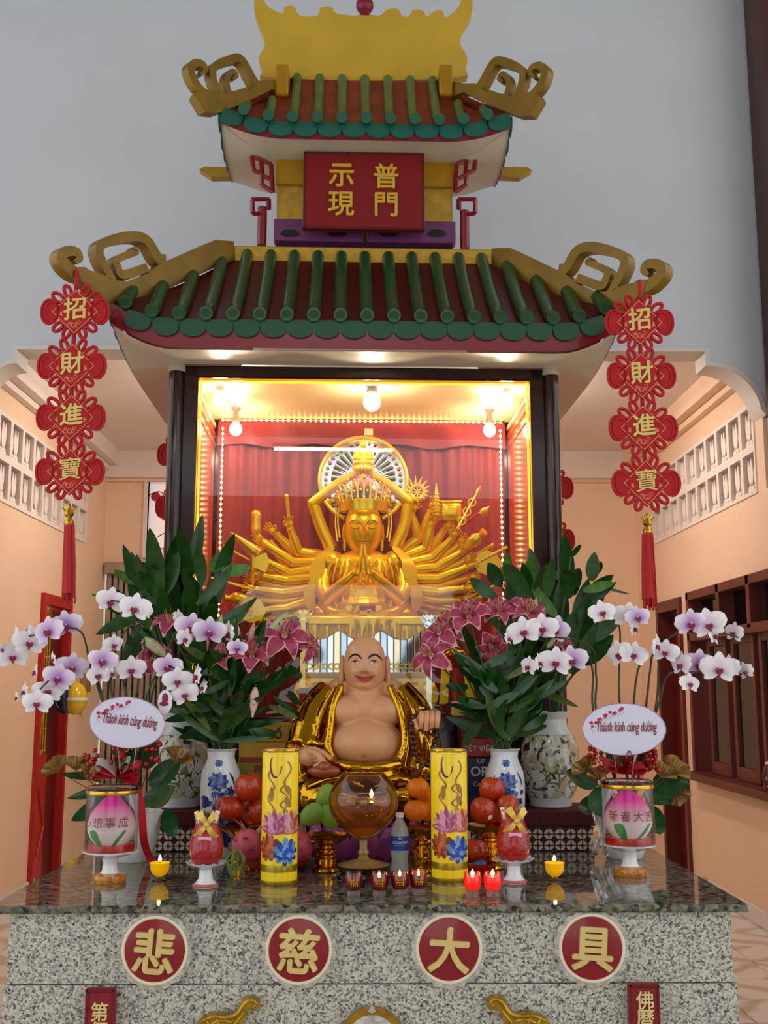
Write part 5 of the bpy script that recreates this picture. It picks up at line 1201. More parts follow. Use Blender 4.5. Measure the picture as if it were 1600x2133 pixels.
# small seated figure held above the head
sbu = MB(); c = G(757, 948, -0.05); u = kg
sbu.ball(c+Vector((0, 0, -18*u)), (24*u, 18*u, 9*u), 16, 10); sbu.ball(c+Vector((0, 0, -2*u)), (15*u, 11*u, 17*u), 14, 10); sbu.ball(c+Vector((0, -2*u, 21*u)), (7.5*u, 8*u, 9.5*u), 14, 10); sbu.ball(c+Vector((0, 0, 31*u)), 4*u, 10, 8)
for sx in (-1, 1): sbu.tube([c+Vector((sx*13*u, 0, 6*u)), c+Vector((sx*19*u, -4*u, -6*u)), c+Vector((sx*4*u, -16*u, -11*u))], [5*u, 4.5*u, 3*u], 8, seg=8)
o = remeshed(sbu, 'small_seated_figure', M_gold, 0.004, 3); o.data.transform(SH); o.parent = gs_t; o.matrix_parent_inverse = chain(gs_t).inverted()
lp = MB()
for i in range(14):
    a = 2*math.pi*i/14; d = Vector((math.cos(a), math.sin(a), 0)); lp.ball(c+Vector((0, 0, -30*u))+d*16*u, (6*u, 6*u, 8*u), 8, 6)
gp(lp, 'small_lotus', M_gold2)
# praying hands and forearms
for sx in (-1, 1):
    mb = MB(); P = [G(757+sx*74, 1178, 0.02), G(757+sx*86, 1222, -0.07), G(757+sx*76, 1248, -0.12)]; Q = [P[-1], G(757+sx*44, 1218, -0.19), G(757+sx*13, 1192, -0.24)]
    mb.tube(P, [0.045, 0.045, 0.040], 12, seg=9); mb.ball(P[-1], 0.041, 12, 8); mb.tube(Q, [0.040, 0.033, 0.021], 12, seg=9)
    for i in range(4):
        mb.tube([G(757+sx*(12-i*1.0), 1196-i*2, -0.245+0.012*(i-1.5)), G(757+sx*6.5, 1170, -0.25+0.011*(i-1.5)), G(757+sx*2.2, 1132+abs(i-1.3)*6, -0.25+0.010*(i-1.5))], [0.014, 0.012, 0.006], 7, seg=8)
    mb.tube([G(757+sx*10, 1190, -0.262), G(757+sx*9, 1172, -0.275), G(757+sx*5, 1158, -0.272)], [0.012, 0.010, 0.007], 7, seg=6)
    d = (Q[-1]-Q[-2]).normalized(); mb.tube([Q[-1]-d*0.025, Q[-1]-d*0.008], [0.026, 0.026], 12)
    gp(mb, 'praying_arm', M_gold)
    mb = MB(); mb.tube([G(757+sx*84, 1256, -0.06), G(757+sx*62, 1276, -0.15), G(757+sx*20, 1283, -0.20)], [0.034, 0.032, 0.022], 12, seg=10); add_hand(mb, G(757+sx*24, 1283, -0.20), Vector((-sx, 0.05, 0.04)), 0.105, 0.2, sx); gp(mb, 'lap_arm', M_gold)
    # sash
    def sash(u, v, sx=sx):
        P_ = fit([G(757+sx*66, 1140, -0.03), G(757+sx*92, 1170, -0.08), G(757+sx*100, 1210, -0.10), G(757+sx*112, 1245, -0.10), G(757+sx*108, 1272, -0.08)], 24); i = min(23, int(u*23+0.5)); w = (16, 26, 30, 26, 28)[min(4, int(u*4.99))]*kg
        ww = lerpl([14*kg, 26*kg, 28*kg, 26*kg, 27*kg, 10*kg], 24)[i]*(1+0.10*math.sin(u*22))
        return P_[i]+Vector(((v-0.5)*ww, 0.02*(v-0.5), 0.0))
    mb = MB(); mb.grid(sash, 24, 4); mb.grid(lambda u_, v_: sash(u_, v_)+Vector((0, 0.012, 0)), 24, 4); gp(mb, 'sash', M_goldflat)
jw = MB()
for i in range(13):
    a = math.pi*(0.12+0.76*i/12); jw.ball(G(757-30*math.cos(a), 1158+24*math.sin(a), -0.10-0.03*math.sin(a)), 0.0075, 8, 5)
for (x, y) in ((757, 1208), (745, 1202), (769, 1202), (757, 1218), (738, 1196), (776, 1196)): jw.ball(G(x, y, -0.135), 0.009, 8, 5)
gp(jw, 'necklace', M_gold2)
gp(MB().cbox(G(765, 1268, -0.19), (32*kg, 0.02, 12*kg), 0.003), 'red_seal', mat('seal_red', '#b00c08', 0.4), None, False)
for x in (727, 788): gp(MB().lathe([(0, 0), (0.016, 0.002), (0.02, 0.008), (0.01, 0.012), (0, 0.009)], 14, M=T4(G(x, 1267, -0.185)) @ RX(math.pi/2)), 'robe_roundel', M_gold2)
# side arms with attributes
def attr(kind, w, d, mb):
    up = Vector((0, 0, 1)); s_ = d.cross(Vector((0, 1, 0))).normalized()
    if kind == 'stick': mb.tube([w-d*0.03, w+d*0.12], [0.009, 0.012], 8); mb.ball(w+d*0.125, 0.013, 8, 6)
    elif kind == 'rod': mb.tube([w-d*0.10, w+d*0.20], 0.008, 7)
    elif kind == 'bag': mb.tube([w-up*0.01, w+up*0.02, w+up*0.06, w+up*0.11, w+up*0.13], [0.012, 0.03, 0.026, 0.030, 0.018], 10, seg=12)
    elif kind == 'bell':
        mb.tube([w-d*0.05, w+d*0.02], 0.008, 7); mb.tube([w+d*0.02, w+d*0.05, w+d*0.10, w+d*0.17, w+d*0.21], [0.034, 0.036, 0.026, 0.012, 0.003], 10, seg=14)
        for q in range(5): mb.tube([w+d*(0.02+q*0.022), w+d*(0.026+q*0.022)], 0.038-q*0.004, 10)
    elif kind == 'wheel':
        c_ = w+up*0.07; mb.tube([c_+Vector((0.036*math.cos(a), 0, 0.036*math.sin(a))) for a in [q*math.pi/10 for q in range(21)]], 0.009, 6)
        mb.tube([w, c_-up*0.03], 0.009, 6)
        for q in range(8):
            a = q*math.pi/4; mb.tube([c_, c_+Vector((0.034*math.cos(a), 0, 0.034*math.sin(a)))], 0.005, 5)
        for q in range(15):
            a = q*2*math.pi/15; r_ = 0.066+0.024*max(0, math.sin(a)); mb.tube([c_+Vector((0.04*math.cos(a), 0, 0.04*math.sin(a))), c_+Vector((0.054*math.cos(a+0.10), 0, 0.054*math.sin(a+0.1))), c_+Vector((r_*math.cos(a), 0, r_*math.sin(a)))+up*0.008], [0.011, 0.009, 0.001], 5)
    elif kind == 'pagoda':
        for q in range(7): mb.lathe([(0.030-q*0.0026, 0), (0.036-q*0.003, 0.004), (0.022-q*0.002, 0.012), (0.022-q*0.002, 0.020)], 6, w+up*(0.0+q*0.02))
        mb.tube([w+up*0.14, w+up*0.19], [0.010, 0.001], 6)
    elif kind == 'box':
        mb.cbox(w+up*0.06, (0.115, 0.05, 0.10), 0.006); mb.cbox(w+up*0.06-Vector((0, 0.03, 0)), (0.07, 0.012, 0.06), 0.004); mb.cbox(w+up*0.115, (0.125, 0.056, 0.012), 0.003)
    elif kind == 'vajra':
        d2 = (up+Vector((0.55, 0, 0))).normalized(); s2 = d2.cross(Vector((0, 1, 0)))
        mb.tube([w, w+d2*0.25], [0.007, 0.005], 6); mb.tube([w+d2*0.23, w+d2*0.25, w+d2*0.29], [0.005, 0.014, 0.001], 7)
        for q in range(3):
            c_ = w+d2*(0.06+q*0.06); mb.tube([c_-d2*0.03, c_+s2*0.022, c_+d2*0.03], 0.005, 5, seg=6); mb.tube([c_-d2*0.03, c_-s2*0.022, c_+d2*0.03], 0.005, 5, seg=6)
    elif kind == 'axe':
        mb.tube([w-up*0.09, w+up*0.12], 0.008, 7); mb.prism([(0.0, 0.03), (0.07, 0.0), (0.09, 0.06), (0.07, 0.11), (0.0, 0.08)], 0.012, M=T4(w))
    elif kind == 'flask': mb.tube([w-d*0.02, w+d*0.03, w+d*0.07, w+d*0.10, w+d*0.13], [0.015, 0.034, 0.036, 0.014, 0.024], 12, seg=14)
    elif kind == 'fan': mb.prism([(0.0, -0.02), (0.06, 0.0), (0.08, 0.05), (0.05, 0.10), (0.0, 0.12), (-0.05, 0.10), (-0.07, 0.05), (-0.05, 0.0)], 0.012, M=T4(w+d*0.06))
    return mb
ARMS = [ # root, elbow, wrist, attribute
 ((672, 1158), (622, 1150), (604, 1100), 'stick', (600, 1062)), ((668, 1165), (612, 1148), (575, 1112), None, (552, 1092)), ((664, 1172), (610, 1172), (545, 1128), 'bag', (530, 1108)),
 ((660, 1182), (600, 1178), (560, 1128), None, (540, 1140)), ((658, 1188), (602, 1195), (556, 1170), 'bell', (534, 1152)), ((655, 1196), (600, 1200), (548, 1182), 'rod', (522, 1168)),
 ((652, 1206), (596, 1210), (545, 1200), 'axe', (525, 1192)), ((650, 1216), (592, 1222), (536, 1210), None, (508, 1204)), ((648, 1228), (590, 1236), (530, 1228), 'rod', (500, 1220)),
 ((648, 1240), (592, 1252), (535, 1250), 'flask', (505, 1248)), ((650, 1252), (598, 1268), (545, 1272), None, (518, 1272)), ((655, 1262), (612, 1282), (565, 1290), 'fan', (540, 1290)),
 ((834, 1150), (872, 1122), (856, 1066), 'wheel', (878, 1042)), ((838, 1154), (882, 1108), (898, 1062), None, (905, 1040)), ((842, 1160), (888, 1142), (899, 1090), 'pagoda', (908, 1078)),
 ((846, 1168), (896, 1148), (926, 1102), 'box', (940, 1088)), ((848, 1174), (902, 1162), (942, 1122), 'vajra', (955, 1098)), ((850, 1180), (906, 1172), (955, 1135), None, (968, 1118)),
 ((853, 1188), (910, 1182), (962, 1150), 'flask', (975, 1138)), ((856, 1196), (912, 1192), (968, 1168), 'stick', (990, 1156)), ((858, 1206), (914, 1206), (972, 1182), 'rod', (1000, 1168)),
 ((860, 1216), (916, 1220), (975, 1204), 'fan', (1000, 1196)), ((862, 1228), (916, 1234), (968, 1226), None, (996, 1222)), ((862, 1240), (914, 1250), (962, 1250), 'rod', (985, 1240)),
 ((860, 1252), (908, 1266), (945, 1270), 'stick', (962, 1262)), ((856, 1262), (895, 1280), (925, 1286), None, (948, 1284))]
for i, (r0, el, wr, at_, hp) in enumerate(ARMS):
    dy = 0.10-0.012*(i % 12)+(0.02 if i % 2 else -0.02); p0, p1, p2, p3 = G(*r0, dy+0.02), G(*el, dy), G(*wr, dy-0.05), G(*hp, dy-0.08)
    mb = MB(); mb.tube([p0, p1], [0.033, 0.030], 10, seg=4); mb.ball(p1, 0.0305, 10, 8); mb.tube([p1, p1.lerp(p2, 0.4), p2], [0.0305, 0.029, 0.018], 10, seg=7)
    d = (p2-p1).normalized(); mb.tube([p2-d*0.014, p2-d*0.002], 0.0225, 10)
    dh = (p3-p2).normalized(); add_hand(mb, p2, dh, 0.105, 0.55 if at_ else 0.3, 1 if i % 2 else -1)
    ao = gp(mb, 'side_arm', M_gold)
    if at_: gp(attr(at_, p2+dh*0.055, dh, MB()), 'attribute', M_gold2, ao)
rs = MB(); rs.tube([G(945, 1115, 0.02), G(968, 1092, 0.02), G(992, 1072, 0.02), G(1002, 1070, 0.02)], 0.008, 7, seg=10); st_ = gp(rs, 'red_stem', mat('stem_red', '#b0402c', 0.4))
gp(MB().tube([G(1000, 1072, 0.02), G(1008, 1066, 0.02), G(1020, 1055, 0.02)], [0.012, 0.026, 0.002], 8, seg=9), 'lotus_bud', M_gold2, st_)
# ---- halo disc behind the head
hcn = SH @ S(757, 1000, 0.72); kh = kpx(hcn); hr_ = 91*kh
halo = thing('halo_disc', hcn, 'round mirror halo with gold rim behind the statue head', 'halo', rz=R(1.5))
MB().lathe([(0, 0), (hr_, 0), (hr_, 0.02), (0, 0.02)], 56, M=RX(math.pi/2) @ T4((0, 0, -0.02))).build('mirror', mat('mirror_face', '#c8ccc8', 0.06, metal=0.95), halo)
rg_ = [(hr_*math.cos(2*math.pi*i/56), 0, hr_*math.sin(2*math.pi*i/56)) for i in range(57)]
MB().tube(rg_, 0.012, 8).build('gold_rim', M_gold2, halo)
ry_ = MB()
for i in range(64):
    a = 2*math.pi*i/64; ry_.tube([(hr_*0.40*math.cos(a), -0.022, hr_*0.40*math.sin(a)), (hr_*0.74*math.cos(a), -0.022, hr_*0.74*math.sin(a))], [0.002, 0.005], 4, i % 2)
for i in range(40):
    a = 2*math.pi*i/40; ry_.ball((hr_*0.86*math.cos(a), -0.022, hr_*0.86*math.sin(a)), (0.012, 0.004, 0.010), 6, 4, 2 if i % 3 else 3)
ry_.build('ray_pattern', [mat('ray_dark', '#2a2c30', 0.2), mat('ray_white', '#e8e8e8', 0.2), mat('ray_orange', '#b85a2a', 0.4), mat('ray_green', '#88a030', 0.4)], halo)
fl_ = MB()
for i in range(8):
    a = 2*math.pi*i/8; fl_.ball((0.045*math.cos(a), -0.024, 0.02+0.045*math.sin(a)), (0.028, 0.006, 0.028), 8, 5, i % 2)
fl_.ball((0, -0.028, 0.02), (0.016, 0.006, 0.016), 8, 5, 2); fl_.build('painted_lotus', [mat('lotus_pink', '#e070b8', 0.4), mat('lotus_palepink', '#f4b8dc', 0.4), mat('lotus_yellow', '#f0d050', 0.4)], halo)
MB().cbox((0.03, 0, hr_+0.03), (0.05, 0.03, 0.04), 0.003, M=RY(0)).build('top_block', mat('block_wood', '#d8b88a', 0.5), halo, False)
# ---- throne under the statue
tb = SH @ Vector((gbase.x*0+G(765, 1300).x, 0.35, zfl)); thr = thing('statue_throne', tb, 'gilded tiered throne with mirror strips under the many-armed statue', 'throne', rz=R(1.5))
def tp(mb, name, mats, parent=None, smooth=True): mb.v = [SH @ v for v in mb.v]; return wb(mb, name, mats, parent or thr, smooth, 40)
def span(x0, x1, y0, y1, yl): a, b_ = S(x0, y0, yl), S(x1, y1, yl); return (a.x+b_.x)/2, (a.z+b_.z)/2, b_.x-a.x, a.z-b_.z
cx_, cz_, w_, h_ = span(640, 905, 1290, 1312, 0.20)
def drape(u, v): 
    x = cx_-w_/2+u*w_; return Vector((x, 0.19+0.014*math.sin(u*70)*v+0.02*math.sin(u*9), cz_+h_/2-v*(h_+0.05*abs(math.sin(u*9.4+0.8)))))
mb = MB(); mb.grid(drape, 120, 7); mb.cbox((cx_, 0.47, cz_+0.02), (w_, 0.56, 0.05), 0.01); tp(mb, 'gold_drape', M_gold)
x0, z0_, w2, h2_ = span(640, 890, 1308, 1402, 0.24)
core = tp(MB().box((x0, 0.50, z0_), (w2, 0.50, h2_)), 'drum', M_dkwood, None, False)
ms = [mat('mirror_strip_a', '#dce6e8', 0.08, metal=0.9), mat('mirror_strip_b', '#e8d8b0', 0.1, metal=0.9), mat('mirror_strip_c', '#b8d8e8', 0.12, metal=0.8)]
for i in range(18):
    x = x0-w2/2+(i+0.5)*w2/18; tp(MB().cbox((x, 0.245, z0_), (w2/18-0.006, 0.012, h2_), 0.002, M=None), 'mirror_strip', ms[(i*7) % 3], core, False)
mb = MB()
for i in range(22): 
    x = x0-w2/2+(i+0.5)*w2/22; zz_ = S(760, 1388, 0.22).z; mb.tube([Vector((x+0.016*math.cos(a), 0.232, zz_+0.014*math.sin(a))) for a in [q*0.7 for q in range(9)]], 0.005, 5)
tp(mb, 'gold_scrollwork', M_gold2)
x0, z0_, w2, h2_ = span(625, 893, 1400, 1412, 0.20); tp(MB().cbox((x0, 0.46, z0_), (w2, 0.56, h2_), 0.006), 'ledge', mat('ledge_beige', '#d8b878', 0.4), None, False)
x0, z0_, w2, h2_ = span(612, 912, 1412, 1475, 0.18)
mb = MB(); mb.box((x0, 0.46, (z0_+h2_/2+zfl)/2), (w2-0.06, 0.52, z0_+h2_/2-zfl)); tp(mb, 'plinth', M_gold, None, False)
lm = MB()
def pet(u, v): a = (v-0.5); return Vector((a*0.085*math.sin(math.pi*(0.12+0.8*u))**0.7, -0.05*math.sin(u*2.2)-0.01, 0.13*(1-u)-0.065-0.0*u))
lm.grid(pet, 9, 7); lpm = lm.mesh('lotus_petal', M_gold2)
for i in range(9):
    o = link('lotus_petal', lpm, thr); M = SH @ T4((x0-w2/2+(i+0.5)*w2/9, 0.21, z0_-0.01)); o.matrix_parent_inverse = chain(thr).inverted(); o.matrix_basis = M
# crystal lotus lamps and red glass lamps in the case
M_crys = mat('crystal', '#dff0f2', 0.05, trans=0.6, emit=0.25, ec='#e8fbff')
for px, py, lab, mm in ((893, 1300, 'clear crystal lotus lamp right of the throne', M_crys), (632, 1290, 'gold crystal lotus lamp left of the throne', mat('crystal_gold', '#e8d888', 0.08, trans=0.4, emit=0.2, ec='#ffe890'))):
    p = S(px, py, 0.16); k = kpx(SH @ p); th = thing('lotus_lamp', SH @ Vector((p.x, 0.16, zfl)), lab, 'lamp', 'lotus lamps in the shrine'); z0_ = p.z-zfl
    MB().lathe([(18*k, 0), (18*k, 0.01), (6*k, 0.03), (5*k, z0_-8*k), (10*k, z0_-2*k)], 18).build('stem', mm, th)
    pm = MB(); pm.grid(lambda u, v: Vector(((v-0.5)*12*k*math.sin(math.pi*(0.1+0.85*u)), -(4+10*u-4*u*u)*k, 24*k*u)), 7, 5); pmm = pm.mesh('petal', mm)
    for ring, (n, s_, t_) in enumerate(((9, 1.0, 0.5), (7, 0.9, 0.15))):
        for i in range(n): link('petal', pmm, th, None, None, T4((0, 0, z0_)) @ RZ(2*math.pi*(i+0.5*ring)/n) @ RX(t_) @ SC(s_))
for px, py, lab in ((432, 1395, 'red glass cylinder lamp inside the case behind the left lilies'), (1040, 1385, 'red glass cylinder lamp inside the case behind the right lilies')):
    p = S(px, py, 0.25); k = kpx(SH @ p); th = thing('red_lamp', SH @ Vector((p.x, 0.25, zfl)), lab, 'lamp', 'red glass lamps in the shrine'); h_ = p.z-zfl+0.10
    MB().lathe([(0.05, 0), (0.055, 0.01), (0.055, h_-0.02), (0.045, h_), (0, h_)], 24).build('glass', mat('red_lamp_glass', '#a80c08', 0.1, coat=0.5, emit=0.15, ec='#ff2010'), th); MB().lathe([(0.058, 0), (0.06, 0.02), (0.056, 0.03)], 24).build('base', M_goldm, th); MB().shell([(0.056, h_-0.03), (0.059, h_-0.02), (0.056, h_-0.01)], 24).build('rim', M_goldm, th)
# ---------------------------------------------------------------- laughing monk statue
LY = 4.93
def Lp(px, py, dy=0.0): return W(px, py, LY+dy)
lk = kpx(Lp(760, 1500))
M_skin = mat('painted_skin', '#d69c70', 0.38, coat=0.12, var=0.03, scale=5); M_robe = mat('robe_gold', '#c9961c', 0.10, metal=1.0)
lt = thing('laughing_monk_statue', Lp(760, 1790), 'laughing bald round-bellied statue in a gold robe holding dark beads', 'statue'); lt.location.z = ZT; lt.location.y = LY
b = MB()
b.ball(Lp(760, 1478, 0.02), (72*lk, 0.14, 58*lk), 26, 18); b.ball(Lp(724, 1482, -0.06), (42*lk, 0.09, 34*lk), 20, 14); b.ball(Lp(798, 1482, -0.06), (42*lk, 0.09, 34*lk), 20, 14)
b.ball(Lp(760, 1548, -0.04), (80*lk, 0.18, 54*lk), 28, 20); b.ball(Lp(760, 1432, 0.0), (46*lk, 0.10, 30*lk), 20, 14); b.ball(Lp(712, 1436, 0.03), (30*lk, 0.08, 26*lk), 14, 10); b.ball(Lp(808, 1436, 0.03), (30*lk, 0.08, 26*lk), 14, 10)
body = remeshed(b, 'body', M_skin, 0.0055, 3, None); body.parent = lt; body.matrix_parent_inverse = chain(lt).inverted()
nv = Lp(759, 1577, -0.212)
wb(MB().tube([nv+Vector((-0.012, 0, 0)), nv+Vector((0, 0.0, 0.010)), nv+Vector((0.012, 0, 0))], [0.002, 0.004, 0.002], 6, seg=8), 'navel', mat('skin_crease', '#a5663c', 0.45), lt)
cr_ = MB(); 
# head
hc = Lp(760, 1384, -0.03); rx, rz, ry = 43*lk, 58*lk, 0.115
TAPER = -0.06
def ldisp(x, z):
    d = 0.040*gs(x, 0.17)*gs(z+0.20, 0.13)+0.012*gs(x, 0.13)*gs(z-0.02, 0.2)+0.018*gs(abs(x)-0.24, 0.11)*gs(z+0.25, 0.08)
    d += 0.014*gs(abs(x)-0.55, 0.22)*gs(z+0.28, 0.22)-0.008*gs(abs(x)-0.40, 0.17)*gs(z-0.10, 0.10)+0.006*gs(abs(x)-0.4, 0.25)*gs(z-0.24, 0.07)
    d += 0.010*gs(z+0.50, 0.10)*gs(x, 0.38)+0.016*gs(x, 0.34)*gs(z+0.80, 0.16)-0.008*gs(x, 0.45)*gs(z+0.64, 0.05)-0.006*gs(z+0.47, 0.03)*gs(x, 0.4)
    return d
hd = wb(head(MB(), hc, rx, ry, rz, ldisp, 64, 52, 2.35), 'head', M_skin, lt, True, 60)
def hp(px, py, off=0.001):
    x = (Lp(px, py, -0.12).x-hc.x)/rx; z = (Lp(px, py, -0.12).z-hc.z)/rz; return front(hc, rx, ry, rz, ldisp, x/(1+TAPER*min(0, z)), z, off, 2.35)
for sx in (-1, 1):
    er = MB(); er.ball(hc+Vector((sx*(rx+0.008), 0.015, 0.0)), (0.014, 0.03, 0.042), 14, 12); er.ball(hc+Vector((sx*(rx+0.012), 0.008, -0.055)), (0.014, 0.02, 0.04), 12, 10)
    wb(er, 'ear', M_skin, hd, True, 60)
M_ink = mat('brow_ink', '#1c1014', 0.4); M_lip = mat('lip_red', '#b0443c', 0.35); M_eye = mat('eye_white', '#efe4dc', 0.3)
br = MB()
for P in ([(725, 1376), (731, 1368), (740, 1364), (748, 1367), (754, 1373)], [(766, 1373), (772, 1367), (781, 1364), (790, 1368), (797, 1376)]):
    br.tube([hp(*q, 0.0005) for q in P], [0.0018, 0.0055, 0.0068, 0.0055, 0.0022], 6, seg=16, flat=0.4)
wb(br, 'eyebrow', M_ink, hd)
ey = MB()
for cxp in (740, 779):
    ey.tube([hp(cxp-9, 1381, 0.0003), hp(cxp, 1379, 0.0008), hp(cxp+9, 1381, 0.0003)], [0.001, 0.0042, 0.001], 8, 0, seg=10, flat=0.35)
    ey.tube([hp(cxp-10, 1381, 0.0015), hp(cxp-4, 1376.5, 0.0022), hp(cxp+4, 1376.5, 0.0022), hp(cxp+10, 1381, 0.0015)], [0.0008, 0.0018, 0.0018, 0.0008], 6, 1, seg=12)
    ey.ball(hp(cxp, 1379, 0.0015), (0.0062, 0.003, 0.0042), 10, 8, 1)
wb(ey, 'eye', [M_eye, M_ink], hd)
lp = MB(); lp.tube([hp(738, 1406, 0.0), hp(749, 1409.5, 0.002), hp(760, 1411, 0.003), hp(771, 1409.5, 0.002), hp(782, 1406, 0.0)], [0.0012, 0.005, 0.0055, 0.005, 0.0012], 8, 0, seg=16, flat=0.6)
lp.tube([hp(739, 1407, 0.0), hp(749, 1415, 0.002), hp(760, 1417, 0.003), hp(771, 1415, 0.002), hp(781, 1407, 0.0)], [0.0012, 0.0055, 0.0068, 0.0055, 0.0012], 8, 0, seg=16, flat=0.6)
wb(lp, 'mouth', M_lip, hd); 
ln = MB(); ln.tube([hp(743, 1409.5, 0.006), hp(751, 1412, 0.0085), hp(760, 1413.5, 0.0095), hp(769, 1412, 0.0085), hp(777, 1409.5, 0.006)], 0.0013, 5, 0, seg=16)
for cxp in (754.5, 764.5): ln.ball(hp(cxp, 1399.5, 0.0005), (0.0035, 0.0015, 0.0022), 8, 5)
wb(ln, 'face_line', mat('mouth_dark', '#6a1c18', 0.5), hd)
wb(MB().ball(hp(760, 1367), 0.003, 8, 6), 'forehead_dot', mat('pearl', '#f4ece4', 0.2), hd)
# robe
r = MB()
r.ball(Lp(760, 1520, 0.14), (100*lk, 0.15, 100*lk), 26, 18)
for P, rr in (([(692, 1436, 0.04), (668, 1470, 0.03), (648, 1520, 0.0), (632, 1565, -0.06)], [0.066, 0.085, 0.10, 0.085]), ([(828, 1436, 0.04), (850, 1470, 0.03), (868, 1500, 0.0), (884, 1520, -0.06)], [0.066, 0.085, 0.085, 0.06]),
              ([(632, 1565, -0.04), (625, 1605, -0.04), (650, 1640, -0.04)], [0.085, 0.09, 0.08]), ([(884, 1520, -0.04), (890, 1560, -0.04), (895, 1600, 0.0)], [0.06, 0.065, 0.03]), ([(866, 1520, 0.02), (862, 1590, 0.02), (850, 1640, 0.0)], [0.09, 0.10, 0.10])):
    r.tube([Lp(*q) for q in P], rr, 14, seg=14)
r.ball(Lp(672, 1655, -0.06), (72*lk, 0.16, 52*lk), 20, 14); r.ball(Lp(848, 1655, -0.06), (72*lk, 0.16, 52*lk), 20, 14); r.ball(Lp(760, 1672, -0.04), (120*lk, 0.18, 48*lk), 24, 14)
for P in ([(700, 1428, -0.06), (672, 1480, -0.07), (655, 1540, -0.10)], [(716, 1440, -0.07), (690, 1490, -0.09), (680, 1540, -0.10)], [(640, 1530, -0.10), (665, 1550, -0.12), (690, 1545, -0.12)], [(628, 1548, -0.13), (655, 1566, -0.15), (690, 1562, -0.14)], [(845, 1450, -0.06), (862, 1490, -0.08), (850, 1540, -0.06)], [(640, 1640, -0.20), (700, 1620, -0.22), (760, 1640, -0.22)], [(640, 1668, -0.20), (700, 1655, -0.23), (770, 1665, -0.23)], [(880, 1640, -0.20), (830, 1622, -0.22), (780, 1640, -0.22)], [(885, 1530, -0.12), (892, 1560, -0.11), (888, 1590, -0.10)], [(900, 1530, -0.11), (905, 1560, -0.10), (898, 1585, -0.09)]):
    r.tube([Lp(*q) for q in P], [0.008, 0.016, 0.010], 8, seg=12)
for P in ([(712, 1426, -0.085), (694, 1470, -0.12), (688, 1515, -0.135), (684, 1555, -0.155), (698, 1590, -0.17)], [(812, 1428, -0.085), (832, 1475, -0.12), (842, 1515, -0.13), (842, 1555, -0.15), (824, 1592, -0.17)]):
    r.tube([Lp(*q) for q in P], [0.018, 0.018, 0.02, 0.02, 0.02], 8, seg=20)
r.tube([Lp(690, 1588, -0.17), Lp(725, 1597, -0.21), Lp(765, 1600, -0.22), Lp(800, 1597, -0.21), Lp(835, 1590, -0.17)], [0.02, 0.024, 0.026, 0.024, 0.02], 10, seg=18)
r.tube([Lp(700, 1606, -0.18), Lp(740, 1616, -0.22), Lp(790, 1616, -0.22), Lp(830, 1604, -0.17)], 0.018, 8, seg=14)
robe = remeshed(r, 'robe', M_robe, 0.0065, 2, None); robe.parent = lt; robe.matrix_parent_inverse = chain(lt).inverted()
# hands
h1 = MB(); M = T4(Lp(868, 1520, -0.15)) @ RZ(R(0)) @ RX(R(8)) 
c = Lp(892, 1500, -0.14); h1.ball(c, (24*lk, 0.04, 20*lk), 14, 10)
for i in range(4): x = 878+i*11; h1.tube([Lp(x, 1492, -0.16), Lp(x+1, 1486, -0.20), Lp(x, 1500, -0.225), Lp(x-1, 1514+(8 if i == 1 else 0), -0.215)], [0.013, 0.0135, 0.013, 0.010], 8, seg=10)
h1.tube([Lp(866, 1510, -0.15), Lp(864, 1500, -0.19), Lp(872, 1520, -0.21)], [0.014, 0.013, 0.009], 8, seg=8)
wb(h1, 'hand', M_skin, lt, True, 60)
h2 = MB(); h2.ball(Lp(646, 1575, -0.16), (26*lk, 0.05, 20*lk), 14, 10)
for i in range(4): h2.tube([Lp(646+i*6, 1566+i*8, -0.20), Lp(664+i*6, 1573+i*7, -0.24), Lp(668+i*5, 1590+i*4, -0.245), Lp(655+i*4, 1596+i*3, -0.235)], [0.014, 0.0135, 0.0125, 0.009], 8, seg=10)
h2.tube([Lp(655, 1562, -0.18), Lp(675, 1570, -0.22), Lp(690, 1582, -0.235)], [0.015, 0.013, 0.009], 8, seg=8)
wb(h2, 'hand', M_skin, lt, True, 60)
ig = MB(); c = Lp(676, 1606, -0.24); ig.ball(c, (32*lk, 0.035, 12*lk), 16, 10); ig.ball(c+Vector((0, -0.01, 0.018)), (14*lk, 0.03, 12*lk), 12, 8)
wb(ig, 'ingot', mat('ingot_brown', '#9a4a28', 0.3, coat=0.3), lt)
# lotus base
M_lot = mat('lotus_base_pink', '#c05a9a', 0.35, c2='#8a3a78', scale=6, coat=0.2)
bs = MB().lathe([(0.20, 0.0), (0.22, 0.02), (0.18, 0.06), (0.22, 0.15), (0.20, 0.16), (0, 0.16)], 36).build('lotus_base', mat('lotus_core', '#7a2a5a', 0.4), lt)
pm = MB(); pm.grid(lambda u, v: Vector(((v-0.5)*0.14*math.sin(math.pi*(0.15+0.78*u))**0.8, -0.03-0.075*math.sin(u*1.9)+0.02*(abs(v-0.5)*2)**2, 0.155*u)), 10, 8); pmm = pm.mesh('lotus_petal', M_lot)
for ring in range(2):
    for i in range(14): link('lotus_petal', pmm, bs, None, None, RZ(2*math.pi*(i+0.5*ring)/14) @ T4((0, -0.17+0.02*ring, 0.004)) @ RX(0.12-0.16*ring))
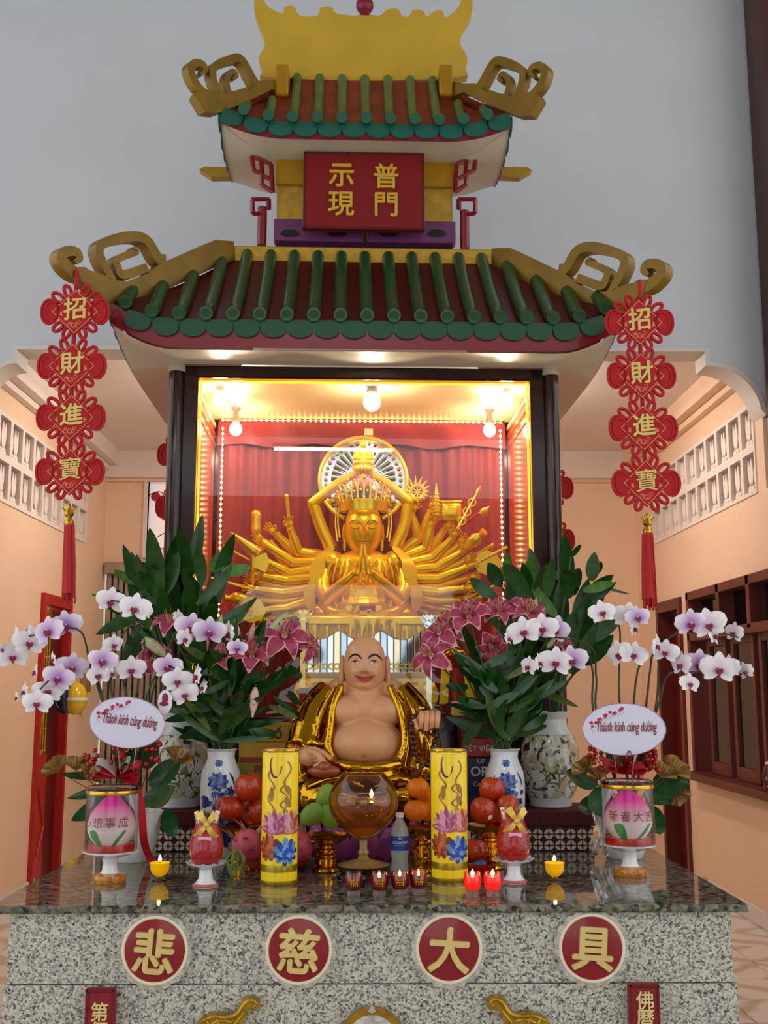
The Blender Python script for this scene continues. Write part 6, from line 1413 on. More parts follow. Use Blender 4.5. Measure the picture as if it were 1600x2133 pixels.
# prayer beads
bd = thing('prayer_beads', Lp(880, 1590, -0.2), 'string of dark brown prayer beads hanging from the statue hand', 'beads')
path = fit([Lp(862, 1494, -0.19), Lp(858, 1520, -0.2), Lp(862, 1550, -0.2), Lp(868, 1578, -0.2), Lp(880, 1598, -0.2), Lp(893, 1588, -0.19), Lp(902, 1560, -0.17), Lp(908, 1530, -0.16), Lp(908, 1505, -0.15)], 60)
bm_ = MB().ball((0, 0, 0), 6.2*lk, 12, 8).mesh('bead', mat('bead_wood', '#3a1a10', 0.35, coat=0.2)); acc = 0; last = None
for q in path:
    if last is None or (q-last).length > 11*lk: o = link('bead', bm_, bd, q-bd.location); last = q
MB().tube([q-bd.location for q in path], 0.0015, 5).build('cord', M_ink, bd)
MB().tube([Vector((0, 0, -0.01)), Vector((-0.012, -0.01, -0.03)), Vector((-0.04, -0.01, -0.05))], [0.008, 0.01, 0.012], 8).build('tassel', mat('bead_tassel', '#5a1410', 0.6), bd)
# ================================================================ VASES AND FLOWERS
def mat_pattern(name, base, inks, scale, thr, zlo=None, zhi=None, rough=0.1):
    m, t, b = nt(name); N, L = t.nodes, t.links; tc = N.new('ShaderNodeTexCoord')
    prev = None; colr = srgb(base)
    for i, (ink, sc_, th_) in enumerate(inks):
        no = N.new('ShaderNodeTexNoise'); no.inputs['Scale'].default_value = sc_; no.inputs['Detail'].default_value = 3; no.inputs['Roughness'].default_value = 0.6; no.inputs['Distortion'].default_value = 1.2
        mp = N.new('ShaderNodeMapping'); mp.inputs['Location'].default_value = (i*3.1, i*1.7, 0); L.new(tc.outputs['Object'], mp.inputs[0]); L.new(mp.outputs[0], no.inputs['Vector'])
        rp = N.new('ShaderNodeValToRGB'); rp.color_ramp.elements[0].position = th_; rp.color_ramp.elements[1].position = th_+0.02; rp.color_ramp.elements[0].color = (0, 0, 0, 1); rp.color_ramp.elements[1].color = (1, 1, 1, 1); L.new(no.outputs['Fac'], rp.inputs[0])
        mx = N.new('ShaderNodeMix'); mx.data_type = 'RGBA'; mx.inputs['B'].default_value = srgb(ink); L.new(rp.outputs[0], mx.inputs['Factor'])
        if prev is None: mx.inputs['A'].default_value = colr
        else: L.new(prev, mx.inputs['A'])
        prev = mx.outputs['Result']
    L.new(prev, b.inputs['Base Color']); b.inputs['Roughness'].default_value = rough; b.inputs['Coat Weight'].default_value = 0.5
    return m
M_bw = mat('vase_white', '#e6ebf0', 0.1, coat=0.6); M_blue = mat('cobalt', '#1c3684', 0.2, coat=0.4); M_blue2 = mat('cobalt_wash', '#5a7ab8', 0.2, coat=0.4)
def vase_r(prof, z):
    for (r0, z0), (r1, z1) in zip(prof, prof[1:]):
        if z0 <= z <= z1: return r0+(r1-r0)*(z-z0)/(z1-z0+1e-9)
    return prof[-1][0]
def blue_vase(px, lab, seed):
    p = at(px, 1781); k = kpx(p); H = zat(px, 1559, p.y)-ZT; R_ = 43*k
    th = thing('blue_white_vase', p, lab, 'vase', 'blue and white vases')
    prof = [(R_*0.72, 0), (R_*0.76, H*0.02), (R_*0.86, H*0.2), (R_*0.98, H*0.48), (R_*1.0, H*0.66), (R_*0.94, H*0.78), (R_*0.74, H*0.87), (R_*0.66, H*0.92), (R_*0.70, H*0.975), (R_*0.80, H*0.995), (R_*0.80, H)]
    MB().lathe(prof+[(R_*0.70, H), (R_*0.6, H*0.9), (0, H*0.88)], 44).build('body', M_bw, th)
    mb = MB(); rr = random.Random(seed)
    def put(o2, mi, off=0.0012):
        v = []; n = len(o2)
        pts = o2+[(sum(a for a, b_ in o2)/n, sum(b_ for a, b_ in o2)/n)]
        for x, z in pts:
            z = max(0.01, min(H*0.9, z)); q = vase_r(prof, z)+off; a = x/R_; v.append((q*math.sin(a), -q*math.cos(a), z))
        mb.add(v, [(i, (i+1) % n, n) for i in range(n)], mi)
    for c0 in (0.0, 2.4*R_, -2.4*R_):
        for (cx, cz, s_, mi) in ((0.0, 0.70, 1.3, 1), (0.0, 0.875, 0.62, 0)):     # chrysanthemum heads
            for ring in range(3):
                for i in range(9): a = 2*math.pi*(i+0.5*ring)/9; d = R_*0.30*s_*(1-0.28*ring); put(blob(c0+cx+d*math.cos(a), H*cz+d*math.sin(a)*0.8, R_*0.08*s_, R_*0.13*s_, a-math.pi/2, 8), (0, 1)[(i+ring+mi) % 2], 0.001+ring*0.0004)
        for i in range(60):
            a = rr.uniform(-1.1, 1.1); cz = H*rr.uniform(0.10, 0.62); put(blob(c0+a*R_*0.8, cz, R_*rr.uniform(0.08, 0.17), R_*rr.uniform(0.12, 0.28), rr.uniform(-1.2, 1.2), 9, 0.3), 0 if rr.random() < 0.75 else 1, 0.001+0.0002*(i % 4))
        for i in range(7):
            x = c0+(i-3)*R_*0.22; put([(x-0.002, H*0.1), (x+0.002, H*0.1), (c0+(x-c0)*0.4+0.002, H*0.6), (c0+(x-c0)*0.4-0.002, H*0.6)], 0)
        put(blob(c0+R_*0.72, H*0.74, R_*0.05, R_*0.3, 0.5, 9, 0.3), 0); put(blob(c0+R_*0.82, H*0.70, R_*0.05, R_*0.25, 0.2, 9, 0.3), 0)
    mb.build('blue_painting', [M_blue, M_blue2], th, True)
    return p, k, H
vL = blue_vase(456, 'blue and white porcelain vase of lilies on the left', 3); vR = blue_vase(1054, 'blue and white porcelain vase of lilies on the right', 4)
M_land = mat_pattern('landscape_porcelain', '#d6d8d0', [('#b8b496', 9, 0.50), ('#6a6a50', 13, 0.56), ('#30362c', 20, 0.59), ('#a04030', 24, 0.68)], 1, 1)
M_landtop = mat('landscape_white', '#d4dad8', 0.1, coat=0.5)
def land_vase(px, lab, Y=5.19):
    c = W(px, 1683, Y); p = Vector((c.x, Y, zst+0.006)); k = kpx(p); H = zat(px, 1482, Y)-p.z; R_ = 61*k
    th = thing('landscape_vase', p, lab, 'vase', 'landscape painted vases')
    MB().lathe([(R_*0.68, 0), (R_*0.72, H*0.015), (R_*0.72, H*0.05), (R_*0.78, H*0.10)], 44).build('foot', M_landtop, th)
    MB().lathe([(R_*0.76, H*0.09), (R_*0.9, H*0.2), (R_, H*0.42), (R_*0.97, H*0.62), (R_*0.8, H*0.77)], 44).build('body', M_land, th)
    MB().lathe([(R_*0.82, H*0.76), (R_*0.62, H*0.85), (R_*0.60, H*0.92), (R_*0.78, H), (R_*0.72, H), (R_*0.55, H*0.92), (0, H*0.9)], 44).build('neck', M_landtop, th)
    return p, k, H
gR = land_vase(1148, 'large landscape painted porcelain vase on the right side stand'); gL = land_vase(372, 'large landscape painted porcelain vase on the left side stand, mostly hidden')
# ---- leaf meshes
M_leaf = mat('leaf_dark', '#173c12', 0.35, c2='#24541a', scale=5, coat=0.15); M_leaf2 = mat('leaf_bright', '#3c6c1e', 0.4, c2='#5a8a2c', scale=5); M_leafo = mat('orchid_leaf', '#17401c', 0.3, c2='#22562a', scale=4, coat=0.25); M_leafy = mat('leaf_olive', '#6a7434', 0.45, c2='#4c5c24', scale=6)
def leaf_mesh(name, L_, w, bend, m, nu=10, nv=5, tip=0.9, fold=0.12):
    def f(u, v):
        x = (v-0.5)*2; ww = w/2*math.sin(math.pi*min(1, (0.06+0.94*u**tip)))**0.75
        a = bend*u; return Vector((x*ww, -L_*(1-math.cos(a))/max(bend, 1e-3)+fold*abs(x)*ww*-1.0, L_*math.sin(a)/max(bend, 1e-3)))
    return MB().grid(f, nu, nv).mesh(name, m)
def orient(p, d, face=Vector((0, -1, 0)), s=1.0):
    z = d.normalized(); y = -(face-z*face.dot(z)); y = y.normalized() if y.length > 1e-3 else z.orthogonal(); x = y.cross(z)
    return Matrix(((x.x*s, y.x*s, z.x*s, p.x), (x.y*s, y.y*s, z.y*s, p.y), (x.z*s, y.z*s, z.z*s, p.z), (0, 0, 0, 1)))
def wlink(name, me, parent, M):
    o = link(name, me, parent); o.matrix_parent_inverse = chain(parent).inverted(); o.matrix_basis = M; return o
# ---- tall dark leafy plants in the landscape vases
def tall_plant(v, tips, lab, seed):
    p, k, H = v; base = p+Vector((0, 0, H*0.9)); th = thing('leafy_plant', base, lab, 'plant', 'tall leafy plants'); rr = random.Random(seed)
    lms = [leaf_mesh('leaf', 1.0, 0.26, b_, m) for b_, m in ((0.5, M_leaf), (1.0, M_leaf), (0.25, M_leaf), (0.7, M_leaf2))]
    for j, (bx, by, tx, ty, w, dy) in enumerate(tips):
        a = W(bx, by, p.y+dy); b_ = W(tx, ty, p.y+dy-0.03*rr.random()); d = b_-a; Ln = d.length
        M = orient(a, d+Vector((0, rr.uniform(-0.1, 0.1), 0)), Vector((rr.uniform(-0.5, 0.5), -1, rr.uniform(-0.1, 0.4)))) @ SC(w*k/0.26*1.0, Ln, Ln)
        wlink('leaf', lms[(3 if rr.random() < 0.12 else j % 3)], th, M)
    st = MB()
    for j in range(9):
        bx, by, tx, ty, w, dy = tips[(j*3) % len(tips)]
        st.tube([base+Vector((rr.uniform(-.03, .03), rr.uniform(-.03, .03), -0.02)), (base+W(bx, by, p.y+dy))/2+Vector((0, 0, 0.03)), W(bx, by, p.y+dy)], 0.006, 6, seg=8)
    wb(st, 'stem', mat('stem_green', '#2c4a1c', 0.5), th)
rr_ = random.Random(21)
def gen_tips(cx, cy0, spec, n_extra, x0, x1, y0, y1, seed):
    rr = random.Random(seed); out = [(bx, by, tx, ty, w, rr.uniform(-0.12, 0.12)) for bx, by, tx, ty, w in spec]
    for i in range(n_extra):
        bx = rr.uniform(x0, x1); by = rr.uniform(y0, y1); a = rr.uniform(-0.9, 0.9)+(bx-cx)/140; L_ = rr.uniform(80, 125); out.append((bx, by, bx+L_*math.sin(a), by-L_*math.cos(a), rr.uniform(26, 40), rr.uniform(-0.13, 0.13)))
    return out
specL = [(330, 1250, 330, 1090, 40), (345, 1240, 382, 1078, 34), (300, 1260, 262, 1128, 30), (310, 1250, 296, 1130, 28), (390, 1230, 395, 1078, 30), (398, 1200, 424, 1070, 28), (290, 1215, 225, 1195, 24), (300, 1300, 232, 1225, 26), (262, 1262, 178, 1235, 12), (420, 1220, 420, 1130, 28), (450, 1240, 468, 1098, 32), (462, 1190, 530, 1188, 30), (440, 1190, 472, 1142, 34), (410, 1260, 500, 1180, 26), (350, 1300, 300, 1180, 36), (370, 1310, 345, 1160, 40), (400, 1320, 380, 1190, 36), (330, 1330, 270, 1210, 36), (430, 1300, 410, 1180, 34), (440, 1300, 560, 1260, 22), (300, 1270, 200, 1335, 30), (290, 1300, 250, 1400, 20)]
tall_plant(gL, gen_tips(365, 1300, specL, 26, 290, 450, 1240, 1430, 1), 'tall dark green leafy plant rising behind the left orchids and lilies', 31)
specR = [(1185, 1230, 1170, 1103, 34), (1195, 1240, 1190, 1150, 30), (1232, 1210, 1245, 1146, 30), (1190, 1160, 1214, 1120, 12), (1235, 1200, 1270, 1155, 16), (1050, 1210, 1068, 1138, 24), (1045, 1220, 1000, 1165, 34), (1035, 1245, 968, 1208, 30), (1105, 1230, 1082, 1165, 24), (1130, 1240, 1135, 1180, 30), (1180, 1200, 1140, 1195, 20), (1215, 1230, 1285, 1215, 22), (1240, 1215, 1318, 1245, 8), (1195, 1280, 1290, 1210, 22), (1170, 1330, 1160, 1200, 40), (1200, 1320, 1215, 1200, 38), (1130, 1330, 1110, 1210, 36), (1090, 1300, 1060, 1200, 34), (1215, 1340, 1225, 1230, 34), (1180, 1370, 1190, 1250, 40), (1200, 1390, 1240, 1290, 30)]
tall_plant(gR, gen_tips(1150, 1300, specR, 26, 1080, 1225, 1240, 1430, 2), 'tall dark green leafy plant rising behind the right orchids and lilies', 32)
# ---- lilies
M_lm = mat('lily_magenta', '#8e1c38', 0.4, c2='#b44a68', scale=30); M_lp = mat('lily_edge', '#dc9aa4', 0.45); M_lback = mat('lily_stamen', '#c8a860', 0.5)
def lily_mesh(op=1.0):
    mb = MB()
    for i in range(6):
        w = 0.56 if i % 2 else 0.44; M = RZ(i*math.pi/3)
        def f(u, v, w=w, i=i):
            x = (v-0.5)*2; ww = w/2*math.sin(math.pi*(0.10+0.88*u))**0.8; a = (0.35+op*1.55*u**1.3)
            r = u*(0.75+0.1*(i % 2)); yy = 0.62*math.sin(min(u, 1)*2.2)*(1-0.55*op)+0.06*(1-u); 
            return Vector((x*ww, -(0.10+r*math.sin(0.5+0.6*op)) , 0.58*math.sin(u*2.5)*(1-0.35*op)-0.42*op*u*u+0.05*abs(x)*math.sin(u*9)))
        vs = [f(a/10, b_/10) for a in range(11) for b_ in range(11)]
        fs = []; ms = []
        for a in range(10):
            for b_ in range(10): fs.append((a*11+b_, (a+1)*11+b_, (a+1)*11+b_+1, a*11+b_+1)); ms.append(1 if (b_ in (0, 9) or a == 9) else 0)
        base = len(mb.v); mb.v += [M @ v for v in vs]; mb.f += [tuple(q+base for q in t_) for t_ in fs]; mb.m += ms
    for i in range(6):
        a = i*math.pi/3+0.5; mb.tube([(0, 0, 0.05), (0.14*math.cos(a), 0.14*math.sin(a), 0.42), (0.22*math.cos(a), 0.22*math.sin(a), 0.62)], [0.012, 0.010, 0.008], 4, 2, seg=5); mb.ball((0.23*math.cos(a), 0.23*math.sin(a), 0.63), (0.025, 0.02, 0.05), 6, 4, 3)
    mb.tube([(0, 0, -0.18), (0, 0, 0.1)], [0.05, 0.10], 8, 1)
    return mb.mesh('lily_blossom', [M_lm, M_lp, M_lback, mat('anther', '#3a1410', 0.6)], True, 60)
lily_o, lily_h = lily_mesh(1.0), lily_mesh(0.55)
bud_g = MB().tube([(0, 0, 0), (0, 0, 0.25), (0, 0, 0.6), (0, 0, 1.0)], [0.07, 0.17, 0.15, 0.02], 8, seg=10).mesh('lily_bud', mat('bud_green', '#9aa86a', 0.5, c2='#c8c49a', scale=5))
bud_p = MB().tube([(0, 0, 0), (0, 0, 0.25), (0, 0, 0.6), (0, 0, 1.0)], [0.06, 0.15, 0.13, 0.02], 8, seg=10).mesh('lily_bud', mat('bud_pink', '#d08888', 0.5, c2='#e8c8b8', scale=6))
lleaf = [leaf_mesh('lily_leaf', 1.0, 0.20, b_, m) for b_, m in ((0.8, M_leaf), (1.3, M_leaf), (0.4, M_leaf), (0.9, M_leafy))]
def bouquet(v, px, blooms, buds, tips, lab, seed):
    p, k, H = v; top = p+Vector((0, 0, H*0.94)); th = thing('lily_bouquet', top, lab, 'flowers', 'lily bouquets'); rr = random.Random(seed); st = MB()
    for (x, y, s, dx, dz, op, dy) in blooms:
        c = W(x, y, p.y+dy); kk = kpx(c); d = Vector((dx*1.5, -1.0, dz*2.0)).normalized(); M = T4(c) @ d.to_track_quat('Z', 'Y').to_matrix().to_4x4() @ RZ(rr.uniform(0, 1.0)) @ SC(s*kk*0.74)
        wlink('lily_blossom', lily_o if op else lily_h, th, M); st.tube([top+Vector((rr.uniform(-.02, .02), rr.uniform(-.02, .02), -0.03)), (top+c)/2+Vector((0, 0.02, 0.03)), c-d*0.18*s*kk*0.5], 0.0045, 5, seg=8)
    for (x, y, tx, ty, g, dy) in buds:
        a = W(x, y, p.y+dy); b_ = W(tx, ty, p.y+dy-0.03); wlink('lily_bud', bud_g if g else bud_p, th, orient(a, b_-a, s=(b_-a).length)); st.tube([top, (top+a)/2+Vector((0, 0.03, 0.02)), a], 0.004, 5, seg=8)
    for j, (bx, by, tx, ty, w) in enumerate(tips):
        dy = rr.uniform(-0.10, 0.10); a = W(bx, by, p.y+dy); b_ = W(tx, ty, p.y+dy-0.05*rr.random()); d = b_-a
        wlink('lily_leaf', lleaf[3 if rr.random() < 0.07 else j % 3], th, orient(a, d, Vector((rr.uniform(-.6, .6), -1, rr.uniform(-.2, .5)))) @ SC(w*k/0.20, d.length, d.length))
    for i in range(7): st.tube([top+Vector((rr.uniform(-.03, .03), rr.uniform(-.03, .03), -0.03)), W(px+rr.uniform(-60, 60), 1430+rr.uniform(-30, 30), p.y+rr.uniform(-.05, .05))], 0.0045, 5)
    wb(st, 'stem', mat('lily_stem', '#3a5a24', 0.5), th)
def ltips(cx, cy, n, seed, spec):
    rr = random.Random(seed); o = list(spec)
    for i in range(n):
        t_ = rr.random(); bx = cx+rr.uniform(-18, 18)*(1+t_*2.5); by = cy-12-t_*170; s_ = -1 if bx < cx else 1
        if rr.random() < 0.35: s_ = -s_
        a = s_*rr.uniform(0.1, 1.5); L_ = rr.uniform(70, 125); o.append((bx, by, bx+L_*math.sin(a), by-L_*math.cos(a), rr.uniform(14, 26)))
    return o
bouquet(vL, 456, [(592, 1328, 92, 0.15, 0.35, 1, -0.05), (524, 1372, 88, 0.1, 0.5, 0, -0.08), (476, 1372, 84, -0.5, 0.5, 0, -0.03), (318, 1372, 80, 0.4, 0.2, 0, -0.05), (352, 1300, 70, 0.1, 0.9, 1, 0.0), (560, 1335, 60, -0.2, 0.9, 0, 0.03), (640, 1345, 60, 0.8, 0.2, 1, 0.0)],
        [(498, 1335, 490, 1292, 0, -0.05), (520, 1338, 530, 1296, 0, -0.02), (560, 1320, 600, 1275, 1, -0.05), (300, 1330, 352, 1372, 1, -0.08), (550, 1318, 565, 1290, 0, 0), (532, 1432, 526, 1495, 0, -0.1), (455, 1320, 462, 1280, 1, 0.0)],
        ltips(456, 1560, 80, 5, [(545, 1440, 615, 1380, 34), (600, 1385, 648, 1435, 18), (600, 1440, 630, 1470, 16), (570, 1450, 660, 1540, 16), (520, 1520, 600, 1545, 24), (560, 1470, 640, 1500, 14), (440, 1470, 340, 1520, 24), (450, 1500, 360, 1560, 22)]), 'bouquet of dark pink lilies in the left blue vase', 41)
bouquet(vR, 1054, [(978, 1290, 92, -0.2, 0.45, 0, -0.06), (1040, 1282, 84, 0.0, 0.6, 0, -0.03), (1096, 1282, 86, 0.3, 0.55, 0, -0.02), (902, 1368, 84, -0.5, 0.3, 1, -0.05), (918, 1322, 80, -0.5, 0.5, 1, 0.0), (1022, 1345, 70, 0.1, -0.2, 0, 0.02), (945, 1305, 80, -0.6, 0.4, 1, 0.02), (1168, 1345, 54, 0.5, 0.3, 0, 0.03)],
        [(1112, 1275, 1118, 1245, 1, 0.0), (1160, 1310, 1172, 1288, 0, -0.02), (1140, 1350, 1160, 1325, 1, -0.06)],
        ltips(1054, 1560, 80, 6, [(975, 1430, 920, 1440, 26), (1010, 1395, 925, 1420, 30), (1060, 1420, 1005, 1385, 26), (1100, 1430, 1220, 1475, 16), (1090, 1520, 1160, 1490, 20), (1000, 1500, 965, 1560, 24), (1110, 1450, 1160, 1430, 20), (1040, 1460, 985, 1540, 20)]), 'bouquet of dark pink lilies in the right blue vase', 42)
# ---- orchids
def mat_orchid(name, c0, c1):
    m, t, b = nt(name); N, L = t.nodes, t.links; tc = N.new('ShaderNodeTexCoord'); ln = N.new('ShaderNodeVectorMath'); ln.operation = 'LENGTH'; L.new(tc.outputs['Object'], ln.inputs[0])
    rp = N.new('ShaderNodeValToRGB'); e = rp.color_ramp.elements; e[0].position = 0.12; e[0].color = srgb(c0); e[1].position = 0.5; e[1].color = srgb(c1); L.new(ln.outputs['Value'], rp.inputs[0]); L.new(rp.outputs[0], b.inputs['Base Color'])
    b.inputs['Roughness'].default_value = 0.5; b.inputs['Subsurface Weight'].default_value = 0.15; b.inputs['Subsurface Radius'].default_value = (0.02, 0.015, 0.02)
    return m
M_ow = mat_orchid('orchid_white', '#e6d8ea', '#f4f4f2'); M_ol = mat_orchid('orchid_lilac', '#b98ad0', '#f0e6f0'); M_lip2 = mat('orchid_lip', '#7a1440', 0.4, c2='#a02860', scale=30); M_coly = mat('orchid_column', '#e8d0b0', 0.5)
def orchid_mesh(mp_):
    mb = MB()
    def petal(ang, L_, w, cup, full):
        M = RY(-ang)
        def f(u, v):
            x = (v-0.5)*2; ww = w/2*(math.sin(math.pi*(0.06+0.9*u**(0.75 if full else 0.9)))**(0.5 if full else 0.75)); return Vector((x*ww, -cup*math.sin(u*2.6)*0.5+0.06*x*x*full, u*L_))
        mb.grid(f, 9, 7, 0, M)
    petal(0, 0.50, 0.34, 0.06, 0); petal(R(128), 0.50, 0.30, 0.05, 0); petal(R(-128), 0.50, 0.30, 0.05, 0)
    petal(R(78), 0.56, 0.60, 0.14, 1); petal(R(-78), 0.56, 0.60, 0.14, 1)
    mb.ball((0, -0.07, -0.07), (0.085, 0.08, 0.10), 10, 7, 1); mb.ball((0.07, -0.12, -0.05), (0.045, 0.06, 0.075), 8, 6, 1); mb.ball((-0.07, -0.12, -0.05), (0.045, 0.06, 0.075), 8, 6, 1); mb.tube([(0, -0.08, -0.08), (0, -0.17, -0.16), (0, -0.14, -0.23)], [0.06, 0.05, 0.01], 7, 1, seg=6)
    mb.ball((0, -0.12, 0.03), (0.035, 0.06, 0.035), 8, 6, 2)
    return mb.mesh('orchid_blossom', [mp_, M_lip2, M_coly], True, 60)
o_w, o_l = orchid_mesh(M_ow), orchid_mesh(M_ol)
obud = MB().ball((0, 0, 0), (0.35, 0.35, 0.5), 10, 8).mesh('orchid_bud', mat('orchid_bud_green', '#a8b078', 0.5))
M_ostem = mat('orchid_stem', '#2c2418', 0.5, c2='#3c4424', scale=20)
M_ginkgo = mat('ginkgo_gold', '#92703c', 0.35, metal=0.6, var=0.3, scale=40); M_berry = mat('berry_red', '#a80c14', 0.2, coat=0.4); M_rib = mat('ribbon_red', '#b01420', 0.3, coat=0.2); M_rib2 = mat('ribbon_silver', '#c8c4c4', 0.35, metal=0.3)
def orchid_plant(px, py, rpx, hpx, flowers, stalks, leaves, ginkgo, berries, card, lab, seed, dY):
    p = at(px, py); k = kpx(p); th = thing('orchid_plant', p, lab, 'orchid', 'potted orchids'); rr = random.Random(seed); R_ = rpx*k; H = hpx*k
    MB().lathe([(R_*0.62, 0), (R_*0.66, 0.004), (R_*0.85, H*0.4), (R_, H*0.9), (R_*1.03, H), (R_*0.95, H), (R_*0.9, H*0.85), (0, H*0.8)], 40).build('pot', M_porc, th)
    MB().ball((0, 0, H*0.8), (R_*0.88, R_*0.88, H*0.16), 18, 10).build('moss', mat('moss', '#3a4a24', 0.9, var=0.3, scale=60), th)
    root = p+Vector((0, 0, H*0.9)); st = MB()
    for pts in stalks: 
        P = [root+Vector((rr.uniform(-.04, .04), rr.uniform(-.02, .02), -0.03))]+[W(x, y, p.y+dY+d_) for x, y, d_ in pts]; st.tube(P, [0.006, 0.005, 0.004, 0.003], 6, seg=26)
    wb(st, 'stalk', M_ostem, th)
    for (x, y, s, kind) in flowers:
        c = W(x, y, p.y+dY-0.06+rr.uniform(-0.05, 0.03)); kk = kpx(c)
        if kind == 'S': a = rr.choice((-1, 1))*rr.uniform(0.9, 1.25)
        else: a = rr.uniform(-0.35, 0.35)
        M = T4(c) @ RZ(a) @ RX(rr.uniform(-0.15, 0.25)) @ RY(rr.uniform(-0.25, 0.25)) @ SC(s*kk*1.12)
        wlink('orchid_blossom', o_l if kind == 'L' else o_w, th, M)
    lm = [leaf_mesh('orchid_leaf', 1.0, 0.36, b_, M_leafo, 12, 7, 0.8, 0.25) for b_ in (0.7, 1.2, 0.4)]
    for j, (bx, by, tx, ty, w, dy) in enumerate(leaves):
        a = W(bx, by, p.y+dy*0.3); b_ = W(tx, ty, p.y+dy); d = b_-a; wlink('orchid_leaf', lm[j % 3], th, orient(a, d, Vector((rr.uniform(-.2, .2), -1, 0.5))) @ SC(w*k/0.36, d.length, d.length))
    for (x, y, s, a) in ginkgo:
        c = W(x, y, p.y-0.08); s_ = s*k*0.8; mb = MB()
        mb.grid(lambda u, v: Vector((s_*u*math.sin((v-0.5)*2.3), -0.01*math.sin(v*12)*u-0.012*u, s_*u*math.cos((v-0.5)*2.3)*(1-0.15*math.exp(-((v-0.5)*9)**2)))), 6, 15, M=T4(c) @ RY(a))
        for q in range(9): an = (q/8-0.5)*2.2; mb.tube([T4(c) @ RY(a) @ Vector((0, -0.004, 0)), T4(c) @ RY(a) @ Vector((s_*math.sin(an), -0.02, s_*math.cos(an)*0.98))], 0.0012, 4)
        mb.tube([T4(c) @ RY(a) @ Vector((0, 0, 0)), (root+c)/2, root], 0.002, 4, seg=6)
        wb(mb, 'ginkgo_leaf', M_ginkgo, th)
    for (x, y, n) in berries:
        mb = MB(); c = W(x, y, p.y-0.10)
        for q in range(n): mb.ball(c+Vector((rr.uniform(-.03, .03), rr.uniform(-.03, .03), rr.uniform(-.06, .06))), 0.0105, 8, 6)
        mb.tube([c, root], 0.002, 4); wb(mb, 'berry_spray', M_berry, th)
    return p, k, root, th
def bow(th, c, k, spec):
    for (a, ln, w, mm) in spec:
        d = Vector((math.cos(a), -0.25, math.sin(a))).normalized(); n_ = d.cross(Vector((0, 1, 0))).normalized(); mb = MB()
        mb.grid(lambda u, v: c+d*(ln*k*math.sin(math.pi*u)*0.98)+n_*(8*k*math.sin(2*math.pi*u)*0.8)+Vector((0, (v-0.5)*w*k*1.0, (v-0.5)*w*k*0.6)), 14, 4); wb(mb, 'bow_loop', mm, th)
def card(cx, cy, rx, ry, tilt, Y, lab):
    c = W(cx, cy, Y); k = kpx(c); th = thing('greeting_card', c, lab, 'card', 'oval greeting cards'); o2 = [(rx*k*math.cos(2*math.pi*i/48), ry*k*math.sin(2*math.pi*i/48)) for i in range(48)]; M = RY(tilt)
    bd_ = MB().prism(o2, 0.003, M=M).build('board', mat('card_lilac_white', '#dcdcf0', 0.5), th, False)
    MB().tube([M @ Vector((x*0.985, -0.002, z*0.985)) for x, z in o2+[o2[0]]], 0.0012, 4).build('border', mat('card_border', '#a04858', 0.5), th)
    def tw(q): v_, f_ = text_geo(q, 24*k, 0.0003, 0.0, 0.22); return max(p_.x for p_ in v_)-min(p_.x for p_ in v_)
    sz = 24*k; tm_ = add_text(MB(), 'Thành kính cúng duong', sz, Matrix.Identity(4), 0.0003, 0.006, 0, 0.22)
    wt = tw('Thành kính cúng duong'); vmin = min(p_.z for p_ in tm_.v); xh = vmin+0.20*sz+0.53*sz
    for pre, grave in (('Thành kính cúng du', 0), ('Thành kính cúng duo', 1)):
        xe = -wt/2+tw(pre); tm_.tube([(xe-0.05*sz, -0.001, xh-0.06*sz), (xe+0.05*sz, -0.001, xh-0.01*sz), (xe+0.07*sz, -0.001, xh+0.09*sz)], 0.035*sz, 5)
        if grave: tm_.tube([(xe-0.34*sz, -0.001, xh+0.24*sz), (xe-0.18*sz, -0.001, xh+0.10*sz)], 0.035*sz, 5)
    MB().add(tm_.v, tm_.f, 0, M @ T4((6*k, -0.0025, 2*k)) @ SC(rx/88*0.56, 1, 1.25)).build('lettering', mat('card_ink', '#8c1c28', 0.5), th, False)
    mb = MB(); rr = random.Random(2)
    for i in range(13):
        u = i/12; x = (-70+64*u)*k*rx/88; z = (2+38*u**0.6)*k; mb.ball(M @ Vector((x+rr.uniform(-4, 4)*k, -0.002, z+rr.uniform(-4, 4)*k)), (4.2*k*rr.uniform(.6, 1.2), 0.0012, 3.6*k), 8, 5)
        mb.tube([M @ Vector((x, -0.002, z)), M @ Vector((x+7*k, -0.002, z-9*k))], 0.0007, 4)
    mb.build('plum_blossom_print', mat('card_plum', '#b03060', 0.5), th)
    for sx in (-0.25, 0.25): MB().tube([(sx*rx*k, 0.004, -ry*k*0.8), (sx*rx*k*0.6, 0.03, -ry*k*2.2)], 0.002, 5).build('pick', M_rib2, th)
fl_L = [(232, 1252, 54, 'W'), (282, 1267, 58, 'W'), (304, 1272, 34, 'S'), (62, 1312, 36, 'S'), (102, 1315, 58, 'L'), (138, 1302, 56, 'L'), (62, 1337, 58, 'W'), (27, 1366, 56, 'W'), (36, 1318, 32, 'S'), (4, 1352, 26, 'S'), (150, 1390, 56, 'L'), (122, 1412, 56, 'L'), (100, 1440, 54, 'W'), (78, 1464, 52, 'W'), (76, 1398, 40, 'S'), (52, 1440, 34, 'S'), (36, 1452, 26, 'S'), (112, 1372, 30, 'S'), (215, 1376, 54, 'L'), (206, 1406, 46, 'W'), (232, 1402, 34, 'S'), (236, 1342, 40, 'S'), (273, 1394, 52, 'W'), (350, 1390, 52, 'L'), (370, 1418, 52, 'W'), (386, 1446, 50, 'W'), (412, 1408, 46, 'S'), (424, 1432, 34, 'S'), (372, 1288, 36, 'S'), (398, 1308, 58, 'L'), (436, 1316, 58, 'L'), (384, 1330, 40, 'S'), (478, 1318, 48, 'S'), (494, 1350, 36, 'L')]
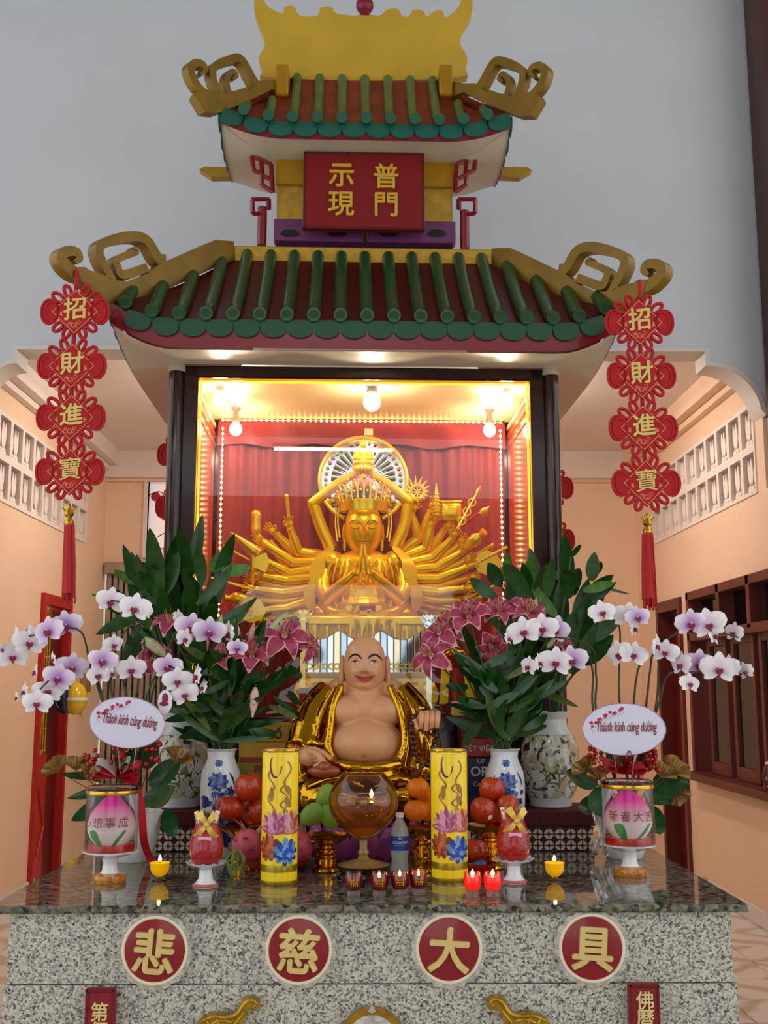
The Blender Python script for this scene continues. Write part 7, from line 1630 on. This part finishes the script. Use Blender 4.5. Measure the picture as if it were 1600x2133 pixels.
sk_L = [[(222, 1500, 0), (188, 1380, 0), (160, 1310, -.05), (60, 1325, -.08)], [(225, 1500, 0), (195, 1400, 0), (150, 1375, -.05), (60, 1460, -.08)], [(245, 1500, 0), (230, 1420, 0), (250, 1330, -.05), (300, 1268, -.05), (230, 1250, -.05)], [(280, 1500, 0), (292, 1400, 0), (300, 1330, 0), (260, 1300, -.03)], [(270, 1500, 0), (260, 1430, 0), (240, 1380, 0), (208, 1400, -.05)], [(300, 1480, 0), (330, 1400, -.02), (360, 1390, -.05), (400, 1440, -.05)], [(310, 1480, 0), (340, 1380, -.02), (385, 1300, -.05), (480, 1330, -.05)]]
pL_, kL_, rootL, thL = orchid_plant(275, 1792, 60, 100, fl_L, sk_L, [(310, 1630, 402, 1592, 56, -0.05), (300, 1660, 418, 1680, 52, -0.14), (240, 1640, 140, 1672, 26, -0.05), (235, 1660, 150, 1730, 44, -0.1), (290, 1600, 250, 1570, 50, 0.0), (300, 1600, 330, 1540, 40, 0.02), (345, 1690, 370, 1760, 36, -0.1), (230, 1610, 120, 1640, 20, 0.0)],
    [(124, 1608, 44, -0.7), (158, 1604, 40, 0.1), (180, 1622, 40, 0.7), (366, 1590, 46, 0.5)], [(193, 1592, 16), (320, 1562, 16), (248, 1570, 10)], None, 'white and lilac orchids in a white pot on the left of the altar', 51, -0.06)
bow(thL, W(245, 1612, pL_.y-0.12), kL_, [(R(150), 50, 22, M_rib2), (R(20), 56, 24, M_rib), (R(75), 46, 22, M_rib), (R(170), 44, 24, M_rib), (R(50), 40, 20, M_rib2), (R(-10), 50, 22, M_rib)])
mb = MB(); P = fit([W(285, 1640, pL_.y-0.14), W(296, 1700, pL_.y-0.15), W(302, 1760, pL_.y-0.13), W(314, 1796, pL_.y-0.10)], 16)
mb.grid(lambda u, v: P[min(15, int(u*15+.5))]+Vector(((v-0.5)*16*kL_, 0.01*math.sin(u*9), 0)), 16, 3); wb(mb, 'ribbon_tail', M_rib, thL)
card(265, 1505, 80, 53, R(6), pL_.y-0.16, 'oval white card with red script before the left orchids')
fl_R = [(1092, 1316, 60, 'W'), (1130, 1308, 56, 'W'), (1156, 1312, 56, 'L'), (1058, 1330, 30, 'S'), (1102, 1388, 40, 'S'), (1122, 1380, 36, 'S'), (1157, 1380, 60, 'W'), (1192, 1375, 56, 'L'), (1254, 1276, 48, 'W'), (1308, 1284, 54, 'W'), (1328, 1286, 44, 'L'), (1320, 1308, 40, 'S'), (1292, 1362, 54, 'S'), (1320, 1364, 50, 'W'), (1366, 1344, 44, 'S'), (1386, 1358, 48, 'W'), (1438, 1298, 56, 'L'), (1476, 1300, 62, 'W'), (1486, 1324, 44, 'S'), (1530, 1318, 42, 'S'), (1420, 1384, 50, 'S'), (1456, 1384, 58, 'L'), (1497, 1393, 64, 'W'), (1522, 1388, 46, 'S'), (1554, 1398, 36, 'S'), (1436, 1424, 40, 'W')]
sk_R = [[(1240, 1500, 0), (1235, 1400, 0), (1210, 1360, -.03), (1100, 1395, -.06)], [(1245, 1500, 0), (1242, 1410, 0), (1220, 1340, -.03), (1060, 1320, -.06)], [(1292, 1480, 0), (1290, 1380, 0), (1288, 1300, -.03), (1240, 1270, -.05)], [(1320, 1480, 0), (1328, 1400, 0), (1338, 1368, -.03), (1290, 1362, -.04)], [(1345, 1480, 0), (1354, 1400, 0), (1362, 1360, -.02), (1392, 1356, -.04)], [(1368, 1480, 0), (1390, 1410, -.02), (1430, 1400, -.05), (1560, 1405, -.07)], [(1365, 1480, 0), (1375, 1360, -.02), (1410, 1320, -.05), (1470, 1310, -.06), (1545, 1330, -.07)]]
pR_, kR_, rootR, thR = orchid_plant(1302, 1786, 58, 98, fl_R, sk_R, [(1245, 1630, 1160, 1618, 46, -0.05), (1260, 1640, 1228, 1740, 54, -0.12), (1360, 1630, 1440, 1640, 60, -0.08), (1350, 1640, 1400, 1690, 56, -0.1), (1240, 1660, 1205, 1720, 40, -0.06), (1290, 1600, 1260, 1570, 50, 0.0), (1330, 1600, 1370, 1560, 40, 0.0), (1360, 1680, 1370, 1760, 40, -0.05)],
    [(1225, 1610, 46, -0.6), (1250, 1625, 40, -0.3), (1375, 1620, 44, 0.5), (1398, 1612, 50, 0.7), (1410, 1650, 34, 2.6)], [(1243, 1578, 18), (1358, 1575, 22), (1350, 1560, 8)], None, 'white and lilac orchids in a white pot on the right of the altar', 52, -0.06)
bow(thR, W(1300, 1605, pR_.y-0.12), kR_, [(R(80), 50, 26, M_rib), (R(160), 52, 24, M_rib), (R(10), 44, 22, M_rib), (R(120), 40, 22, M_rib)])
card(1300, 1519, 88, 54, 0.0, pR_.y-0.16, 'oval white card with red script before the right orchids')
cp = wb(MB().grid(lambda u, v: W(1232+u*50+6*math.sin(v*5), 1690+v*92, pR_.y-0.10)+Vector((0, 0.02*math.sin(u*9+v*4), 0)), 10, 8), 'wrapping', mat_glass('cellophane', '#f4f4f8', 0.15, 3.0), thR)
o2 = [(0.022*math.cos(2*math.pi*i/24), 0.036*math.sin(2*math.pi*i/24)) for i in range(24)]
tg_c = W(344, 1462, pL_.y-0.12); tg_ = thing('plant_tag', tg_c, 'small oval plant tag with a purple flower among the left orchids', 'tag')
MB().prism([(x*1.4, z*1.4) for x, z in o2], 0.002).build('card', mat('tag_white', '#ece8ee', 0.5), tg_, False)
MB().ball((0.0, -0.002, 0.015), (0.014, 0.001, 0.022), 10, 6).ball((-0.004, -0.002, -0.008), (0.02, 0.001, 0.010), 10, 6).build('printed_petal', mat('tag_plum', '#8c1850', 0.5), tg_)
# ================================================================ HANGING KNOT CHARMS
M_felt = mat('felt_red', '#b00c14', 0.7, var=0.06, scale=60); M_print = mat('gold_print', '#d8c070', 0.4, metal=0.4); M_printl = mat('gold_print_line', '#e0926a', 0.5)
KD = 0.105
kn = MB()
kn.prism([(0, KD), (KD, 0), (0, -KD), (-KD, 0)], 0.010)
def loop(a, r0, ln, w, rad):
    M = RY(-a); kn.tube([M @ Vector((w*math.sin(q), 0, r0+ln*0.5-ln*0.5*math.cos(q))) for q in [2*math.pi*i/16 for i in range(17)]], rad, 5, 0)
for s in (-1, 1):
    for a, r0, ln, w in ((R(22), 0.075, 0.055, 0.014), (R(50), 0.072, 0.060, 0.016), (R(160), 0.075, 0.050, 0.014), (R(133), 0.072, 0.052, 0.015)): loop(s*a, r0, ln, w, 0.0085)
    wing = [(s*(0.070+0.076*(1-math.cos(q))*0.5), 0.060*math.sin(q)*(0.7+0.3*math.sin(q*0.5))) for q in [2*math.pi*i/22 for i in range(22)]]
    kn.prism(wing, 0.008)
    for rr2 in (0.8, 1.0): kn.tube([(s*(0.070+0.078*rr2*(1-math.cos(q))*0.5), -0.004, 0.060*rr2*math.sin(q)*(0.7+0.3*math.sin(q*0.5))) for q in [2*math.pi*i/22 for i in range(23)]], 0.006, 5)
knm = kn.mesh('knot_panel', M_felt)
pb_ = MB(); D2 = KD*0.93
for i in range(4):
    a, b_ = [(D2*math.sin(q*math.pi/2), -0.0065, D2*math.cos(q*math.pi/2)) for q in (i, i+1)]; pb_.tube([a, b_], 0.0019, 4)
bdm = pb_.mesh('panel_border', M_printl)
pr_ = MB(); rr_ = random.Random(11)
for i in range(9):
    x, z = rr_.uniform(-0.032, 0.032), -0.045-rr_.random()*0.03; r_ = 0.010*rr_.uniform(0.6, 1.1)
    if abs(x)+abs(z) > KD*0.86: continue
    pr_.tube([(x+r_*math.cos(q*0.7), -0.006, z+r_*math.sin(q*0.7)) for q in range(10)], 0.0013, 4)
for s in (-1, 1):
    for i in range(5): a = 0.4+i*0.25; pr_.tube([(s*0.055, -0.006, -0.02), (s*(0.055+0.022*math.cos(a)), -0.006, -0.02+0.022*math.sin(a))], [0.0008, 0.002], 4)
prm = pr_.mesh('coin_print', M_printl)
def charm(px, pts, tas, Y, lab):
    top = W(pts[0][0]+2, pts[0][1]-70, Y); th = thing('knot_charm', top, lab, 'hanging charm', 'red knot charms'); prev = top; k = kpx(top)
    cord = MB()
    for (x, y), ch in zip(pts, '招財進寶'):
        c = W(x, y, Y-0.02); s = kpx(c)*50/KD; M = T4(c-top) @ SC(s)
        pn = link('knot_panel', knm, th, None, None, M)
        link('panel_border', bdm, pn); link('coin_print', prm, pn)
        add_text(MB(), ch, 0.105, T4((0.0, -0.007, 0.014)) @ RY(R(-6)), 0.001, 0.022 if ch != '寶' else 0.007, 0, 0.08).build('character', M_print, pn, False)
    P = [W(x, y, Y-0.012)-top for x, y in pts]
    cord.tube([Vector((0, 0, 0.04)), Vector((0, 0, 0))]+P, 0.010, 6); cord.build('cord', M_felt, th)
    tx, t0, t1, t2, hw_ = tas; c0, c1, c2 = W(tx, t0, Y-0.02)-top, W(tx, t1, Y-0.02)-top, W(tx-(2 if tx < 800 else -5), t2, Y-0.02)-top
    cp = MB().tube([c0+Vector((0, 0, 0.02)), c0, c0.lerp(c1, 0.4), c0.lerp(c1, 0.55), c0.lerp(c1, 0.8), c1], [0.004, 0.012, 0.022, 0.012, 0.020, 0.022], 10)
    for q in range(5): a = (q-2)*0.5; cp.tube([c0.lerp(c1, 0.35), c0.lerp(c1, 0.15)+Vector((0.034*math.sin(a), -0.012, 0.02*math.cos(a)))], [0.008, 0.003], 6)
    cp.build('tassel_cap', M_goldrim, th)
    ts = MB(); w_ = hw_*k
    for i in range(44):
        a = rr_.uniform(0, 6.28); r_ = math.sqrt(rr_.random()); e = c2+Vector((w_*1.15*r_*math.cos(a), w_*0.8*r_*math.sin(a), rr_.uniform(-0.02, 0.03))); s_ = c1+Vector((w_*0.8*r_*math.cos(a), w_*0.7*r_*math.sin(a), 0)); ts.tube([s_, (s_+e)/2+Vector((rr_.uniform(-.004, .004), 0, 0)), e], 0.0042, 4)
    ts.tube([c1+Vector((0, 0, 0.005)), c1.lerp(c2, 0.9)], [w_*0.75, w_*0.95], 10)
    ts.build('tassel', mat('tassel_red', '#b0080c', 0.55, var=0.12, scale=90), th)
charm(157, [(157, 650), (150, 763), (148, 870), (146, 983)], (144, 1058, 1094, 1252, 13), 4.80, 'red knot charm with gold characters hanging from the left roof horn')
charm(1332, [(1332, 672), (1336, 783), (1340, 892), (1346, 1007)], (1349, 1078, 1112, 1262, 13), 4.80, 'red knot charm with gold characters hanging from the right roof horn')
for px, py, lab in ((388, 947, 'red knot charm peeking out left of the dark shrine pillar'), (1134, 1016, 'red knot charm peeking out right of the dark shrine pillar')):
    c = W(px, py, 6.6); s = kpx(c)*42/KD; th = thing('knot_charm', c, lab, 'hanging charm', 'charms behind the pillars')
    for q in range(2): link('knot_panel', knm, th, None, None, T4((0, 0, -q*0.33)) @ SC(s))
    MB().tube([(0, 0, 0.6), (0, 0, -0.33)], 0.008, 6).build('cord', M_felt, th)
# ================================================================ OFFERINGS BEHIND THE FLOWERS
def gift(x0, y0, x1, y1, Y, dpt, m, lab, name='gift_box', texts=(), bands=(), z0=None, cat='box'):
    a, b_ = W(x0, y0, Y), W(x1, y1, Y); zb = b_.z if z0 is None else z0; c = Vector(((a.x+b_.x)/2, Y+dpt/2, zb)); w, h = b_.x-a.x, a.z-zb
    th = thing(name, c, lab, cat); MB().cbox((0, 0, h/2), (w, dpt, h), 0.004).build('carton', m, th, False)
    for (u, v, s, t_, mm, bold) in texts: add_text(MB(), t_, s, T4((u*w/2, -dpt/2-0.0015, h/2+v*h/2)), 0.0008, bold).build('lettering', mm, th, False)
    for (v0, v1, mm) in bands: MB().box((0, -dpt/2-0.0008, h*(v0+v1)/2), (w-0.006, 0.0016, h*(v1-v0))).build('printed_band', mm, th, False)
    return th, zb+h
M_by = mat('carton_yellow', '#d8a41c', 0.4); M_bk = mat('print_black', '#1a1410', 0.5); M_br = mat('carton_red', '#a01418', 0.35); M_bn = mat('carton_navy', '#1c2450', 0.35); M_bwht = mat('carton_white', '#d8d0c4', 0.4); M_bol = mat('carton_olive', '#9a8a1c', 0.4)
yb = 5.12
_, z1 = gift(492, 1588, 606, 1690, yb, 0.20, M_bol, 'olive yellow carton with red lettering behind the left vase', texts=((0.0, 0.7, 0.05, 'Phát', M_br, 0.01),), bands=((0.0, 0.12, M_br),), z0=zst+0.006)
_, z2 = gift(498, 1546, 604, 1588, yb+0.01, 0.18, M_by, 'yellow carton with a red edge in the left stack', bands=((0.0, 0.25, M_br),), z0=z1+0.001)
gift(506, 1506, 602, 1546, yb+0.02, 0.16, M_by, 'yellow coffee carton on top of the left stack', texts=((-0.62, -0.1, 0.028, 'Café', M_bk, 0.005), (0.25, -0.02, 0.05, 'PHỐ', M_bk, 0.02)), z0=z2+0.001)
th, _ = gift(622, 1432, 676, 1500, 5.28, 0.08, M_bwht, 'red and white snack packet behind the statue shoulder', 'snack_packet', bands=((0.6, 0.95, M_br), (0.1, 0.3, M_br)), cat='packet', texts=((0, 0.55, 0.022, '3in1', M_bwht, 0.01),), z0=zst+0.006)
c = W(597, 1552, 5.10); th = thing('red_jar', Vector((W(620, 1552, 5.10).x, 5.10, zst+0.006)), 'red labelled jar with a silver lid beside the left stack', 'jar'); hh = W(600, 1500, 5.1).z-zst
MB().lathe([(0.045, 0), (0.05, 0.006), (0.05, hh*0.72), (0.04, hh*0.8), (0.04, hh*0.86)], 26).build('body', M_br, th); MB().ball((0, 0, hh*0.93), (0.04, 0.04, 0.04), 18, 12).build('lid', mat('chrome', '#d0d0d0', 0.12, metal=1.0), th)
MB().cbox((-0.012, -0.05, hh*0.5), (0.026, 0.006, 0.03), 0.001).build('paper_label', M_bwht, th, False)
_, z1 = gift(972, 1578, 1030, 1690, yb, 0.18, M_bn, 'navy biscuit carton behind the right vase', texts=((0.05, 0.45, 0.06, 'ORI', M_bwht, 0.02), (0.0, -0.05, 0.03, 'Cola-', M_bwht, 0.005), (0.1, 0.85, 0.03, 'UP', M_bwht, 0.01)), z0=zst+0.006)
_, z2 = gift(962, 1538, 1034, 1578, yb+0.01, 0.16, M_br, 'red carton with white lettering in the right stack', texts=((0.0, 0.0, 0.034, 'TẾT VIỆT', M_bwht, 0.01),), z0=z1+0.001)
_, z3 = gift(958, 1492, 1030, 1538, yb+0.02, 0.15, mat('carton_maroon', '#6a1018', 0.35), 'dark maroon carton in the right stack', z0=z2+0.001)
gift(944, 1462, 1010, 1492, yb+0.03, 0.14, M_bwht, 'pale printed carton on top of the right stack', bands=((0.1, 0.5, mat('print_yellow', '#d8c020', 0.5)),), z0=z3+0.001)
# red and gold treasure bowl with yellow streamers in the case
p = S(952, 1365, 0.10); k = kpx(SH @ p); th = thing('treasure_bowl', SH @ Vector((p.x, 0.16, zfl)), 'red bowl with a gold ingot and yellow streamers behind the right lilies', 'ornament'); z0_ = p.z-zfl
MB().lathe([(14*k, 0), (16*k, 0.01), (8*k, 0.04), (8*k, z0_-26*k), (24*k, z0_-16*k), (30*k, z0_), (26*k, z0_), (0, z0_-10*k)], 28).build('bowl', mat('bowl_red', '#c81c10', 0.2, coat=0.5), th)
MB().ball((0, 0, z0_+4*k), (26*k, 18*k, 10*k), 18, 10).ball((0, 0, z0_+13*k), (12*k, 10*k, 9*k), 14, 8).build('ingot', M_goldm, th)
for sx in (-1, 1):
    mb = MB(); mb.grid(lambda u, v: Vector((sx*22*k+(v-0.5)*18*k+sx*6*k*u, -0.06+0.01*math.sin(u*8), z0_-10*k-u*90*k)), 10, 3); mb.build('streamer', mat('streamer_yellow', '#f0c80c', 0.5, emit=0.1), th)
